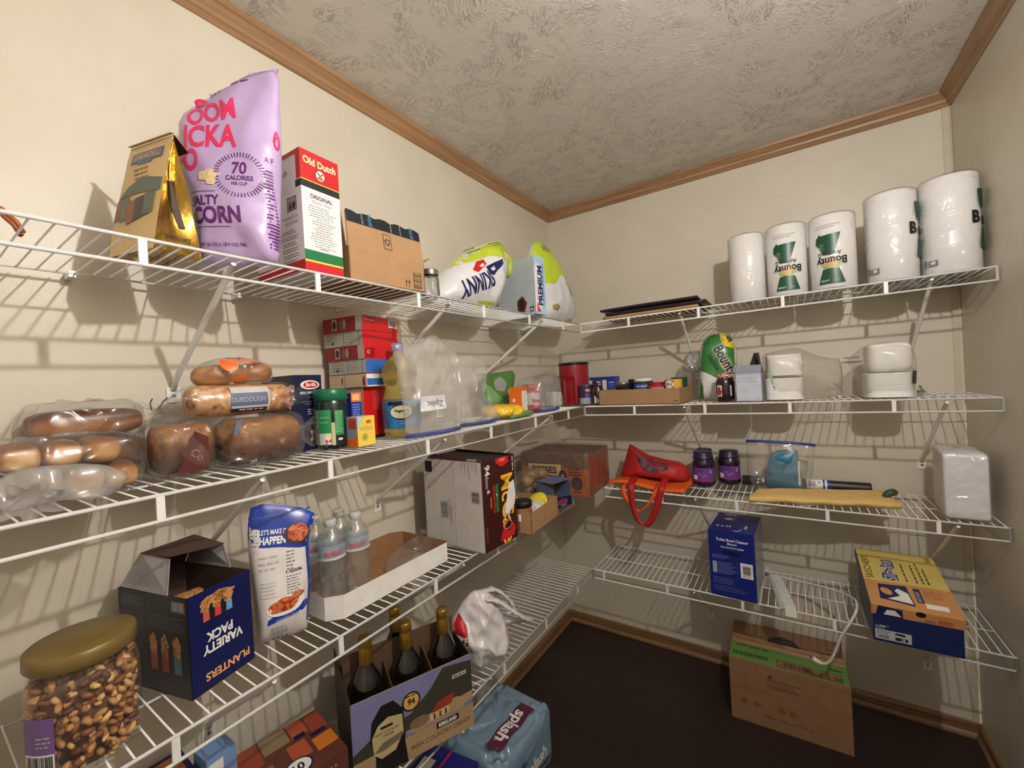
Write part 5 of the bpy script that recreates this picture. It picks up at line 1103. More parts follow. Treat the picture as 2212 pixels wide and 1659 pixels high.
# ================================================================ SECOND SHELF, BACK WALL
t = thing('cardboard_tray', 'low brown cardboard tray full of cans and jars on the second back shelf', 'tray', (0.598, -0.262, zb(1, 0.6)), radians(-2.5))
w, d, h, k = 0.373, 0.216, 0.069, 0.003
s = Mesh(); s.box((0, 0, 0), (w, d, k), CARDIN)
panel(s, (-w/2, -d/2, 0), (-w/2, -d/2, h), (w/2, -d/2, h), (w/2, -d/2, 0), CARD, k); panel(s, (-w/2, d/2, 0), (w/2, d/2, 0), (w/2, d/2, h), (-w/2, d/2, h), CARD, k)
panel(s, (-w/2, -d/2, 0), (-w/2, d/2, 0), (-w/2, d/2, h), (-w/2, -d/2, h), CARD, k); panel(s, (w/2, -d/2, 0), (w/2, -d/2, h), (w/2, d/2, h), (w/2, d/2, 0), CARD, k)
p = Paint(s, lambda u, v, q: (u-w/2, -d/2-q, v)); p.greek(w-0.028, 0.012, w-0.008, 1, 0.01, 0.004, CARDTXT); s.make('tray_body', t)
ZT = zb(1, 0.6)+k+0.0005
def can(name, label, x, y, r, h, body, top, prints=None, lidc=None, cat='can', tall=False, z=ZT):
    t = thing(name, label, cat, (x, y, z), 0, 'cans and jars in the cardboard tray')
    s = Mesh(); s.lathe([(0, 0), (r-0.002, 0), (r, 0.003), (r-0.001, 0.005), (r-0.001, h-0.006), (r, h-0.003), (r-0.001, h), (r-0.003, h-0.003), (0, h-0.003)], body, n=36)
    if prints: prints(Paint(s, cyl_fn(r, -pi/2+0.25), 0.008))
    s.make('can_body' if not lidc else 'jar_body', t)
    if lidc:
        s = Mesh(); s.lathe([(0, h+0.014), (r*0.86, h+0.014), (r*0.9, h+0.011), (r*0.9, h-0.004), (r*0.85, h-0.004)], lidc, n=36); s.make('lid', t)
JD = mat('dark_jar_contents', (46, 44, 38), 0.12, coat=0.6)
can('pickle_jar', 'dark jar with a silver lid at the left end of the can tray', 0.500, -0.285, 0.036, 0.085, JD, None, lidc=STEEL, cat='jar')
can('pickle_jar', 'dark jar with a small black lid behind the silver lidded jar', 0.535, -0.205, 0.034, 0.096, JD, None, lidc=BLACK, cat='jar')
def bl(p): p.rect(-0.05, 0.055, 0.05, 0.088, mat('denim_blue_label', (54, 78, 140), 0.4)); p.greek(-0.03, 0.074, 0.03, 1, 0.01, 0.004, WHITE)
can('cocoa_jar', 'jar with a wide white lid and a blue label in the can tray', 0.592, -0.262, 0.046, 0.098, JD, None, bl, lidc=mat('white_lid', (226, 228, 232), 0.3), cat='jar')
CR = mat('soup_red', (176, 22, 40), 0.35)
def cs(p): p.rect(-0.09, 0.008, 0.09, 0.074, WHITE); p.rect(-0.09, 0.042, 0.09, 0.080, CR); p.text('Campbells', 0, 0.060, 0.020, WHITE, bold=0.0, skew=0.3, sx=0.8)
can('soup_can', 'red and white soup can, left one of the two in the tray', 0.665, -0.305, 0.034, 0.092, CR, None, cs)
can('soup_can', 'plain red soup can behind and right of the lettered one', 0.703, -0.238, 0.033, 0.088, CR, None, lambda p: p.text('Soup', 0, 0.06, 0.016, mat('pink_ink', (224, 120, 130), 0.5)))
def yc(p): p.rect(-0.1, 0.006, 0.1, 0.10, mat('bean_yellow', (222, 172, 66), 0.4)); p.rect(-0.1, 0.01, 0.0, 0.096, mat('bean_brown', (110, 72, 44), 0.4)); p.oval(-0.022, 0.080, 0.022, 0.016, WHITE); p.text('VH', -0.022, 0.073, 0.022, mat('bean_brown', (110, 72, 44), 0.4), bold=0.03)
can('bean_can', 'yellow and brown food can near the right end of the tray', 0.738, -0.306, 0.036, 0.102, GOLDP, None, yc)
can('green_can', 'green food can in the right back corner of the tray', 0.742, -0.205, 0.036, 0.108, mat('pea_green_can', (34, 90, 58), 0.35, 0.2), None)
# napkin package
t = thing('napkin_pack', 'green and white napkin package standing in a clear bag right of the can tray', 'napkin pack', (0.872, -0.150, zb(1, 0.87)), radians(6))
NP = mat('napkin_white_pack', (232, 232, 228), 0.32, coat=0.3); NG = mat('napkin_green', (52, 124, 58), 0.3, coat=0.3)
out = [(-0.055, 0.0), (-0.058, 0.05), (-0.048, 0.13), (-0.046, 0.20), (-0.036, 0.25), (-0.008, 0.290), (0.03, 0.302), (0.068, 0.300), (0.095, 0.265), (0.108, 0.22), (0.108, 0.16), (0.095, 0.10), (0.088, 0.0), (0.02, -0.001)]
pf = Puff(out, 0.12, wr=0.004, ws=10, p=4, seed=41, sm=1, rings=18, segs=80)
s = Mesh(); pf.build(s, NP); p = pf.paint(s, step=0.012)
p.poly([(-0.046, 0.135), (-0.045, 0.20), (-0.035, 0.25), (-0.007, 0.287), (0.03, 0.298), (0.066, 0.296), (0.092, 0.262), (0.105, 0.22), (0.105, 0.16), (0.095, 0.11), (0.06, 0.085), (0.02, 0.10), (-0.02, 0.125)], NG)
p.poly([(-0.052, 0.005), (-0.036, 0.005), (-0.034, 0.06), (-0.046, 0.10)], NG); p.poly([(0.012, 0.075), (0.055, 0.05), (0.088, 0.06), (0.09, 0.10), (0.05, 0.098)], TGREEN)
p.poly([(0.040, 0.298), (0.066, 0.295), (0.092, 0.262), (0.103, 0.222), (0.065, 0.235), (0.048, 0.262)], YELLOW); p.text('200', 0.072, 0.268, 0.026, BLACK, rot=-1.2, bold=0.03, sx=0.8); p.greek(0.050, 0.282, 0.075, 2, 0.006, 0.003, GREY, rot=-1.2)
p.oval(0.060, 0.165, 0.026, 0.040, mat('light_leaf', (112, 154, 98), 0.3, coat=0.3), rot=0.4); p.oval(0.058, 0.155, 0.018, 0.028, GOLDP, rot=0.4)
p.text('Bounty', 0.044, 0.165, 0.060, WHITE, rot=-1.12, bold=0.06, sx=0.82); p.text('Bounty', 0.044, 0.165, 0.060, BLACK, rot=-1.12, bold=0.03, sx=0.82); p.text('Napkins', 0.006, 0.165, 0.030, BLACK, rot=-1.12, bold=0.01, sx=0.8)
s.make('pack_body', t)
s = Mesh(); pf = Puff([(-0.045, 0.0), (-0.05, 0.04), (-0.03, 0.085), (0.0, 0.10), (0.03, 0.08), (0.035, 0.03), (0.02, 0.0)], 0.08, wr=0.014, ws=26, seed=43); pf.build(s, film('grey_bag_film', (0.85, 0.85, 0.85), 0.25, 0.16, 0.15, 1.0, 40, (0.7, 0.7, 0.7)))
p = pf.paint(s, step=0.01); 
for v in (0.062, 0.074, 0.086): p.ring(0.006, v, 0.006, 0.005, 0.0015, GREY, n=14)
s.make('gathered_bag_end', t, loc=(-0.072, -0.01, 0.130))
# preserve jar with gingham lid
t = thing('preserve_jar', 'dark preserve jar with a red gingham lid in front of the napkin package', 'jar', (0.942, -0.292, zb(1, 0.94)))
s = Mesh(); JG = mat('dark_preserve', (32, 14, 18), 0.1, coat=0.7); s.lathe([(0, 0.001), (0.030, 0.0), (0.034, 0.004), (0.035, 0.03), (0.035, 0.078), (0.031, 0.092), (0.027, 0.098), (0.027, 0.104)], JG, n=40, mod=lambda a, z: 1+0.02*abs(cos(4*a)))
p = Paint(s, cyl_fn(0.0362, -pi/2), 0.006); p.rect(-0.030, 0.022, -0.008, 0.068, mat('label_offwhite', (226, 220, 208), 0.5)); p.oval(-0.019, 0.040, 0.010, 0.014, RED, amp=0.1); p.oval(-0.020, 0.056, 0.007, 0.006, mat('leaf_print', (90, 110, 60), 0.5), amp=0.1); p.rect(0.022, 0.024, 0.03, 0.068, SILVER); s.make('jar_body', t)
GH = bpy.data.materials.new('red_gingham'); GH.use_nodes = True; _nt = GH.node_tree; _c = _nt.nodes.new('ShaderNodeTexChecker'); _c.inputs['Scale'].default_value = 180; _c.inputs[1].default_value = rgb(190, 40, 44); _c.inputs[2].default_value = rgb(236, 200, 196)
_tc = _nt.nodes.new('ShaderNodeTexCoord'); _nt.links.new(_tc.outputs['Object'], _c.inputs[0]); _nt.links.new(_c.outputs[0], _nt.nodes['Principled BSDF'].inputs['Base Color'])
s = Mesh(); s.lathe([(0, 0.114), (0.028, 0.114), (0.030, 0.111), (0.030, 0.100), (0.028, 0.099)], GH, n=40); s.make('gingham_lid', t)
# grey-blue box with an opened top
t = thing('grey_box', 'pale grey blue box with its top flap torn up, left of the plate packs', 'box', (1.033, -0.305, zb(1, 1.03)))
w, d, h, k = 0.093, 0.088, 0.112, 0.0015; GB = mat('pale_grey_blue_box', (176, 180, 200), 0.45); GB2 = mat('grey_blue_flap', (142, 146, 166), 0.5)
s = Mesh(); s.box((0, 0, 0), (w, d, k), GB)
panel(s, (-w/2, -d/2, 0), (-w/2, -d/2, h), (w/2, -d/2, h), (w/2, -d/2, 0), GB, k); panel(s, (-w/2, d/2, 0), (w/2, d/2, 0), (w/2, d/2, h), (-w/2, d/2, h), GB, k)
panel(s, (-w/2, -d/2, 0), (-w/2, d/2, 0), (-w/2, d/2, h), (-w/2, -d/2, h), GB, k); panel(s, (w/2, -d/2, 0), (w/2, -d/2, h), (w/2, d/2, h), (w/2, d/2, 0), GB, k)
p = Paint(s, lambda u, v, q: (u-w/2, -d/2-q, v)); p.rect(0.006, 0.008, w-0.004, h-0.008, mat('pale_panel', (192, 196, 212), 0.45)); p.greek(0.010, 0.095, w-0.01, 4, 0.006, 0.0018, GREY); p.greek(0.010, 0.066, w-0.01, 7, 0.0055, 0.0016, SILVER); p.ring(w-0.014, 0.014, 0.004, 0.004, 0.001, GREY); s.make('box_body', t)
s = Mesh(); panel(s, (-w/2, -d/2, h), (w/2, -d/2, h), (w/2-0.003, -d/2+0.038, h+0.032), (-w/2+0.018, -d/2+0.038, h+0.032), GB2, k); s.make('front_flap', t)
s = Mesh(); panel(s, (w/2, -0.01, h), (w/2, d/2, h), (w/2-0.012, d/2-0.02, h+0.080), (w/2-0.020, 0.012, h+0.080), DARKGREY, k); panel(s, (-0.01, d/2, h), (w/2, d/2, h), (w/2-0.010, d/2-0.006, h+0.082), (w/2-0.028, d/2-0.006, h+0.082), BLACK, k); s.make('torn_flap', t)
# two packs of white foam plates and bowls joined by clear wrapping
PLW = mat('white_foam', (234, 232, 228), 0.5, var=0.02)
def foam_stack(t, x0, x1, n, z0, dz, dep, rnd_=0.03):
    for k in range(n):
        s = Mesh(); h = dz*0.94; w = x1-x0; r = min(w, dep)/2; cx, cy = (x0+x1)/2, 0
        s.lathe([(0, 0), (r*0.72, 0), (r*0.97, h*0.80), (r, h*0.90), (r*0.99, h), (r*0.95, h)], PLW, n=40, c=(cx, cy, z0+k*dz)); s.make('bowl_sleeve', t)
WRAP = film('clear_shrink_wrap', (0.98, 0.98, 0.97), 0.07, 0.10, 0.14, 1.0, 22, (0.86, 0.84, 0.80))
t = thing('plate_pack', 'stack of white paper plates on edge in clear wrapping right of the grey box', 'plate pack', (1.150, -0.225, zb(1, 1.15)))
s = Mesh()
def plates(a, b):
    w = 2*pi*a; sgn = lambda q, e: (abs(q)**e)*(1 if q >= 0 else -1)
    q = 1+0.015*cos(b*60); return (sgn(cos(w), .45)*0.065*q, sgn(sin(w), .5)*0.085*q, 0.002+b*0.084)
s.grid(plates, 60, 24, PLW); s.add([plates(i/60, 1) for i in range(60)], [tuple(range(60))], PLW); s.make('lower_stack', t)
s = Mesh(); s.grid(lambda a, b: tuple(Vector(plates(a, b*0.98))*0.97+Vector((0.004, 0, 0.0945))), 60, 24, PLW); s.add([tuple(Vector(plates(i/60, 0.98))*0.97+Vector((0.004, 0, 0.0945))) for i in range(60)], [tuple(range(60))], PLW); s.make('upper_stack', t)
m = Mesh(); pf = Puff([(-0.062, 0.0), (-0.072, 0.05), (-0.074, 0.12), (-0.072, 0.188), (0.0, 0.198), (0.05, 0.205), (0.10, 0.172), (0.155, 0.152), (0.185, 0.150), (0.190, 0.08), (0.182, 0.0), (0.05, -0.001)], 0.185, wr=0.005, ws=11, p=5, seed=51, sm=1, rings=14, segs=80, tf=lambda u, v: 1.0 if u < 0.06 else max(0.35, 1-(u-0.06)*5))
pf.build(m, WRAP); p = pf.paint(m, step=0.01); p.rect(-0.056, 0.030, -0.030, 0.056, mat('barcode_grey', (150, 150, 168), 0.4)); p.bars(-0.054, 0.034, -0.030, 0.056, SILVER, DARKGREY); p.poly([(-0.056, 0.06), (-0.034, 0.06), (-0.036, 0.11), (-0.052, 0.11)], mat('pale_leaf_print', (176, 206, 160), 0.4)); m.make('clear_wrapping', t)
def rb_(a, b):
    g = lambda q, e: (abs(q)**e)*(1 if q >= 0 else -1); th, ph = 2*pi*a, pi*b; r = g(sin(ph), .38)
    return (0.004+g(cos(th), .45)*r*0.062*(1-0.06*b*0), g(sin(th), .45)*r*0.080, 0.0885+0.052-g(cos(ph), .38)*0.052)
t = thing('bowl_pack', 'rounded stack of white foam bowls in clear wrapping nearest the right wall', 'bowl pack', (1.462, -0.238, zb(1, 1.46)))
s = Mesh(); s.grid(lambda a, b: tuple(Vector(plates(a, b))*1.0), 60, 24, PLW); s.add([plates(i/60, 1) for i in range(60)], [tuple(range(60))], PLW); s.make('lower_stack', t)
s = Mesh()
s.grid(lambda a, b: tuple(Vector(rb_(a, b))), 56, 30, PLW); s.make('upper_stack', t)
m = Mesh(); pf = Puff([(-0.075, 0.0), (-0.085, 0.05), (-0.095, 0.11), (-0.112, 0.135), (-0.095, 0.155), (-0.06, 0.188), (0.0, 0.198), (0.055, 0.192), (0.078, 0.165), (0.08, 0.08), (0.072, 0.0), (0.0, -0.001)], 0.205, wr=0.005, ws=11, p=5, seed=53, sm=1, rings=14, segs=80, tf=lambda u, v: 1.0 if u > -0.06 else max(0.3, 1+(u+0.06)*8))
pf.build(m, WRAP); p = pf.paint(m, step=0.01); p.rect(0.056, 0.045, 0.070, 0.090, DARKGREY); p.rect(-0.125, 0.128, -0.075, 0.134, mat('grey_green_print', (120, 132, 124), 0.4)); p.rect(-0.118, 0.145, -0.080, 0.150, mat('grey_green_print', (120, 132, 124), 0.4)); m.make('clear_wrapping', t)
s = Mesh(); s.tube([(1.590, -0.036, zb(1, 1.59)), (1.592, -0.05, zb(1, 1.59)+0.012), (1.588, -0.034, zb(1, 1.59)+0.022)], 0.004, STEEL); s.box((1.59, -0.04, zb(1, 1.59)-0.002), (0.02, 0.03, 0.008), mat('grey_clip', (120, 116, 108), 0.5)); o = s.make('spring_clip'); tag(o, 'small grey metal clip on the back rail right of the bowls', 'clip')

# ================================================================ THIRD SHELF, BACK WALL
TR = mat('tote_red', (176, 30, 28), 0.55, bump=0.1, bscale=200); TO = mat('tote_orange', (232, 96, 34), 0.55, bump=0.1, bscale=200); TD = mat('tote_opening_shade', (56, 14, 20), 0.8)
TP = blotch('tote_picture', [(60, 24, 30), (130, 30, 34), (74, 70, 88), (30, 20, 28)], 24, 0.5, 0)
zz = zb(2, 0.6); t = thing('tote_bag', 'red shopping tote lying folded on the third back shelf, handles hanging down', 'tote bag', (0.6, -0.2, zz))
s = Mesh()
def base(a, b): return (-0.175+0.34*a+0.01*sin(b*3), -0.155+0.25*b, 0.010+0.006*sin(a*7)+0.010*(1-b)*sin(a*3+1))
s.grid(base, 24, 8, TO); s.make('orange_base', t, solid=0.012)
s = Mesh(); out = [(-0.165, 0.015), (-0.148, 0.07), (-0.108, 0.184), (-0.082, 0.160), (-0.02, 0.130), (0.06, 0.112), (0.12, 0.105), (0.160, 0.082), (0.168, 0.045), (0.16, 0.02), (0.05, 0.012), (-0.06, 0.014)]
pf = Puff(out, 0.14, wr=0.010, ws=11, p=2.2, seed=61, sm=0, rings=20, segs=90, tf=lambda u, v: 1.25-5*v if v < 0.2 else 0.3); pf.build(s, TR); p = pf.paint(s, step=0.012)
p.poly([(-0.075, 0.150), (-0.02, 0.124), (0.04, 0.108), (0.085, 0.100), (0.080, 0.075), (0.02, 0.060), (-0.03, 0.066), (-0.055, 0.10)], TP)
p.oval(-0.025, 0.095, 0.012, 0.015, mat('grey_berry', (92, 90, 104), 0.4), amp=0.1); p.oval(0.0, 0.075, 0.013, 0.010, mat('grey_berry', (92, 90, 104), 0.4), amp=0.1); p.oval(0.05, 0.09, 0.02, 0.012, mat('berry_red', (150, 30, 34), 0.4), amp=0.1)
p.poly([(-0.10, 0.030), (-0.03, 0.040), (0.03, 0.036), (0.075, 0.028), (0.03, 0.020), (-0.05, 0.018)], TD); s.make('red_body', t)  # dark patch on the closed body: painted shade of the tote's opening
def ribbon(m, pts, w, mt, axis=(1, 0, 0)):
    ax = Vector(axis); vs = []; fs = []
    for q in pts: q = Vector(q); vs += [q-ax*w/2, q+ax*w/2]
    for i in range(len(pts)-1): fs.append((2*i, 2*i+1, 2*i+3, 2*i+2))
    m.add(vs, fs, mt, True)
def curve(pts, n=6):
    pts = [Vector(p) for p in pts]; out = []
    for i in range(len(pts)-1):
        p0, p1, p2, p3 = pts[max(i-1, 0)], pts[i], pts[i+1], pts[min(i+2, len(pts)-1)]
        for k in range(n):
            u = k/n; out.append(0.5*((2*p1)+(-p0+p2)*u+(2*p0-5*p1+4*p2-p3)*u*u+(-p0+3*p1-3*p2+p3)*u**3))
    return out+[pts[-1]]
s = Mesh(); ribbon(s, curve([(-0.075, -0.02, 0.030), (-0.060, -0.12, 0.036), (-0.055, -0.178, 0.020), (-0.052, -0.186, -0.03), (-0.045, -0.184, -0.09), (-0.028, -0.182, -0.135), (0.000, -0.182, -0.156), (0.030, -0.183, -0.125), (0.055, -0.186, -0.07), (0.074, -0.186, -0.01), (0.082, -0.176, 0.026), (0.078, -0.10, 0.040), (0.07, -0.02, 0.034)]), 0.030, TR, (0.92, 0.1, -0.25)); s.make('red_handle', t, solid=0.002)
s = Mesh(); ribbon(s, curve([(-0.090, -0.10, 0.022), (-0.094, -0.172, 0.012), (-0.086, -0.180, -0.03), (-0.055, -0.179, -0.075), (-0.025, -0.178, -0.095), (0.005, -0.178, -0.075), (0.035, -0.179, -0.035), (0.055, -0.172, 0.010), (0.05, -0.10, 0.024)]), 0.022, TO, (0.9, 0.1, 0.3)); s.make('orange_handle', t, solid=0.002)
PJ = mat('grape_jar_dark', (34, 14, 40), 0.12, coat=0.7); PL_ = mat('grape_label', (112, 62, 140), 0.35); PCAP = mat('grape_cap', (42, 30, 66), 0.35)
def pjar(x, y, r, h, lab):
    t = thing('jelly_jar', lab, 'jar', (x, y, zb(2, x)), 0, 'purple jelly jars on the third back shelf')
    s = Mesh(); s.lathe([(0, 0.001), (r*0.86, 0.0), (r*0.97, 0.006), (r, 0.018), (r*0.96, 0.030), (r*0.96, 0.085), (r, 0.095), (r*0.97, 0.108), (r*0.78, h-0.030), (r*0.76, h-0.024)], PJ, n=40)
    p = Paint(s, cyl_fn(r*0.975, -pi/2+0.05), 0.007); p.rect(-r*1.25, 0.030, r*1.25, 0.086, PL_); p.rect(-r*1.25, 0.024, r*1.25, 0.031, mat('magenta_band', (150, 50, 120), 0.35)); p.rect(-r*0.9, 0.032, -r*0.45, 0.052, WHITE)
    for (u, v) in ((0, 0.046), (-0.012, 0.058), (0.012, 0.052)): p.oval(u, v, 0.007, 0.006, mat('violet_grape', (140, 96, 170), 0.3))
    p.text('S', r*0.75, 0.062, 0.022, WHITE, bold=0.0); p.text('Grape', -0.004, 0.070, 0.009, NAVY, rot=0.1, bold=0.02); s.make('jar_body', t)
    s = Mesh(); s.lathe([(0, h), (r*0.80, h), (r*0.84, h-0.004), (r*0.84, h-0.022), (r*0.90, h-0.026), (r*0.90, h-0.031), (r*0.8, h-0.032)], PCAP, n=60, mod=lambda a, z: 1+0.012*(sin(a*30) > 0)*(z < h-0.005)); s.make('screw_cap', t)
pjar(0.820, -0.170, 0.048, 0.155, 'purple jelly jar right beside the red tote bag'); pjar(0.918, -0.092, 0.047, 0.152, 'purple jelly jar between the first jelly jar and the dark roll'); pjar(0.812, -0.078, 0.040, 0.152, 'purple jelly jar hidden in the second row behind the first')
t = thing('wrapped_roll', 'dark brown roll with a white and blue label lying behind the yellow cloth', 'roll', (1.195, -0.098, zb(2, 1.2)+0.0215), (0, 0, radians(1.5)))
s = Mesh(); DR = mat('dark_brown_roll', (48, 34, 34), 0.4); s.tube([(-0.226, 0, 0), (-0.22, 0, 0), (0.22, 0, 0), (0.226, 0, 0)], [0.018, 0.0215, 0.0215, 0.0205], DR, n=28); s.make('roll_body', t)
s = Mesh(); s.tube([(0.014, 0, 0), (0.094, 0, 0)], 0.0222, WHITE, n=28, caps=False); s.tube([(0.070, 0, 0), (0.076, 0, 0)], 0.0225, mat('royal_blue_box', (32, 56, 152), 0.4), n=28, caps=False); s.tube([(0.084, 0, 0), (0.096, 0, 0)], 0.0225, mat('royal_blue_box', (32, 56, 152), 0.4), n=28, caps=False)
fr = lambda u, v, k: (u, -(0.0225+k)*cos(v/0.0225), (0.0225+k)*sin(v/0.0225)); p = Paint(s, fr, 0.006); p.rect(0.020, 0.0, 0.045, 0.018, mat('pink_violet_print', (196, 120, 160), 0.4)); p.oval(0.032, 0.008, 0.008, 0.006, mat('light_blue_print', (120, 160, 210), 0.4)); p.oval(0.058, 0.014, 0.004, 0.004, mat('leaf_green_print', (90, 150, 80), 0.4)); s.make('label_band', t)
TEAL = mat('teal_pouch', (10, 110, 148), 0.4, coat=0.2, bump=0.3, bscale=20)
t = thing('teal_pouch', 'teal blue soft pouch inside a clear zip bag on the third back shelf', 'pouch', (1.12, -0.156, zb(2, 1.12)+0.001))
s = Mesh(); pf = Puff([(-0.055, 0.0), (-0.056, 0.05), (-0.048, 0.10), (-0.040, 0.140), (-0.022, 0.166), (0.03, 0.176), (0.062, 0.176), (0.068, 0.140), (0.073, 0.07), (0.080, 0.0), (0.02, -0.001)], 0.056, wr=0.005, ws=12, p=3, seed=71, sm=1); pf.build(s, TEAL)
p = pf.paint(s, step=0.01); p.text('R', -0.034, 0.062, 0.022, BLACK, bold=0.02); p.rect(0.062, 0.03, 0.069, 0.13, WHITE); s.make('pouch_body', t)
t = thing('zip_bag', 'clear zip bag with a dark blue zip at the top holding the teal pouch', 'zip bag', (1.12, -0.156, zb(2, 1.12)))
pf = Puff([(-0.105, 0.002), (-0.124, 0.06), (-0.122, 0.19), (-0.120, 0.212), (0.0, 0.208), (0.124, 0.200), (0.122, 0.17), (0.112, 0.08), (0.098, 0.0), (0.0, -0.001)], 0.070, wr=0.005, ws=10, p=4, seed=73, sm=0, tf=lambda u, v: 1.0-0.85*max(0, (v-0.08)/0.13)); s = Mesh(); pf.build(s, film('zip_bag_clear', (0.98, 0.98, 0.98), 0.06, 0.10, 0.12, 1.0, 20, (0.85, 0.83, 0.8))); s.make('clear_pouch', t)
s = Mesh(); ribbon(s, [(-0.122, -0.004, 0.2075), (-0.06, -0.005, 0.2085), (0.0, -0.003, 0.206), (0.06, -0.002, 0.2035), (0.125, -0.004, 0.197)], 0.011, mat('dark_zip_blue', (52, 74, 150), 0.3), (0, 0, 1)); s.make('zip_strip', t, solid=0.004)
s = Mesh(); YT = mat('yellow_cloth', (232, 194, 122), 0.95, bump=0.9, bscale=240, var=0.05)
def tow(a, b):
    x = (1.016+(1.482-1.016)*a)*(1-b)+(1.043+(1.450-1.043)*a)*b; y = (-0.378+(-0.278+0.378)*a)*(1-b)+(-0.222+(-0.095+0.222)*a)*b
    return (x+0.004*nz(a*3, b*2, 1)*3, y+0.003*nz(a*6, b*2, 4)*3, zb(2, 1.25)+0.013+0.003*nz(a*5, b*3, 7)-0.004*max(0, 1-8*min(a, 1-a, b, 1-b)))
s.grid(tow, 60, 20, YT); o = s.make('folded_cloth', solid=0.019); tag(o, 'folded yellow microfibre cloth lying along the third back shelf', 'cloth')
s = Mesh(); pf = Puff([(-0.028, 0.0), (-0.024, 0.012), (-0.008, 0.026), (0.012, 0.030), (0.026, 0.018), (0.020, 0.004), (0.0, 0.0)], 0.02, wr=0.004, ws=60, seed=75); pf.build(s, mat('dark_green_scrap', (58, 78, 56), 0.35, coat=0.4)); o = s.make('crumpled_wrapper', loc=(1.462, -0.205, zb(2, 1.46)+0.0235), rot=0.4); tag(o, 'tiny dark green crumpled wrapper at the right end of the yellow cloth', 'wrapper')
t = thing('napkin_bundle', 'tall pack of embossed white napkins in clear wrapping against the right wall', 'napkin pack', (1.632, -0.262, zb(2, 1.63)), radians(-4))
NAPW = mat('embossed_napkin_white', (228, 224, 226), 0.5, bump=1.0, bscale=26, var=0.03)
def rb(w, d, h, e=0.28, z0=0.0):
    def fn(a, b):
        th = 2*pi*a; g = lambda q: (abs(q)**e)*(1 if q >= 0 else -1); ph = pi*b; r = g(sin(ph))
        return (g(cos(th))*r*w/2, g(sin(th))*r*d/2, z0+h/2-g(cos(ph))*h/2)
    return fn
s = Mesh(); s.grid(lambda a, b: tuple(Vector(rb(0.104, 0.185, 0.212, 0.13, 0.002)(a, b))*(1+0.022*abs(nz(rb(0.104, 0.185, 0.212, 0.13)(a, b)[0], rb(0.104, 0.185, 0.212, 0.13)(a, b)[1], rb(0.104, 0.185, 0.212, 0.13)(a, b)[2], 42)))), 140, 80, NAPW); s.make('napkins', t)
s = Mesh(); s.grid(lambda a, b: tuple(Vector(rb(0.114, 0.198, 0.222, 0.18)(a, b))*(1+0.01*nz(a*30, b*20, 3))+Vector((0, 0, 0.001))), 72, 40, film('napkin_wrap', (0.97, 0.97, 0.97), 0.10, 0.05, 0.12, 1.0, 34, (0.86, 0.84, 0.84))); s.make('clear_wrapping', t)
# ================================================================ THIRD SHELF, LEFT WALL
z3 = zl(2, -2.1)
t = thing('nut_jar', 'big clear plastic jar of mixed nuts with a gold lid at the left', 'jar', (0.245, -2.098, z3))
r = 0.064; JP = film('pet_jar', (0.98, 0.97, 0.95), 0.02, 0.08, 0.12, 0.5, 14); sqr = lambda a, z: 1-0.05*abs(cos(2*a))**3*0+0.05*(abs(sin(2*a))-0.5)*(z < 0.14)
s = Mesh(); s.lathe([(0, 0.003), (r*0.85, 0.0), (r*0.97, 0.006), (r, 0.02), (r, 0.118), (r*0.96, 0.132), (r*0.88, 0.140), (r*0.86, 0.150)], JP, n=56, mod=sqr)
p = Paint(s, cyl_fn(r*1.03, -0.50), 0.01); p.rect(-0.055, 0.028, -0.012, 0.098, mat('violet_jar_label', (112, 84, 142), 0.45)); p.bars(-0.054, 0.020, -0.013, 0.048, WHITE, BLACK, seed=9); p.greek(-0.035, 0.070, -0.015, 3, 0.006, 0.002, SILVER)
s.make('jar_body', t)
s = Mesh(); s.lathe([(0, 0.176), (r*0.93, 0.176), (r*0.98, 0.173), (r*0.985, 0.154), (r*0.95, 0.151)], mat('olive_gold_lid', (124, 104, 56), 0.4, 0.25), n=72, mod=lambda a, z: 1+0.006*sin(a*60)*(z < 0.172)); s.make('lid', t)
s = Mesh(); R = random.Random(5); NC = [mat('cashew', (214, 172, 110), 0.5), mat('almond_brown', (134, 78, 42), 0.5), mat('pecan_brown', (96, 54, 32), 0.55), mat('peanut_tan', (190, 140, 82), 0.5), mat('walnut', (168, 118, 70), 0.6)]
s.lathe([(0, 0.006), (r*0.78, 0.006), (r*0.78, 0.128), (0, 0.128)], mat('nut_core', (96, 58, 36), 0.8), n=20)
for k in range(600):
    a = R.uniform(0, 2*pi); z = R.uniform(0.012, 0.132); rr = r*0.83+R.uniform(-0.004, 0.003) if k < 540 else R.uniform(0, r*0.8)
    if k >= 540: z = 0.130+R.uniform(-.003, .004)
    q = Matrix.Rotation(R.uniform(0, 6), 3, 'X') @ Matrix.Rotation(R.uniform(0, 6), 3, 'Z'); m = R.choice(NC)
    if m is NC[0] and R.random() < 0.7:
        c = Vector((rr*cos(a), rr*sin(a), z)); pts = [c+q @ Vector((0.0075*cos(w), 0.0075*sin(w), 0)) for w in (0, .55, 1.1, 1.65, 2.2, 2.75)]
        s.tube(pts, [0.0018, 0.0036, 0.0042, 0.0042, 0.0038, 0.002], m, n=7)
    else: s.ball((rr*cos(a), rr*sin(a), z), 0.0075, m, n=8, sx=1.25, sy=0.75, sz=0.6, rot=q)
o = s.make('mixed_nuts', loc=(0.245, -2.098, z3)); tag(o, 'mixed nuts with cashews packed inside the big gold lidded jar', 'nuts', kind='stuff')
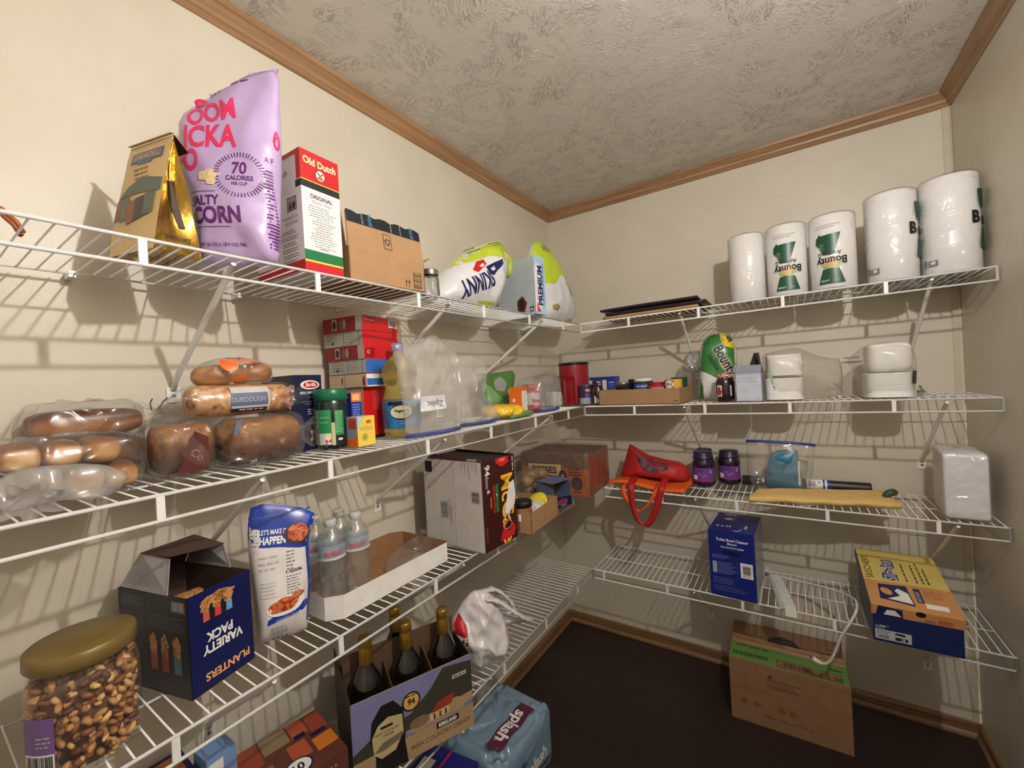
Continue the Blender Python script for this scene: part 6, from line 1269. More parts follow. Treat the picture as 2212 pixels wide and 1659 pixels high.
# open navy nut box
t = thing('nut_variety_box', 'open dark blue nut variety pack box with upside-down lettering', 'box', (0.166, -1.938, zl(2, -1.94)), radians(104))
w, d, h, k = 0.120, 0.192, 0.180, 0.0015; PB = mat('nut_box_blue', (14, 22, 78), 0.35); PBD = mat('nut_box_side_black', (22, 22, 34), 0.4); BI = mat('brown_board_inside', (74, 54, 44), 0.8); GI = mat('grey_board_inside', (150, 146, 150), 0.7)
s = Mesh(); s.box((0, 0, 0), (w, d, k), BI)
panel(s, (-w/2, -d/2, 0), (-w/2, -d/2, h), (w/2, -d/2, h), (w/2, -d/2, 0), PB, k); panel(s, (-w/2, d/2, 0), (w/2, d/2, 0), (w/2, d/2, h), (-w/2, d/2, h), BI, k)
panel(s, (-w/2, -d/2, 0), (-w/2, d/2, 0), (-w/2, d/2, h), (-w/2, -d/2, h), PBD, k); panel(s, (w/2, -d/2, 0), (w/2, -d/2, h), (w/2, d/2, h), (w/2, d/2, 0), BI, k)
f = Paint(s, lambda u, v, q: (u-w/2, -d/2-0.0002-q, v)); l = Paint(s, lambda u, v, q: (-w/2-0.0002-q, d/2-u, v))
f.text('PLANTERS', w*0.56, 0.030, 0.0195, mat('peach_lettering', (232, 168, 96), 0.4), rot=pi, bold=0.03, sx=0.95); f.text('VARIETY', w*0.50, 0.080, 0.0225, WHITE, rot=pi, bold=0.04, sx=0.85); f.text('PACK', w*0.45, 0.101, 0.0225, WHITE, rot=pi, bold=0.04, sx=0.85)
f.rect(w*0.22, 0.122, w*0.68, 0.166, mat('dark_panel', (30, 24, 30), 0.4))
for q, (c, x) in enumerate((((206, 90, 74), 0.26), ((206, 60, 60), 0.44), ((96, 160, 206), 0.62))): f.poly([(w*(x-0.05), 0.124), (w*(x+0.05), 0.124), (w*(x+0.045), 0.142), (w*(x-0.045), 0.142)], mat('packet_%d' % q, c, 0.4)); f.oval(w*(x-0.01), 0.152, w*0.075, 0.012, FOODBRN, amp=0.14)
f.oval(w*0.45, 0.160, w*0.25, 0.010, FOODBRN, amp=0.1)
for q, (c, x) in enumerate((((140, 70, 56), 0.50), ((150, 50, 44), 0.66), ((70, 110, 130), 0.83))): l.poly([(d*(x-0.05), 0.040), (d*(x+0.05), 0.040), (d*(x+0.055), 0.085), (d*(x-0.05), 0.075)], mat('dim_packet_%d' % q, c, 0.4)); l.oval(d*x, 0.088, d*0.055, 0.020, FOODBRN, amp=0.12)
l.greek(d*0.45, 0.140, d*0.96, 6, 0.0045, 0.0018, mat('faint_ink', (96, 96, 116), 0.5)); l.bars(d*0.78, 0.152, d*0.97, 0.172, mat('barcode_bg', (96, 96, 108), 0.5), SILVER); l.rect(d*0.05, 0.15, d*0.40, 0.172, mat('faint_panel', (56, 60, 74), 0.5)); l.greek(d*0.06, 0.168, d*0.38, 4, 0.0045, 0.0018, mat('faint_ink', (96, 96, 116), 0.5)); l.rect(d*0.06, 0.09, d*0.2, 0.14, mat('faint_panel', (56, 60, 74), 0.5))
s.make('box_body', t)
s = Mesh(); H = 0.085
panel(s, (-w/2+0.002, d/2-0.002, h), (w/2-0.002, d/2-0.002, h), (w/2-0.010, d/2-0.05, h+0.065), (-w/2+0.012, d/2-0.05, h+0.065), BI, k)
panel(s, (-w/2+0.012, d/2-0.05, h+0.065), (w/2-0.010, d/2-0.05, h+0.065), (w/2+0.006, -0.02, h+0.045), (-w/2+0.020, -0.02, h+0.060), BI, k); s.make('raised_lid', t)
s = Mesh(); panel(s, (-w/2, -0.045, h), (-w/2, d/2-0.006, h+0.002), (-w/2+0.012, d/2-0.05, h+0.065), (-w/2+0.022, -0.020, h+0.055), GI, k); s.make('side_wing', t)
s = Mesh(); panel(s, (w/2-0.001, d/2-0.006, h), (w/2-0.001, -0.045, h), (w/2+0.004, -0.020, h+0.044), (w/2-0.010, d/2-0.05, h+0.062), GI, k); s.make('side_wing', t)
s = Mesh(); s.box((0, 0, 0), (0.05, 0.02, 0.166), FOODBRN); o = s.make('nut_packet', loc=(0.215, -1.955, zl(2, -1.9)+0.002), rot=1.6); o['label'] = 'small nut packet peeping out of the open dark blue box'; o['category'] = 'packet'
# stand up bag of wings seasoning with blue top
BW = mat('white_pouch', (222, 218, 218), 0.3, coat=0.25, bump=0.1, bscale=14); BB = mat('royal_blue_pouch', (24, 58, 160), 0.3, coat=0.3)
t = thing('frozen_food_pouch', 'white pouch with a royal blue top standing between the blue box and the water bottles', 'bag', (0.222, -1.785, zl(2, -1.79)), radians(64))
out = [(-0.050, 0.0), (-0.052, 0.05), (-0.056, 0.144), (-0.058, 0.22), (-0.055, 0.262), (-0.048, 0.292), (-0.028, 0.296), (0.02, 0.284), (0.055, 0.270), (0.074, 0.256), (0.070, 0.235), (0.058, 0.20), (0.060, 0.112), (0.052, 0.05), (0.046, 0.0), (0.0, -0.002)]
pf = Puff(out, 0.095, wr=0.004, ws=11, p=3.2, seed=81, sm=0, rings=20, segs=90, tf=lambda u, v: 1.1-0.95*max(0, (v-0.06)/0.24))
s = Mesh(); pf.build(s, BW); p = pf.paint(s, step=0.01)
p.poly([(-0.048, 0.2915), (-0.028, 0.2955), (0.02, 0.2835), (0.055, 0.2695), (0.0735, 0.2555), (0.069, 0.236), (0.062, 0.215), (0.052, 0.190), (0.0, 0.204), (-0.053, 0.212), (-0.056, 0.235), (-0.054, 0.262)], BB)
p.poly([(-0.054, 0.2), (-0.038, 0.2), (-0.034, 0.245), (-0.053, 0.25)], BW); p.greek(-0.052, 0.24, -0.038, 5, 0.007, 0.0022, GREY)
p.text('LET\'S MAKE IT', -0.010, 0.232, 0.0135, WHITE, rot=-0.10, bold=0.02, sx=0.62); p.text('HAPPEN', -0.012, 0.213, 0.0205, WHITE, rot=-0.10, bold=0.04, sx=0.66)
p.oval(0.036, 0.224, 0.026, 0.022, mat('dark_bowl', (60, 44, 44), 0.4), rot=-0.2); p.oval(0.038, 0.226, 0.021, 0.018, FOODRED, rot=-0.2, amp=0.06)
p.rect(-0.054, 0.268, 0.066, 0.271, mat('zip_groove', (60, 90, 180), 0.3)); p.greek(-0.040, 0.185, 0.0, 3, 0.012, 0.004, SILVER); p.greek(0.012, 0.190, 0.028, 6, 0.007, 0.0022, GREY)
p.text('1. COOK', 0.010, 0.148, 0.008, BLACK, bold=0.04, al='L'); p.greek(0.010, 0.140, 0.040, 8, 0.0055, 0.002, GREY, seed=4); p.greek(-0.040, 0.135, -0.008, 5, 0.007, 0.002, SILVER, seed=8)
p.poly([(-0.030, 0.052), (0.048, 0.066), (0.047, 0.082), (0.0, 0.078), (-0.028, 0.064)], BB); p.text('SHREDDED CHICKEN', 0.010, 0.060, 0.005, WHITE, rot=0.17, bold=0.0)
p.oval(0.006, 0.086, 0.036, 0.019, WHITE, rot=0.15); p.oval(0.002, 0.088, 0.029, 0.014, FOODRED, rot=0.15, amp=0.05); p.oval(0.030, 0.102, 0.012, 0.006, FOODRED, amp=0.1)
p.greek(-0.024, 0.040, 0.012, 4, 0.006, 0.002, GREY, seed=6)
for j in range(4): p.oval(-0.020+0.008*j, 0.012, 0.0024, 0.0024, BLACK, n=12)
p.poly([(0.049, 0.03), (0.060, 0.112), (0.0575, 0.19), (0.064, 0.22), (0.057, 0.22), (0.051, 0.19), (0.052, 0.112), (0.044, 0.03)], BB)
s.make('pouch_body', t)
# white open tray with bottles
KI = mat('kraft_inside', (146, 108, 72), 0.8, bump=0.05)
t = thing('white_tray', 'low white open carton tray with brown inside holding water bottles', 'tray', (0.171, -1.514, zl(2, -1.51)), LW)
w, d, h, k, c = 0.391, 0.232, 0.055, 0.002, 0.030
P8 = [(-w/2+c, -d/2), (w/2-c*0.3, -d/2), (w/2, -d/2+c*0.3), (w/2, d/2-c), (w/2-c, d/2), (-w/2+c, d/2), (-w/2, d/2-c), (-w/2, -d/2+c)]
s = Mesh(); s.add([(x, y, 0.001) for x, y in P8], [tuple(range(8))], KI); s.add([(x, y, 0.0) for x, y in P8], [tuple(range(8))[::-1]], WCARD)
for j in range(8):
    a, b = P8[j], P8[(j+1) % 8]; q = 1-2*k/w
    s.add([(a[0], a[1], 0), (b[0], b[1], 0), (b[0], b[1], h), (a[0], a[1], h)], [(0, 1, 2, 3)], WCARD)
    s.add([(a[0]*q, a[1]*q, 0.001), (b[0]*q, b[1]*q, 0.001), (b[0]*q, b[1]*q, h), (a[0]*q, a[1]*q, h)], [(3, 2, 1, 0)], KI)
    s.add([(a[0], a[1], h), (b[0], b[1], h), (b[0]*q, b[1]*q, h), (a[0]*q, a[1]*q, h)], [(0, 1, 2, 3)], KI)
s.make('tray_body', t)
PET = film('pet_bottle', (0.93, 0.95, 0.95), 0.10, 0.14, 0.10, 0.8, 30); WL = film('water_label', (0.8, 0.88, 0.94), 0.45, 0.06, 0.15, 0.4, 20, (0.50, 0.62, 0.74))
def bottle(x, y, lab):
    t = thing('water_bottle', lab, 'bottle', (x, y, zl(2, -1.5)+0.0015), rnd.uniform(0, 0.4), 'water bottles in the white tray')
    s = Mesh(); R_ = 0.031; prof = [(0, 0.004), (R_*0.7, 0.0), (R_*0.94, 0.004)]
    for j in range(13): prof.append((R_*(1.0 if j % 2 else 0.93), 0.012+0.0085*j))
    prof += [(R_, 0.122), (R_*0.985, 0.126), (R_*0.985, 0.150), (R_, 0.153), (R_*0.95, 0.164), (R_*0.75, 0.178), (R_*0.5, 0.187), (0.0125, 0.192), (0.0125, 0.198)]
    s.lathe(prof, PET, n=36, mod=lambda a, z: 1+0.03*cos(a*6+z*60)*(0.01 < z < 0.115)); s.make('bottle_body', t)
    s = Mesh(); s.lathe([(R_+0.0004, 0.120), (R_+0.0006, 0.154)], WL, n=36); p = Paint(s, cyl_fn(R_+0.0008, -0.6), 0.006); p.text('splash', 0.0, 0.131, 0.020, mat('coral_lettering', (190, 100, 106), 0.4), bold=0.03, sx=0.9); p.greek(0.03, 0.146, 0.055, 4, 0.006, 0.002, WHITE); p.rect(-0.09, 0.120, 0.09, 0.126, mat('pale_band', (196, 206, 214), 0.4)); s.make('label_band', t)
    s = Mesh(); s.lathe([(0, 0.211), (0.0130, 0.211), (0.0142, 0.209), (0.0142, 0.196), (0.0134, 0.195)], mat('frosted_cap', (196, 198, 200), 0.3), n=40, mod=lambda a, z: 1+0.02*sin(a*24)*(z < 0.208)); s.make('cap', t)
for (x, y, lab) in ((0.208, -1.653, 'water bottle in the front left corner of the white tray'), (0.214, -1.586, 'water bottle at the front of the tray, right one with a clear view'), (0.142, -1.655, 'water bottle in the back left corner of the white tray'), (0.148, -1.589, 'water bottle at the back of the tray, right one')): bottle(x, y, lab)
s = Mesh(); pf = Puff([(-0.10, 0.0), (-0.07, 0.03), (-0.02, 0.045), (0.03, 0.055), (0.075, 0.062), (0.10, 0.03), (0.09, 0.0), (0.0, 0.0)], 0.10, wr=0.014, ws=15, seed=83, p=2.2); pf.build(s, FILM); o = s.make('plastic_scrap', loc=(0.205, -1.405, zl(2, -1.4)+0.003), rot=LW+0.2); tag(o, 'crumpled clear plastic wrap lying in the empty end of the white tray', 'plastic')
# coffee pod box
CB = mat('coffee_maroon', (60, 16, 18), 0.4, coat=0.1); CBW = mat('carton_pale_side', (204, 200, 196), 0.5)
w, d, h = 0.172, 0.262, 0.285; t = thing('coffee_box', 'large coffee pod box with a maroon front and white side beside the white tray', 'box', (0.240, -1.150, zl(2, -1.15)), radians(87))
s = Mesh(); s.box((0, 0, 0), (w, d, h-0.004), CB, ms={'left': CBW, 'top': mat('opening_shade_and_print', (22, 12, 12), 0.7)}); f = Paint(s, face_fn(w, d, h, 'front')); l = Paint(s, face_fn(w, d, h, 'left'))  # solid top coloured near-black for the shade inside the open box
YM = mat('arch_yellow', (246, 190, 50), 0.35)
f.text('McCafe', w*0.56, 0.222, 0.088, YM, rot=-pi/2, al='L', bold=0.015, sx=0.85); f.text('94', w*0.10, 0.268, 0.034, WHITE, rot=-pi/2, al='L', bold=0.02); f.greek(w*0.12, 0.225, w*0.2, 1, 0.01, 0.004, SILVER); f.rect(w*0.10, 0.195, w*0.17, 0.235, GREY); f.text('&', w*0.14, 0.19, 0.02, WHITE, rot=-pi/2, al='L')
f.rect(w*0.38, 0.110, w*0.46, 0.200, mat('roast_green', (30, 110, 50), 0.4)); f.rect(w*0.30, 0.110, w*0.365, 0.200, mat('roast_red', (150, 30, 24), 0.4)); f.rect(w*0.22, 0.13, w*0.25, 0.165, ORANGE); f.greek(w*0.40, 0.17, w*0.45, 1, 0.01, 0.003, WHITE, rot=-pi/2)
f.poly([(w*0.42, h-0.004), (w*0.80, h-0.004), (w*0.82, h-0.025), (w*0.60, h-0.035), (w*0.42, h-0.018)], mat('cup_red', (206, 30, 36), 0.3)); f.oval(w*0.62, h-0.012, w*0.1, 0.006, mat('cup_pink', (236, 110, 110), 0.3)); f.greek(w*0.93, h-0.01, w*1.22, 1, 0.01, 0.004, WHITE, rot=-pi/2)
f.poly([(w*0.45, 0.012), (w*0.90, 0.012), (w*0.92, 0.045), (w*0.80, 0.064), (w*0.60, 0.058), (w*0.50, 0.036)], mat('cup_red', (206, 30, 36), 0.3)); f.oval(w*0.72, 0.050, w*0.10, 0.016, mat('opening_shade_and_print', (22, 12, 12), 0.7)); f.ring(w*0.70, 0.056, w*0.13, 0.016, 0.004, mat('cup_pink', (236, 110, 110), 0.3)); f.rect(w*0.06, 0.03, w*0.11, 0.075, mat('dim_maroon', (110, 60, 50), 0.4))
f.poly([(w*0.96, 0.196), (w*0.80, 0.188), (w*0.72, 0.150), (w*0.60, 0.092), (w*0.66, 0.098), (w*0.62, 0.078), (w*0.71, 0.094), (w*0.72, 0.074), (w*0.80, 0.096), (w*0.94, 0.112), (w*0.99, 0.14)], WCARD)
l.rect(d*0.535, 0, d*0.54, h-0.002, GREY); l.bars(d*0.82, 0.150, d*0.96, 0.190, mat('barcode_bg2', (190, 186, 182), 0.5), DARKGREY, horiz=True); l.bars(d*0.28, 0.085, d*0.42, 0.145, SILVER, mat('green_grey_ink', (100, 110, 100), 0.5), horiz=True); l.greek(d*0.46, 0.155, d*0.75, 2, 0.008, 0.0022, GREY, rot=-pi/2); l.greek(d*0.48, 0.13, d*0.72, 2, 0.008, 0.0022, GREY, rot=-pi/2)
l.rect(d*0.03, 0.235, d*0.16, 0.272, BLACK); 
for q in range(5): l.poly([(d*(0.66+0.06*q), 0.278), (d*(0.70+0.06*q), 0.278), (d*(0.685+0.06*q), 0.278-0.03-0.02*((q*7) % 3))], mat('scuff_grey', (166, 162, 158), 0.6))
s.make('box_body', t)
s = Mesh(); panel(s, (-w/2, -d/2, h-0.004), (-w/2, d/2, h-0.004), (-w/2+0.012, d/2, h+0.012), (-w/2+0.012, -d/2, h+0.004), CB, 0.001); p = Paint(s, lambda u, v, q: (-w/2-0.001+v*0.7-q, -d/2+u, h-0.003+v*0.8+q)); p.rect(0.02, 0.001, 0.06, 0.010, GREY); s.make('top_flap', t)
s = Mesh(); panel(s, (w/2, d/2, h-0.004), (w/2, -d/2, h-0.004), (w/2-0.03, -d/2+0.002, h+0.001), (w/2-0.03, d/2, h+0.006), CB, 0.001); s.make('top_flap', t)
# small cardboard box of groceries
t = thing('grocery_box', 'small brown cardboard box of pouches and a black lidded jar, beyond the coffee box', 'box', (0.268, -0.950, zl(2, -0.95)), radians(94))
w, d, h, k = 0.225, 0.29, 0.076, 0.003; s = Mesh(); s.box((0, 0, 0), (w, d, k), CARDIN)
panel(s, (-w/2, -d/2, 0), (-w/2, -d/2, h), (w/2, -d/2, h), (w/2, -d/2, 0), CARD, k); panel(s, (-w/2, d/2, 0), (w/2, d/2, 0), (w/2, d/2, h), (-w/2, d/2, h), CARD, k)
panel(s, (-w/2, -d/2, 0), (-w/2, d/2, 0), (-w/2, d/2, h), (-w/2, -d/2, h), CARD, k); panel(s, (w/2, -d/2, 0), (w/2, -d/2, h), (w/2, d/2, h), (w/2, d/2, 0), CARD, k)
p = Paint(s, lambda u, v, q: (u-w/2, -d/2-q, v)); p.rect(w*0.47, 0, w*0.475, h, CARDTXT); s.make('box_body', t)
zc = zl(2, -0.95)+0.004
t = thing('peanut_butter_jar', 'brown jar with a black lid in the front corner of the small cardboard box', 'jar', (0.368, -1.022, zc))
s = Mesh(); s.lathe([(0, 0), (0.030, 0), (0.034, 0.004), (0.034, 0.07), (0.031, 0.080), (0.030, 0.084)], mat('peanut_brown', (150, 92, 62), 0.3, coat=0.4), n=36); p = Paint(s, cyl_fn(0.0345, -0.6), 0.006); p.rect(-0.03, 0.04, 0.0, 0.064, WHITE); s.make('jar_body', t)
s = Mesh(); s.lathe([(0, 0.104), (0.031, 0.104), (0.034, 0.101), (0.034, 0.084), (0.031, 0.082)], BLACK, n=48, mod=lambda a, z: 1+0.01*sin(a*40)*(z < 0.1)); s.make('black_lid', t)
YB2 = mat('lemon_pouch', (226, 204, 40), 0.3, coat=0.3)
s = Mesh(); pf = Puff([(-0.05, 0.0), (-0.055, 0.05), (-0.03, 0.085), (0.02, 0.095), (0.05, 0.06), (0.05, 0.0)], 0.06, wr=0.008, ws=18, seed=91); pf.build(s, YB2); o = s.make('yellow_pouch', loc=(0.290, -0.985, zc+0.008), rot=LW); tag(o, 'yellow pouch behind the black lidded jar in the small cardboard box', 'pouch')
s = Mesh(); pf = Puff([(-0.05, 0.0), (-0.05, 0.05), (-0.01, 0.068), (0.04, 0.075), (0.055, 0.085), (0.05, 0.04), (0.045, 0.0)], 0.07, wr=0.010, ws=18, seed=93); pf.build(s, YB2); o = s.make('yellow_pouch', loc=(0.345, -0.895, zc+0.006), rot=LW+0.1); tag(o, 'bright yellow pouch corner sticking out at the right end of the cardboard box', 'pouch')
s = Mesh(); pf = Puff([(-0.035, 0.0), (-0.04, 0.04), (-0.02, 0.075), (0.02, 0.078), (0.04, 0.05), (0.035, 0.0)], 0.06, wr=0.012, ws=26, seed=95); pf.build(s, mat('crumpled_silver_white', (210, 208, 204), 0.22, 0.2, coat=0.4)); o = s.make('crumpled_packet', loc=(0.370, -0.948, zc+0.004), rot=LW); tag(o, 'crumpled shiny white packet between the jar and the yellow pouch', 'packet')
s = Mesh(); BL3 = mat('slate_blue_box', (74, 92, 140), 0.45); s.box((0, 0, 0), (0.13, 0.10, 0.125), BL3, ms={'front': BL3}); p = Paint(s, face_fn(0.13, 0.10, 0.125, 'front')); p.ring(0.108, 0.103, 0.014, 0.014, 0.004, mat('pinkish_ring', (220, 120, 130), 0.4)); p.oval(0.108, 0.103, 0.007, 0.007, RED); o = s.make('blue_box', loc=(0.195, -0.955, zc), rot=LW+0.05); tag(o, 'slate blue box with a pink ring mark at the back of the cardboard box', 'box')
s = Mesh(); s.box((0, 0, 0), (0.09, 0.07, 0.036), mat('salmon_box', (176, 110, 96), 0.5)); o = s.make('salmon_box', loc=(0.190, -0.960, zc+0.1255), rot=LW+0.1); tag(o, 'flat salmon coloured box under the small yellow box', 'box')
s = Mesh(); s.box((0, 0, 0), (0.100, 0.05, 0.034), mat('pale_yellow_box', (222, 204, 132), 0.5)); p = Paint(s, face_fn(0.10, 0.05, 0.034, 'front')); p.text('PIZZA DIRT', 0.055, 0.012, 0.013, mat('brown_ink', (90, 50, 40), 0.5), bold=0.01, sx=0.7); o = s.make('yellow_box', loc=(0.200, -0.945, zc+0.162), rot=LW+0.12); tag(o, 'small pale yellow box on top of the salmon box', 'box')
t = thing('blue_carton', 'open blue and grey carton between the cardboard box and the orange box', 'carton', (0.330, -0.718, zl(2, -0.72)), radians(78))
w, d, h, k = 0.115, 0.09, 0.105, 0.002; CF = mat('carton_blue_grey', (92, 104, 140), 0.4); s = Mesh(); s.box((0, 0, 0), (w, d, k), KI)
panel(s, (-w/2, -d/2, 0), (-w/2, -d/2, h*0.45), (w/2, -d/2, h*0.35), (w/2, -d/2, 0), NAVY, k); panel(s, (-w/2, d/2, 0), (w/2, d/2, 0), (w/2, d/2, h), (-w/2, d/2, h), KI, k)
panel(s, (-w/2, -d/2, 0), (-w/2, d/2, 0), (-w/2, d/2, h), (-w/2, -d/2, h*0.8), CF, k); panel(s, (w/2, -d/2, 0), (w/2, -d/2, h*0.9), (w/2, d/2, h), (w/2, d/2, 0), CF, k); panel(s, (-w/2, -d/2, h), (w/2, -d/2, h), (w/2, d/2, h), (-w/2, d/2, h), CF, k)
p = Paint(s, lambda u, v, q: (u-w/2, -d/2-q-0.0003, v)); p.poly([(0.02, 0.012), (0.09, 0.012), (0.09, 0.030), (0.05, 0.036), (0.02, 0.028)], mat('red_violet_print', (140, 50, 80), 0.4)); p.text('CREAM', 0.062, 0.004, 0.011, SILVER, bold=0.01); s.make('carton_body', t)
# bag of dark rolls in film against the orange box
s = Mesh(); RYE = blotch('rye_roll', [(110, 84, 48), (150, 120, 72), (84, 60, 36)], 30, 0.5, 0.1)
t = thing('roll_bag', 'clear bag of small brown rolls leaning on the orange plastic wrapped box', 'bread bag', (0.240, -0.700, zl(2, -0.7)), LW)
for k, (u, dy, v) in enumerate(((-0.06, -0.02, 0.105), (0.0, -0.01, 0.118), (0.055, -0.02, 0.110), (-0.03, 0.0, 0.06), (0.04, 0.0, 0.055), (0.02, 0.01, 0.022))):
    s.ball((u, dy+0.03, v), 0.033, RYE, n=16, sx=1.0, sy=0.9, sz=0.72)
s.make('brown_rolls', t, kind='stuff')
m = Mesh(); pf = Puff([(-0.10, 0.0), (-0.11, 0.08), (-0.09, 0.135), (-0.02, 0.150), (0.05, 0.146), (0.10, 0.12), (0.115, 0.06), (0.105, 0.0), (0.0, -0.001)], 0.12, wr=0.012, ws=20, seed=97, p=3, rings=16, segs=70); pf.build(m, FILM); m.make('clear_bag', t, loc=(0, 0.03, 0))
# orange brown carton in plastic in the corner
t = thing('snack_carton', 'orange and brown snack carton in clear plastic in the corner of the third shelf', 'box', (0.247, -0.432, zl(2, -0.45)), radians(3))
w, d, h = 0.335, 0.275, 0.184; s = Mesh(); OB = mat('orange_brown_carton', (176, 92, 48), 0.5); BT = mat('brown_carton_top', (104, 74, 56), 0.55)
s.box((0, 0, 0), (w, d, h), OB, ms={'top': BT, 'right': mat('rust_carton_side', (150, 70, 44), 0.5)}); p = Paint(s, face_fn(w, d, h, 'front'))
p.rect(0, h*0.66, w, h, BT); p.poly([(0.05, h*0.60), (w*0.60, h*0.78), (w*0.66, h*0.70), (w*0.5, h*0.62)], OB); DB_ = mat('dark_brown_print', (60, 32, 26), 0.5); PW = mat('tan_cream_print', (206, 180, 130), 0.5)
p.rect(w*0.10, h*0.45, w*0.62, h*0.76, DB_); p.rect(w*0.11, h*0.47, w*0.61, h*0.74, PW); p.text('REESES', w*0.36, h*0.52, 0.042, DB_, bold=0.04); p.oval(w*0.63, h*0.45, 0.020, 0.030, DB_); p.text('S', w*0.63, h*0.37, 0.034, PW, bold=0.04)
p.oval(w*0.83, h*0.30, 0.026, 0.030, DB_, n=20); p.oval(w*0.83, h*0.30, 0.018, 0.021, mat('dim_brown_print', (84, 56, 48), 0.5), n=12); p.greek(w*0.72, h*0.62, w*0.92, 3, 0.012, 0.006, DB_); p.greek(w*0.76, h*0.08, w*0.9, 1, 0.01, 0.005, DB_)
s.make('carton_body', t)
s = Mesh(); s.grid(lambda a, b: tuple(Vector(rb(w+0.018, d+0.020, h+0.012, 0.16)(a, b))*(1+0.008*nz(a*26, b*18, 2))+Vector((0, 0, 0.001))), 90, 50, FILM); s.make('clear_wrapping', t)

# ================================================================ LOWEST SHELF, LEFT WALL
t = thing('liqueur_carton', 'cardboard six bottle carton printed with a red roofed cottage on the lowest left shelf', 'carton', (0.246, -1.487, zl(3, -1.49)), radians(66))
w, d, h, k = 0.315, 0.210, 0.196, 0.0025; KB = mat('carton_tan_print', (166, 140, 104), 0.5); KS = mat('carton_dusk_sky', (118, 120, 160), 0.5); KH = mat('carton_hill', (58, 56, 46), 0.5); KD = mat('carton_dark_brown', (58, 42, 38), 0.55); KIN = mat('carton_brown_inside', (92, 68, 50), 0.8)
s = Mesh(); s.box((0, 0, 0), (w, d, k), KIN)
panel(s, (-w/2, -d/2, 0), (-w/2, -d/2, h), (w/2, -d/2, h), (w/2, -d/2, 0), KB, k); panel(s, (-w/2, d/2, 0), (w/2, d/2, 0), (w/2, d/2, h), (-w/2, d/2, h), KIN, k)
panel(s, (-w/2, -d/2, 0), (-w/2, d/2, 0), (-w/2, d/2, h+0.03), (-w/2, -d/2, h), KD, k); panel(s, (w/2, -d/2, 0), (w/2, -d/2, h), (w/2, d/2, h+0.03), (w/2, d/2, 0), KD, k)
f = Paint(s, lambda u, v, q: (u-w/2, -d/2-0.0002-q, v))
f.rect(0, 0.05, w, h, KS); f.poly([(0, 0.075), (0.05, 0.10), (w*0.45, 0.112), (w*0.62, 0.150), (w*0.74, 0.192), (w*0.88, 0.186), (w, 0.180), (w, 0.075)], KH); f.poly([(w*0.40, 0.068), (w*0.6, 0.088), (w, 0.098), (w, 0.075), (w*0.5, 0.06)], KB); f.poly([(0, 0.075), (w*0.4, 0.085), (w*0.40, 0.055), (0, 0.05)], KH)
f.poly([(w*0.60, 0.075), (w*0.60, 0.088), (w*0.72, 0.100), (w*0.86, 0.100), (w*0.93, 0.082), (w*0.91, 0.064), (w*0.61, 0.062)], KB); f.poly([(w*0.62, 0.087), (w*0.68, 0.110), (w*0.84, 0.116), (w*0.80, 0.090)], mat('cottage_roof_red', (150, 56, 36), 0.5)); f.rect(w*0.61, 0.070, w*0.78, 0.087, mat('cottage_wall', (196, 172, 126), 0.5))
for q in range(3): f.rect(w*(0.64+0.05*q), 0.070, w*(0.655+0.05*q), 0.084, KD)
f.oval(w*0.52, 0.082, 0.026, 0.014, mat('cottage_barn', (128, 104, 78), 0.5)); f.poly([(0.0, 0.055), (w, 0.062), (w, 0), (0, 0)], KB)
f.rect(w*0.66, 0.040, w*0.86, 0.056, BLACK); f.text('KIRKLAND', w*0.76, 0.0435, 0.0125, WHITE, bold=0.05, sx=0.85); f.text('IRISH COUNTRY CREAM', w*0.70, 0.020, 0.0165, mat('dark_ink', (46, 32, 28), 0.5), bold=0.0, sx=0.92); f.rect(w*0.82, 0.150, w*0.95, 0.160, SILVER); f.greek(w*0.83, 0.153, w*0.94, 1, 0.01, 0.003, DARKGREY)
f.poly([(0.050, 0.0), (0.052, 0.06), (0.040, 0.09), (0.046, 0.135), (0.070, 0.165), (0.100, 0.166), (0.124, 0.135), (0.124, 0.06), (0.130, 0.0)], BLACK)
f.poly([(0.048, 0.055), (0.045, 0.095), (0.060, 0.120), (0.085, 0.132), (0.120, 0.124), (0.122, 0.080), (0.100, 0.044), (0.066, 0.038)], mat('bottle_label_cream', (186, 170, 126), 0.45)); f.rect(0.066, 0.108, 0.096, 0.114, BLACK); f.text('IRISH COUNTRY', 0.083, 0.096, 0.0082, KD, bold=0.01); f.text('CREAM', 0.083, 0.087, 0.0082, KD, bold=0.01); f.poly([(0.048, 0.058), (0.07, 0.075), (0.12, 0.082), (0.115, 0.066), (0.07, 0.055)], mat('dusk_hill_label', (110, 104, 84), 0.5))
f.oval(0.145, 0.143, 0.024, 0.024, BLACK); f.oval(0.145, 0.143, 0.020, 0.020, GOLDP); f.text('94', 0.145, 0.135, 0.022, BLACK, bold=0.03, sx=0.85); f.greek(0.130, 0.156, 0.16, 1, 0.005, 0.003, BLACK)
s.make('carton_body', t)
s = Mesh(); panel(s, (-w/2+0.004, 0.001, k), (w/2-0.004, 0.001, k), (w/2-0.004, 0.001, h+0.06), (-w/2+0.004, 0.001, h+0.06), KIN, 0.002); s.make('handle_divider', t)
for x in (-0.053, 0.053):
    s = Mesh(); panel(s, (x, -d/2+0.004, k), (x, -0.002, k), (x, -0.002, h+0.015), (x, -d/2+0.004, h-0.015), KIN, 0.002); panel(s, (x, 0.004, k), (x, d/2-0.004, k), (x, d/2-0.004, h-0.01), (x, 0.004, h+0.015), KIN, 0.002); s.make('divider', t)
BG = mat('black_green_glass', (10, 12, 9), 0.06, coat=1.0, spec=0.8); GC = mat('gold_capsule', (168, 132, 56), 0.3, 0.75)
ex, ey = Vector((cos(radians(66)), sin(radians(66)))), Vector((-sin(radians(66)), cos(radians(66))))
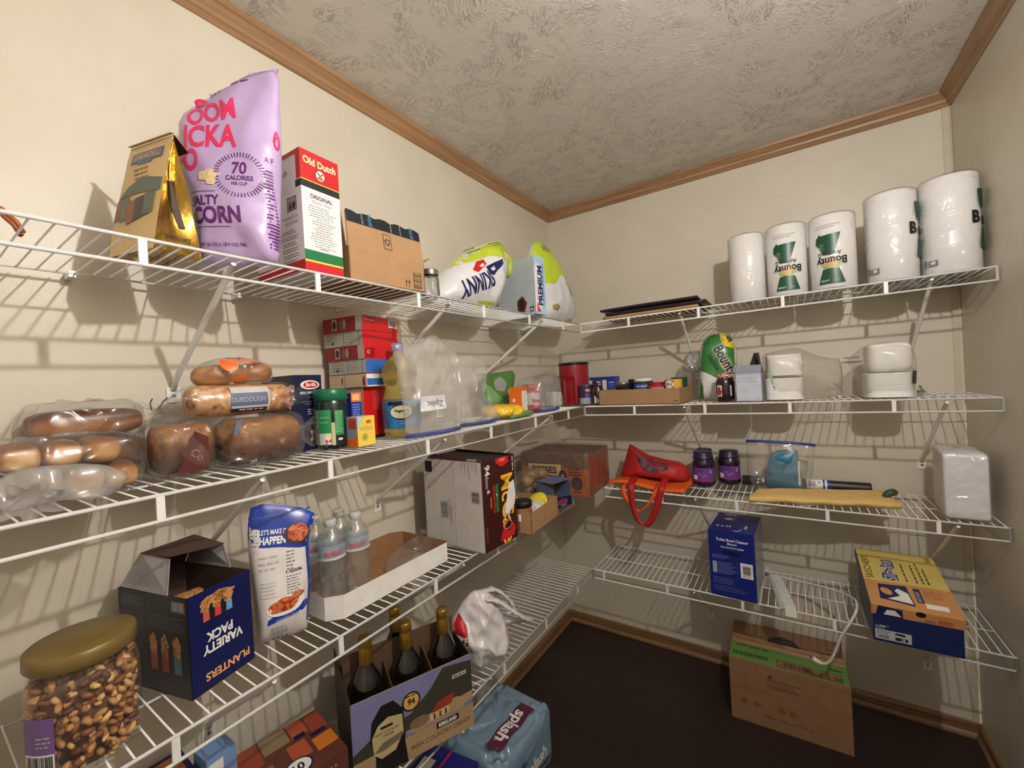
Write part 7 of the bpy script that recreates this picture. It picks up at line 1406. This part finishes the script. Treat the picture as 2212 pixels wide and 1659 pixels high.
for (a, b, lab) in ((-0.105, -0.048, 'dark liqueur bottle with a gold cap at the left front of the carton'), (0.0, -0.048, 'dark liqueur bottle with a gold cap in the middle front slot'), (0.105, -0.048, 'dark liqueur bottle with a gold cap at the right end of the carton'), (0.0, 0.048, 'dark liqueur bottle in the back row behind the middle one')):
    c = Vector((0.246, -1.487))+ex*a+ey*b; t = thing('liqueur_bottle', lab, 'bottle', (c.x, c.y, zl(3, -1.49)+0.003), 0, 'liqueur bottles in the carton')
    s = Mesh(); s.lathe([(0, 0.001), (0.034, 0.0), (0.038, 0.005), (0.039, 0.10), (0.040, 0.165), (0.038, 0.190), (0.031, 0.212), (0.021, 0.232), (0.0155, 0.247), (0.015, 0.256)], BG, n=40); s.make('glass_body', t)
    s = Mesh(); s.lathe([(0, 0.312), (0.0145, 0.312), (0.0158, 0.309), (0.0158, 0.290), (0.0150, 0.288), (0.0160, 0.286), (0.0162, 0.246), (0.0152, 0.244)], GC, n=32); p = Paint(s, cyl_fn(0.0163, -0.7), 0.004); p.ring(0, 0.262, 0.006, 0.008, 0.0015, mat('capsule_dark', (110, 82, 34), 0.4)); s.make('gold_capsule', t)
# white grocery bag
t = thing('plastic_grocery_bag', 'white plastic grocery bag with knotted handles right of the liqueur carton', 'bag', (0.255, -1.175, zl(3, -1.17)), radians(60))
GB_ = mat('white_thin_plastic', (216, 212, 212), 0.28, coat=0.3, bump=0.9, bscale=26)
out = [(-0.040, 0.0), (-0.060, 0.05), (-0.088, 0.10), (-0.085, 0.155), (-0.050, 0.200), (-0.006, 0.240), (0.040, 0.234), (0.080, 0.190), (0.100, 0.13), (0.115, 0.07), (0.110, 0.01), (0.06, -0.002)]
pf = Puff(out, 0.16, wr=0.024, ws=14, p=2.4, seed=101, sm=1, rings=26, segs=110, tf=lambda u, v: 1.1-0.8*v/0.24); s = Mesh(); pf.build(s, GB_); p = pf.paint(s, step=0.012)
p.poly([(-0.082, 0.095), (-0.055, 0.08), (-0.045, 0.15), (-0.060, 0.185), (-0.080, 0.155)], RED); p.poly([(-0.078, 0.10), (-0.052, 0.088), (-0.048, 0.118), (-0.078, 0.128)], WHITE); p.text('ds', -0.062, 0.098, 0.026, BLACK, rot=-0.2, bold=0.02); s.make('bag_body', t)
for (q, r0) in (([(0.03, -0.02, 0.21), (0.07, -0.04, 0.20), (0.12, -0.05, 0.155), (0.165, -0.04, 0.115), (0.195, -0.02, 0.092), (0.150, -0.015, 0.10), (0.09, -0.02, 0.115), (0.06, -0.03, 0.15)], 0.016), ([(0.02, 0.0, 0.225), (0.07, 0.0, 0.225), (0.115, 0.0, 0.185), (0.14, 0.0, 0.14), (0.11, 0.0, 0.12)], 0.017)):
    s = Mesh(); c = curve(q, 6); s.tube(c, [r0*(0.55+0.3*abs(sin(i*0.9))+0.25*nz(i*0.7, 1, 1)) for i in range(len(c))], GB_, n=10, flat=0.55); s.make('handle', t)
# snack multipack and other boxes at the bottom left, seen through the shelf
OP = [mat('orange_pack_%d' % k, c, 0.35, coat=0.3) for k, c in enumerate(((176, 84, 56), (206, 118, 46), (140, 122, 92), (150, 66, 48)))]
s = Mesh(); w, d, h = 0.20, 0.18, 0.115; s.box((0, 0, 0), (w, d, h), mat('multipack_brown', (92, 52, 44), 0.5)); p = Paint(s, face_fn(w, d, h, 'top'))
for (u0, v0, u1, v1, c) in ((0.0, 0.10, 0.06, 0.18, 3), (0.06, 0.12, 0.12, 0.18, 2), (0.12, 0.12, 0.16, 0.18, 0), (0.16, 0.10, 0.20, 0.18, 3), (0.15, 0.04, 0.20, 0.09, 1), (0.0, 0.0, 0.07, 0.09, 0), (0.10, 0.05, 0.145, 0.11, 0)): p.rect(u0+0.002, v0+0.002, u1-0.002, v1-0.002, OP[c])
p.oval(0.105, 0.035, 0.030, 0.026, NAVY); p.oval(0.105, 0.035, 0.026, 0.022, WHITE); p.text('10', 0.105, 0.025, 0.028, NAVY, bold=0.03); p.rect(0.125, 0.115, 0.150, 0.130, NAVY); p.rect(0.155, 0.095, 0.19, 0.108, NAVY)
f = Paint(s, face_fn(w, d, h, 'front')); f.greek(0.02, 0.09, 0.18, 4, 0.018, 0.006, OP[1])
o = s.make('snack_multipack', loc=(0.175, -1.770, zl(3, -1.77)), rot=radians(80)); tag(o, 'orange and brown snack multipack box with a white oval at the bottom edge', 'box')
s = Mesh(); w, d, h = 0.14, 0.12, 0.185; s.box((0, 0, 0), (w, d, h), NAVY); p = Paint(s, face_fn(w, d, h, 'top')); p.rect(0.01, 0.02, w-0.01, d-0.01, mat('cereal_brown', (150, 88, 40), 0.5)); p.text('USA', w/2, 0.04, 0.05, mat('cereal_dark', (90, 44, 22), 0.5), bold=0.03); f = Paint(s, face_fn(w, d, h, 'front')); f.rect(0.01, 0.04, w-0.01, h-0.01, mat('cereal_brown', (150, 88, 40), 0.5)); f.text('USA', w/2, 0.14, 0.03, WHITE, bold=0.03)
o = s.make('snack_box', loc=(0.090, -1.995, zl(3, -2.0)), rot=radians(88)); tag(o, 'navy and brown snack box showing below the third shelf rail at the bottom left', 'box')
s = Mesh(); s.box((0, 0, 0), (0.055, 0.06, 0.200), mat('light_blue_carton', (120, 156, 206), 0.45)); p = Paint(s, face_fn(0.055, 0.06, 0.2, 'front')); p.rect(0.004, 0.02, 0.03, 0.19, WHITE); o = s.make('blue_carton', loc=(0.118, -1.890, zl(3, -1.9)), rot=radians(92)); tag(o, 'pale blue carton right of the navy and brown snack box', 'carton')
t = thing('white_bottle', 'white round shouldered bottle in front of the pale blue carton', 'bottle', (0.205, -1.940, zl(3, -1.9)))
s = Mesh(); s.lathe([(0, 0), (0.030, 0), (0.032, 0.004), (0.032, 0.15), (0.026, 0.165), (0.014, 0.172), (0.014, 0.18)], PLW, n=32); s.make('bottle_body', t); s = Mesh(); s.lathe([(0, 0.197), (0.014, 0.197), (0.016, 0.194), (0.016, 0.176), (0.014, 0.175)], WHITE, n=32); s.make('cap', t)
# ================================================================ LOWEST SHELF, BACK WALL
CBX = mat('cleaner_box_blue', (22, 36, 120), 0.35, coat=0.15); CBL = mat('cleaner_pale_print', (130, 146, 206), 0.5)
w, d, h = 0.168, 0.250, 0.268; s = Mesh(); s.box((0, 0, 0), (w, d, h), CBX, ms={'right': mat('cleaner_side_grey', (120, 126, 150), 0.3, coat=0.3)})
f = Paint(s, face_fn(w, d, h, 'front')); f.text('Toilet Bowl Cleaner', w*0.52, h-0.040, 0.0155, WHITE, bold=0.025, sx=0.92); f.text('Bleach', w*0.52, h-0.054, 0.0135, WHITE, bold=0.01); f.text('KILLS 99.9% OF GERMS', w*0.52, h-0.068, 0.0085, WHITE, bold=0.02); f.oval(w*0.5, h-0.088, 0.034, 0.009, mat('dark_slot', (8, 12, 50), 0.5))
f.greek(0.012, h-0.102, w*0.45, 3, 0.006, 0.002, CBL); f.rect(0.012, h-0.175, 0.028, h-0.128, mat('pale_photo', (150, 170, 190), 0.4)); f.greek(0.032, h-0.130, w*0.58, 9, 0.0055, 0.0018, CBL, seed=5); f.rect(w*0.61, h-0.19, w*0.613, h-0.11, CBL); f.rect(w*0.68, h-0.178, w*0.94, h-0.118, WHITE); f.bars(w*0.72, h-0.165, w*0.90, h-0.128, SILVER, DARKGREY, horiz=True); f.greek(w*0.72, h-0.172, w*0.9, 1, 0.01, 0.003, GREY)
f.greek(0.012, h-0.195, w*0.6, 4, 0.007, 0.0018, CBL, seed=9); f.greek(0.012, h-0.228, w*0.95, 3, 0.008, 0.0016, CBL, seed=2)
q = Paint(s, face_fn(w, d, h, 'top')); q.rect(0.03, d-0.03, 0.075, d-0.012, SILVER); q.bars(0.03, d-0.03, 0.075, d-0.012, SILVER, GREY); q.oval(0.055, d-0.085, 0.030, 0.026, mat('dim_badge', (90, 80, 100), 0.4)); q.oval(0.055, d-0.085, 0.016, 0.013, SILVER); q.text('2 x 24', 0.050, 0.06, 0.022, WHITE, rot=0.1, bold=0.03); q.rect(0.125, 0.06, 0.135, 0.10, SILVER); q.poly([(0.09, 0.02), (0.11, 0.02), (0.12, 0.055), (0.118, 0.055), (0.108, 0.026), (0.09, 0.026)], WHITE); q.rect(w*0.55, 0, w*0.556, d, mat('dark_slot', (8, 12, 50), 0.5))
o = s.make('cleaner_box', loc=(0.948, -0.252, zb(3, 0.95)), rot=radians(-2.5)); tag(o, 'tall dark blue toilet bowl cleaner box on the lowest back shelf', 'box')
# shoe box
t = thing('shoe_box', 'dark blue shoe box with a yellow and orange lid on the lowest back shelf', 'box', (1.471, -0.305, zb(3, 1.47)), radians(0.8))
w, d, h, k = 0.214, 0.30, 0.088, 0.002; SB_ = mat('shoe_box_navy', (16, 34, 84), 0.45); SY = mat('shoe_lid_yellow', (212, 190, 104), 0.5); SO = mat('shoe_lid_orange', (200, 142, 90), 0.5)
s = Mesh(); s.box((0, 0, 0), (w, d, k), SB_)
panel(s, (-w/2, -d/2, 0), (-w/2, -d/2, h), (w/2, -d/2, h), (w/2, -d/2, 0), SB_, k); panel(s, (-w/2, d/2, 0), (w/2, d/2, 0), (w/2, d/2, h+0.03), (-w/2, d/2, h+0.03), SB_, k)
SG = mat('shoe_box_slate_side', (62, 72, 84), 0.5); panel(s, (-w/2, -d/2, 0), (-w/2, d/2, 0), (-w/2, d/2, h+0.05), (-w/2, -d/2, h), SG, k); panel(s, (w/2, -d/2, 0), (w/2, -d/2, h), (w/2, d/2, h+0.05), (w/2, d/2, 0), SB_, k)
f = Paint(s, lambda u, v, q: (u-w/2, -d/2-0.0002-q, v)); f.rect(0.004, 0.008, w*0.44, 0.040, SILVER); f.greek(0.008, 0.033, 0.045, 2, 0.006, 0.002, DARKGREY); f.bars(0.010, 0.011, 0.042, 0.023, SILVER, DARKGREY); f.rect(0.054, 0.012, 0.085, 0.022, BLACK); f.text('13', 0.074, 0.0135, 0.010, WHITE, bold=0.03); f.poly([(0.052, 0.030), (0.080, 0.028), (0.078, 0.035), (0.058, 0.036)], BLACK); f.rect(0.004, 0.042, 0.030, 0.054, mat('slate_tab', (86, 110, 150), 0.4)); f.greek(0.016, 0.050, 0.04, 1, 0.01, 0.004, SILVER)
s.make('box_body', t)
L = 0.34; tilt = radians(10.5)
s = Mesh(); s.T = Matrix.Translation((0, -d/2-0.004, h+0.034)) @ Matrix.Rotation(tilt, 4, 'X'); W_ = w+0.008
panel(s, (-W_/2, 0, 0), (W_/2, 0, 0), (W_/2, L, 0), (-W_/2, L, 0), SY, k)
panel(s, (-W_/2, 0, -0.034), (W_/2, 0, -0.034), (W_/2, 0, 0), (-W_/2, 0, 0), SO, k); panel(s, (-W_/2, L, 0), (W_/2, L, 0), (W_/2, L, -0.03), (-W_/2, L, -0.03), SY, k)
panel(s, (-W_/2, 0, 0), (-W_/2, L, 0), (-W_/2, L, -0.030), (-W_/2, 0, -0.034), SG, k); panel(s, (W_/2, L, 0), (W_/2, 0, 0), (W_/2, 0, -0.034), (W_/2, L, -0.030), SO, k)
q = Paint(s, lambda u, v, e: (u-W_/2, v, k+0.0003+e)); NVY = mat('shoe_print_navy', (24, 34, 84), 0.45); LVN = mat('shoe_print_lilac', (190, 190, 214), 0.45)
q.rect(0, 0, W_, L*0.40, SO); q.poly([(0.03, 0.035), (0.115, 0.02), (0.110, 0.125), (0.035, 0.118)], NVY); q.poly([(0.050, 0.040), (0.112, 0.030), (0.108, 0.085), (0.085, 0.105), (0.075, 0.09), (0.085, 0.065)], WHITE); q.oval(0.052, 0.080, 0.014, 0.020, SO, rot=0.4)
q.rect(0.125, 0.045, 0.142, 0.120, NVY); q.text('SKECHERS', 0.137, 0.05, 0.013, SILVER, rot=pi/2, al='L', bold=0.02, sx=0.9); q.rect(0.142, 0.022, 0.195, 0.046, WHITE); q.greek(0.150, 0.11, 0.20, 4, 0.010, 0.003, mat('brown_orange_ink', (150, 80, 50), 0.5), rot=0)
q.text('SKECHERS', 0.030, 0.148, 0.029, mat('olive_ink', (70, 62, 40), 0.5), rot=pi/2, al='L', bold=0.0, sx=1.08); q.text('HANDS FREE', 0.056, 0.15, 0.011, LVN, rot=pi/2, al='L', bold=0.02, sx=1.0); q.text('Slip-ins', 0.094, 0.150, 0.049, NVY, rot=pi/2, al='L', bold=0.09, sx=0.9); q.text('Slip-ins', 0.094, 0.150, 0.049, LVN, rot=pi/2, al='L', bold=0.015, sx=0.9)
for u in (0.122, 0.148, 0.164, 0.178): q.greek(u, 0.155, u+0.13, 1, 0.01, 0.0045, mat('olive_ink', (70, 62, 40), 0.5), rot=pi/2, seed=int(u*1000))
f = Paint(s, lambda u, v, e: (u-W_/2, -k-0.0002-e, v-0.034)); f.rect(0, 0, W_, 0.034, SO); f.poly([(0.012, 0), (0.080, 0), (0.078, 0.030), (0.018, 0.034)], NVY); f.poly([(0.032, 0.004), (0.076, 0.004), (0.060, 0.024), (0.040, 0.022)], WHITE); f.oval(0.122, 0.026, 0.0125, 0.0095, BLACK); f.rect(0.130, 0.004, 0.155, 0.010, mat('mauve_oval', (130, 100, 130), 0.4)); f.rect(0.162, 0.004, 0.195, 0.018, mat('rust_rect', (190, 100, 60), 0.4))
s.make('shoe_box_lid', t)
# white plastic strap piece and white cable
s = Mesh(); SW = mat('white_plastic_strip', (222, 226, 218), 0.4); zz = zb(3, 1.1)
panel(s, (1.050, -0.120, zz+0.008), (1.060, -0.128, zz+0.018), (1.118, -0.385, zz+0.018), (1.104, -0.385, zz+0.004), SW, 0.004); panel(s, (1.060, -0.124, zz+0.018), (1.098, -0.120, zz+0.018), (1.152, -0.385, zz+0.018), (1.116, -0.385, zz+0.018), SW, 0.004)
panel(s, (1.116, -0.385, zz+0.018), (1.152, -0.385, zz+0.020), (1.155, -0.392, zz-0.018), (1.119, -0.392, zz-0.018), SW, 0.004); o = s.make('plastic_strip'); tag(o, 'white angled plastic strip lying across the lowest back shelf', 'strip')
t = thing('white_cable', 'white cable looping off the lowest back shelf over the floor box', 'cable', (0, 0, 0)); WCB = mat('white_cable_rubber', (216, 212, 204), 0.45)
c = curve([(1.070, -0.100, zz+0.004), (1.15, -0.115, zz+0.006), (1.23, -0.14, zz+0.012), (1.300, -0.19, zz+0.022), (1.330, -0.26, zz+0.040), (1.337, -0.32, zz+0.052), (1.330, -0.372, zz+0.042), (1.308, -0.388, zz+0.0), (1.284, -0.388, zz-0.05), (1.268, -0.385, zz-0.10), (1.252, -0.383, zz-0.145), (1.235, -0.382, zz-0.168), (1.216, -0.381, zz-0.172)], 6)
s = Mesh(); s.tube(c, 0.0045, WCB, n=10); s.make('cord', t)
s = Mesh(); s.tube([(1.222, -0.381, zz-0.172), (1.208, -0.381, zz-0.168), (1.196, -0.381, zz-0.160)], [0.006, 0.0085, 0.0085], WCB, n=12); s.box((1.190, -0.381, zz-0.162), (0.004, 0.010, 0.012), STEEL); s.make('plug', t)

# ================================================================ ON THE FLOOR
FBX, FBY, FBR, FBW, FBD, FBH = 1.104, -0.186, 1.4, 0.40, 0.30, 0.25
t = thing('shipping_box', 'large brown cardboard box with a green printed band standing on the floor', 'box', (FBX, FBY, 0.001), radians(FBR))
w, d, h = FBW, FBD, FBH; s = Mesh(); DC = mat('dark_kraft_box', (140, 106, 76), 0.8, bump=0.08, bscale=70); LG = mat('lime_band', (100, 140, 68), 0.6)
s.box((0, 0, 0), (w, d, h), DC); q = Paint(s, face_fn(w, d, h, 'top')); f = Paint(s, face_fn(w, d, h, 'front'))
q.rect(0, 0.012, w, d*0.40, LG); q.greek(0.02, d*0.34, w*0.36, 1, 0.01, 0.010, mat('band_dark_green', (50, 80, 40), 0.6)); q.text('0458289', w*0.19, d*0.12, 0.036, mat('band_dark_green', (50, 80, 40), 0.6), bold=0.04)
q.rect(w*0.42, 0.018, w*0.95, d*0.22, CARDTXT); q.rect(w*0.425, 0.022, w*0.945, d*0.21, DC); q.bars(w*0.46, 0.024, w*0.74, d*0.20, DC, CARDTXT); q.text('7 2 36', w*0.86, 0.026, 0.030, CARDTXT, bold=0.03); q.greek(w*0.86, d*0.28, w*0.98, 1, 0.01, 0.010, mat('band_dark_green', (50, 80, 40), 0.6))
q.poly([(w*0.32, d*0.50), (w*0.36, d*0.72), (w*0.46, d*0.80), (w*0.58, d*0.76), (w*0.64, d*0.60), (w*0.62, d*0.48), (w*0.5, d*0.46)], mat('farm_emblem', (60, 44, 50), 0.6)); q.poly([(w*0.28, d*0.54), (w*0.36, d*0.48), (w*0.50, d*0.46), (w*0.34, d*0.62)], mat('farm_emblem', (60, 44, 50), 0.6)); q.greek(w*0.38, d*0.66, w*0.58, 3, d*0.07, 0.006, DC); q.greek(w*0.86, d*0.74, w*0.94, 3, 0.03, 0.006, CARDTXT)
f.poly([(w*0.34, h*0.82), (w*0.36, h*0.88), (w*0.39, h*0.82)], CARDTXT); f.greek(w*0.33, h*0.78, w*0.62, 1, 0.01, 0.004, CARDTXT); f.rect(w*0.33, h*0.66, w*0.60, h*0.71, mat('faded_ink', (122, 84, 60), 0.7)); f.greek(w*0.34, h*0.73, w*0.6, 1, 0.01, 0.006, mat('faded_ink', (122, 84, 60), 0.7))
f.rect(w*0.04, h*0.555, w*0.98, h*0.56, CARDTXT)
for (u, v) in ((0.12, 0.34), (0.24, 0.33), (0.45, 0.34), (0.54, 0.34)): f.oval(w*u, h*v, 0.014, 0.012, mat('faded_ink', (122, 84, 60), 0.7), amp=0.1)
f.greek(w*0.30, h*0.16, w*0.72, 1, 0.01, 0.009, mat('faded_ink', (122, 84, 60), 0.7)); s.make('box_body', t, bevel=0.002)
s = Mesh(); p = Paint(s, lambda u, v, e: (u-w/2, v-d/2, h+0.0011+e)); s.box((0, 0, h+0.0005), (w, 0.055, 0.0004), TAPE); s.make('packing_tape', t)
# shrink wrapped water case
t = thing('water_case', 'light blue shrink wrapped case of small water bottles on the floor', 'bottle case', (0.225, -1.045, 0.001), radians(88))
WB = film('blue_shrink_film', (0.62, 0.78, 0.92), 0.60, 0.08, 0.14, 0.8, 20, (0.34, 0.50, 0.64)); w, d, h = 0.34, 0.27, 0.200
def case(a, b):
    f_ = rb(w, d, h, 0.22)(a, b); x, y, z = f_
    top = max(0, (z-h*0.55)/(h*0.45)); bump_ = 0.020*top*(cos((x+w/2)*2*pi/0.058)*cos((y+d/2)*2*pi/0.058)*0.5+0.5)+0.004*nz(x*20, y*20, z*20)
    side = 0.004*cos((x+y)*2*pi/0.058)*(1-top)
    return (x*(1+side*3), y*(1+side*3), z+bump_*1.1)
s = Mesh(); s.grid(case, 150, 90, WB)
q = Paint(s, lambda u, v, e: (u-w/2, v-d/2, h+0.020+e+0.004*sin(u*60)), 0.012)
q.poly([(0.05, 0.04), (0.27, 0.04), (0.27, 0.10), (0.05, 0.10)], mat('wine_violet_film', (96, 40, 66), 0.35)); q.text('splash', 0.16, 0.090, 0.062, WHITE, rot=pi, bold=0.03, sx=0.95)
q2 = Paint(s, lambda u, v, e: (u-w/2, -d/2-0.004-e, v), 0.012); q2.text('splash', 0.20, 0.075, 0.060, WHITE, rot=0.0, bold=0.04, sx=0.95); q2.text('Nestle', 0.10, 0.13, 0.035, mat('film_dark_blue', (44, 90, 150), 0.4), bold=0.02); q2.rect(0.06, 0.05, 0.30, 0.058, mat('wine_violet_film', (96, 40, 66), 0.35))
s.make('film_wrapping', t)
s = Mesh(); inner = mat('pale_blue_water', (150, 186, 214), 0.3)
o0 = None
for i in range(5):
    for j in range(4):
        s = Mesh(); s.lathe([(0, 0), (0.026, 0), (0.027, 0.10), (0.026, 0.15), (0.012, 0.178), (0.011, 0.192), (0, 0.193)], inner, n=14); s.make('inner_bottle', t, loc=(-0.125+0.0625*i, -0.09+0.06*j, 0.002))
w, d, h = 0.15, 0.19, 0.22; s = Mesh(); s.box((0, 0, 0), (w, d, h), mat('deep_royal_box', (26, 30, 120), 0.35, coat=0.2)); q = Paint(s, face_fn(w, d, h, 'top')); q.rect(0, d*0.52, w, d*0.56, mat('crimson_stripe', (190, 30, 70), 0.4)); q.rect(0.03, d*0.68, 0.10, d*0.92, WHITE); q.rect(0.035, d*0.82, 0.09, d*0.87, RED); q.rect(0.02, 0.02, 0.09, 0.06, WHITE); q.rect(0.03, 0.03, 0.045, 0.055, GREY)
f = Paint(s, face_fn(w, d, h, 'front')); f.rect(0, h*0.7, w, h*0.74, mat('crimson_stripe', (190, 30, 70), 0.4)); f.rect(0.02, 0.03, 0.09, 0.12, WHITE)
o = s.make('royal_blue_box', loc=(0.190, -1.315, 0.001), rot=radians(97)); tag(o, 'royal blue box with a crimson stripe on the floor left of the water case', 'box')
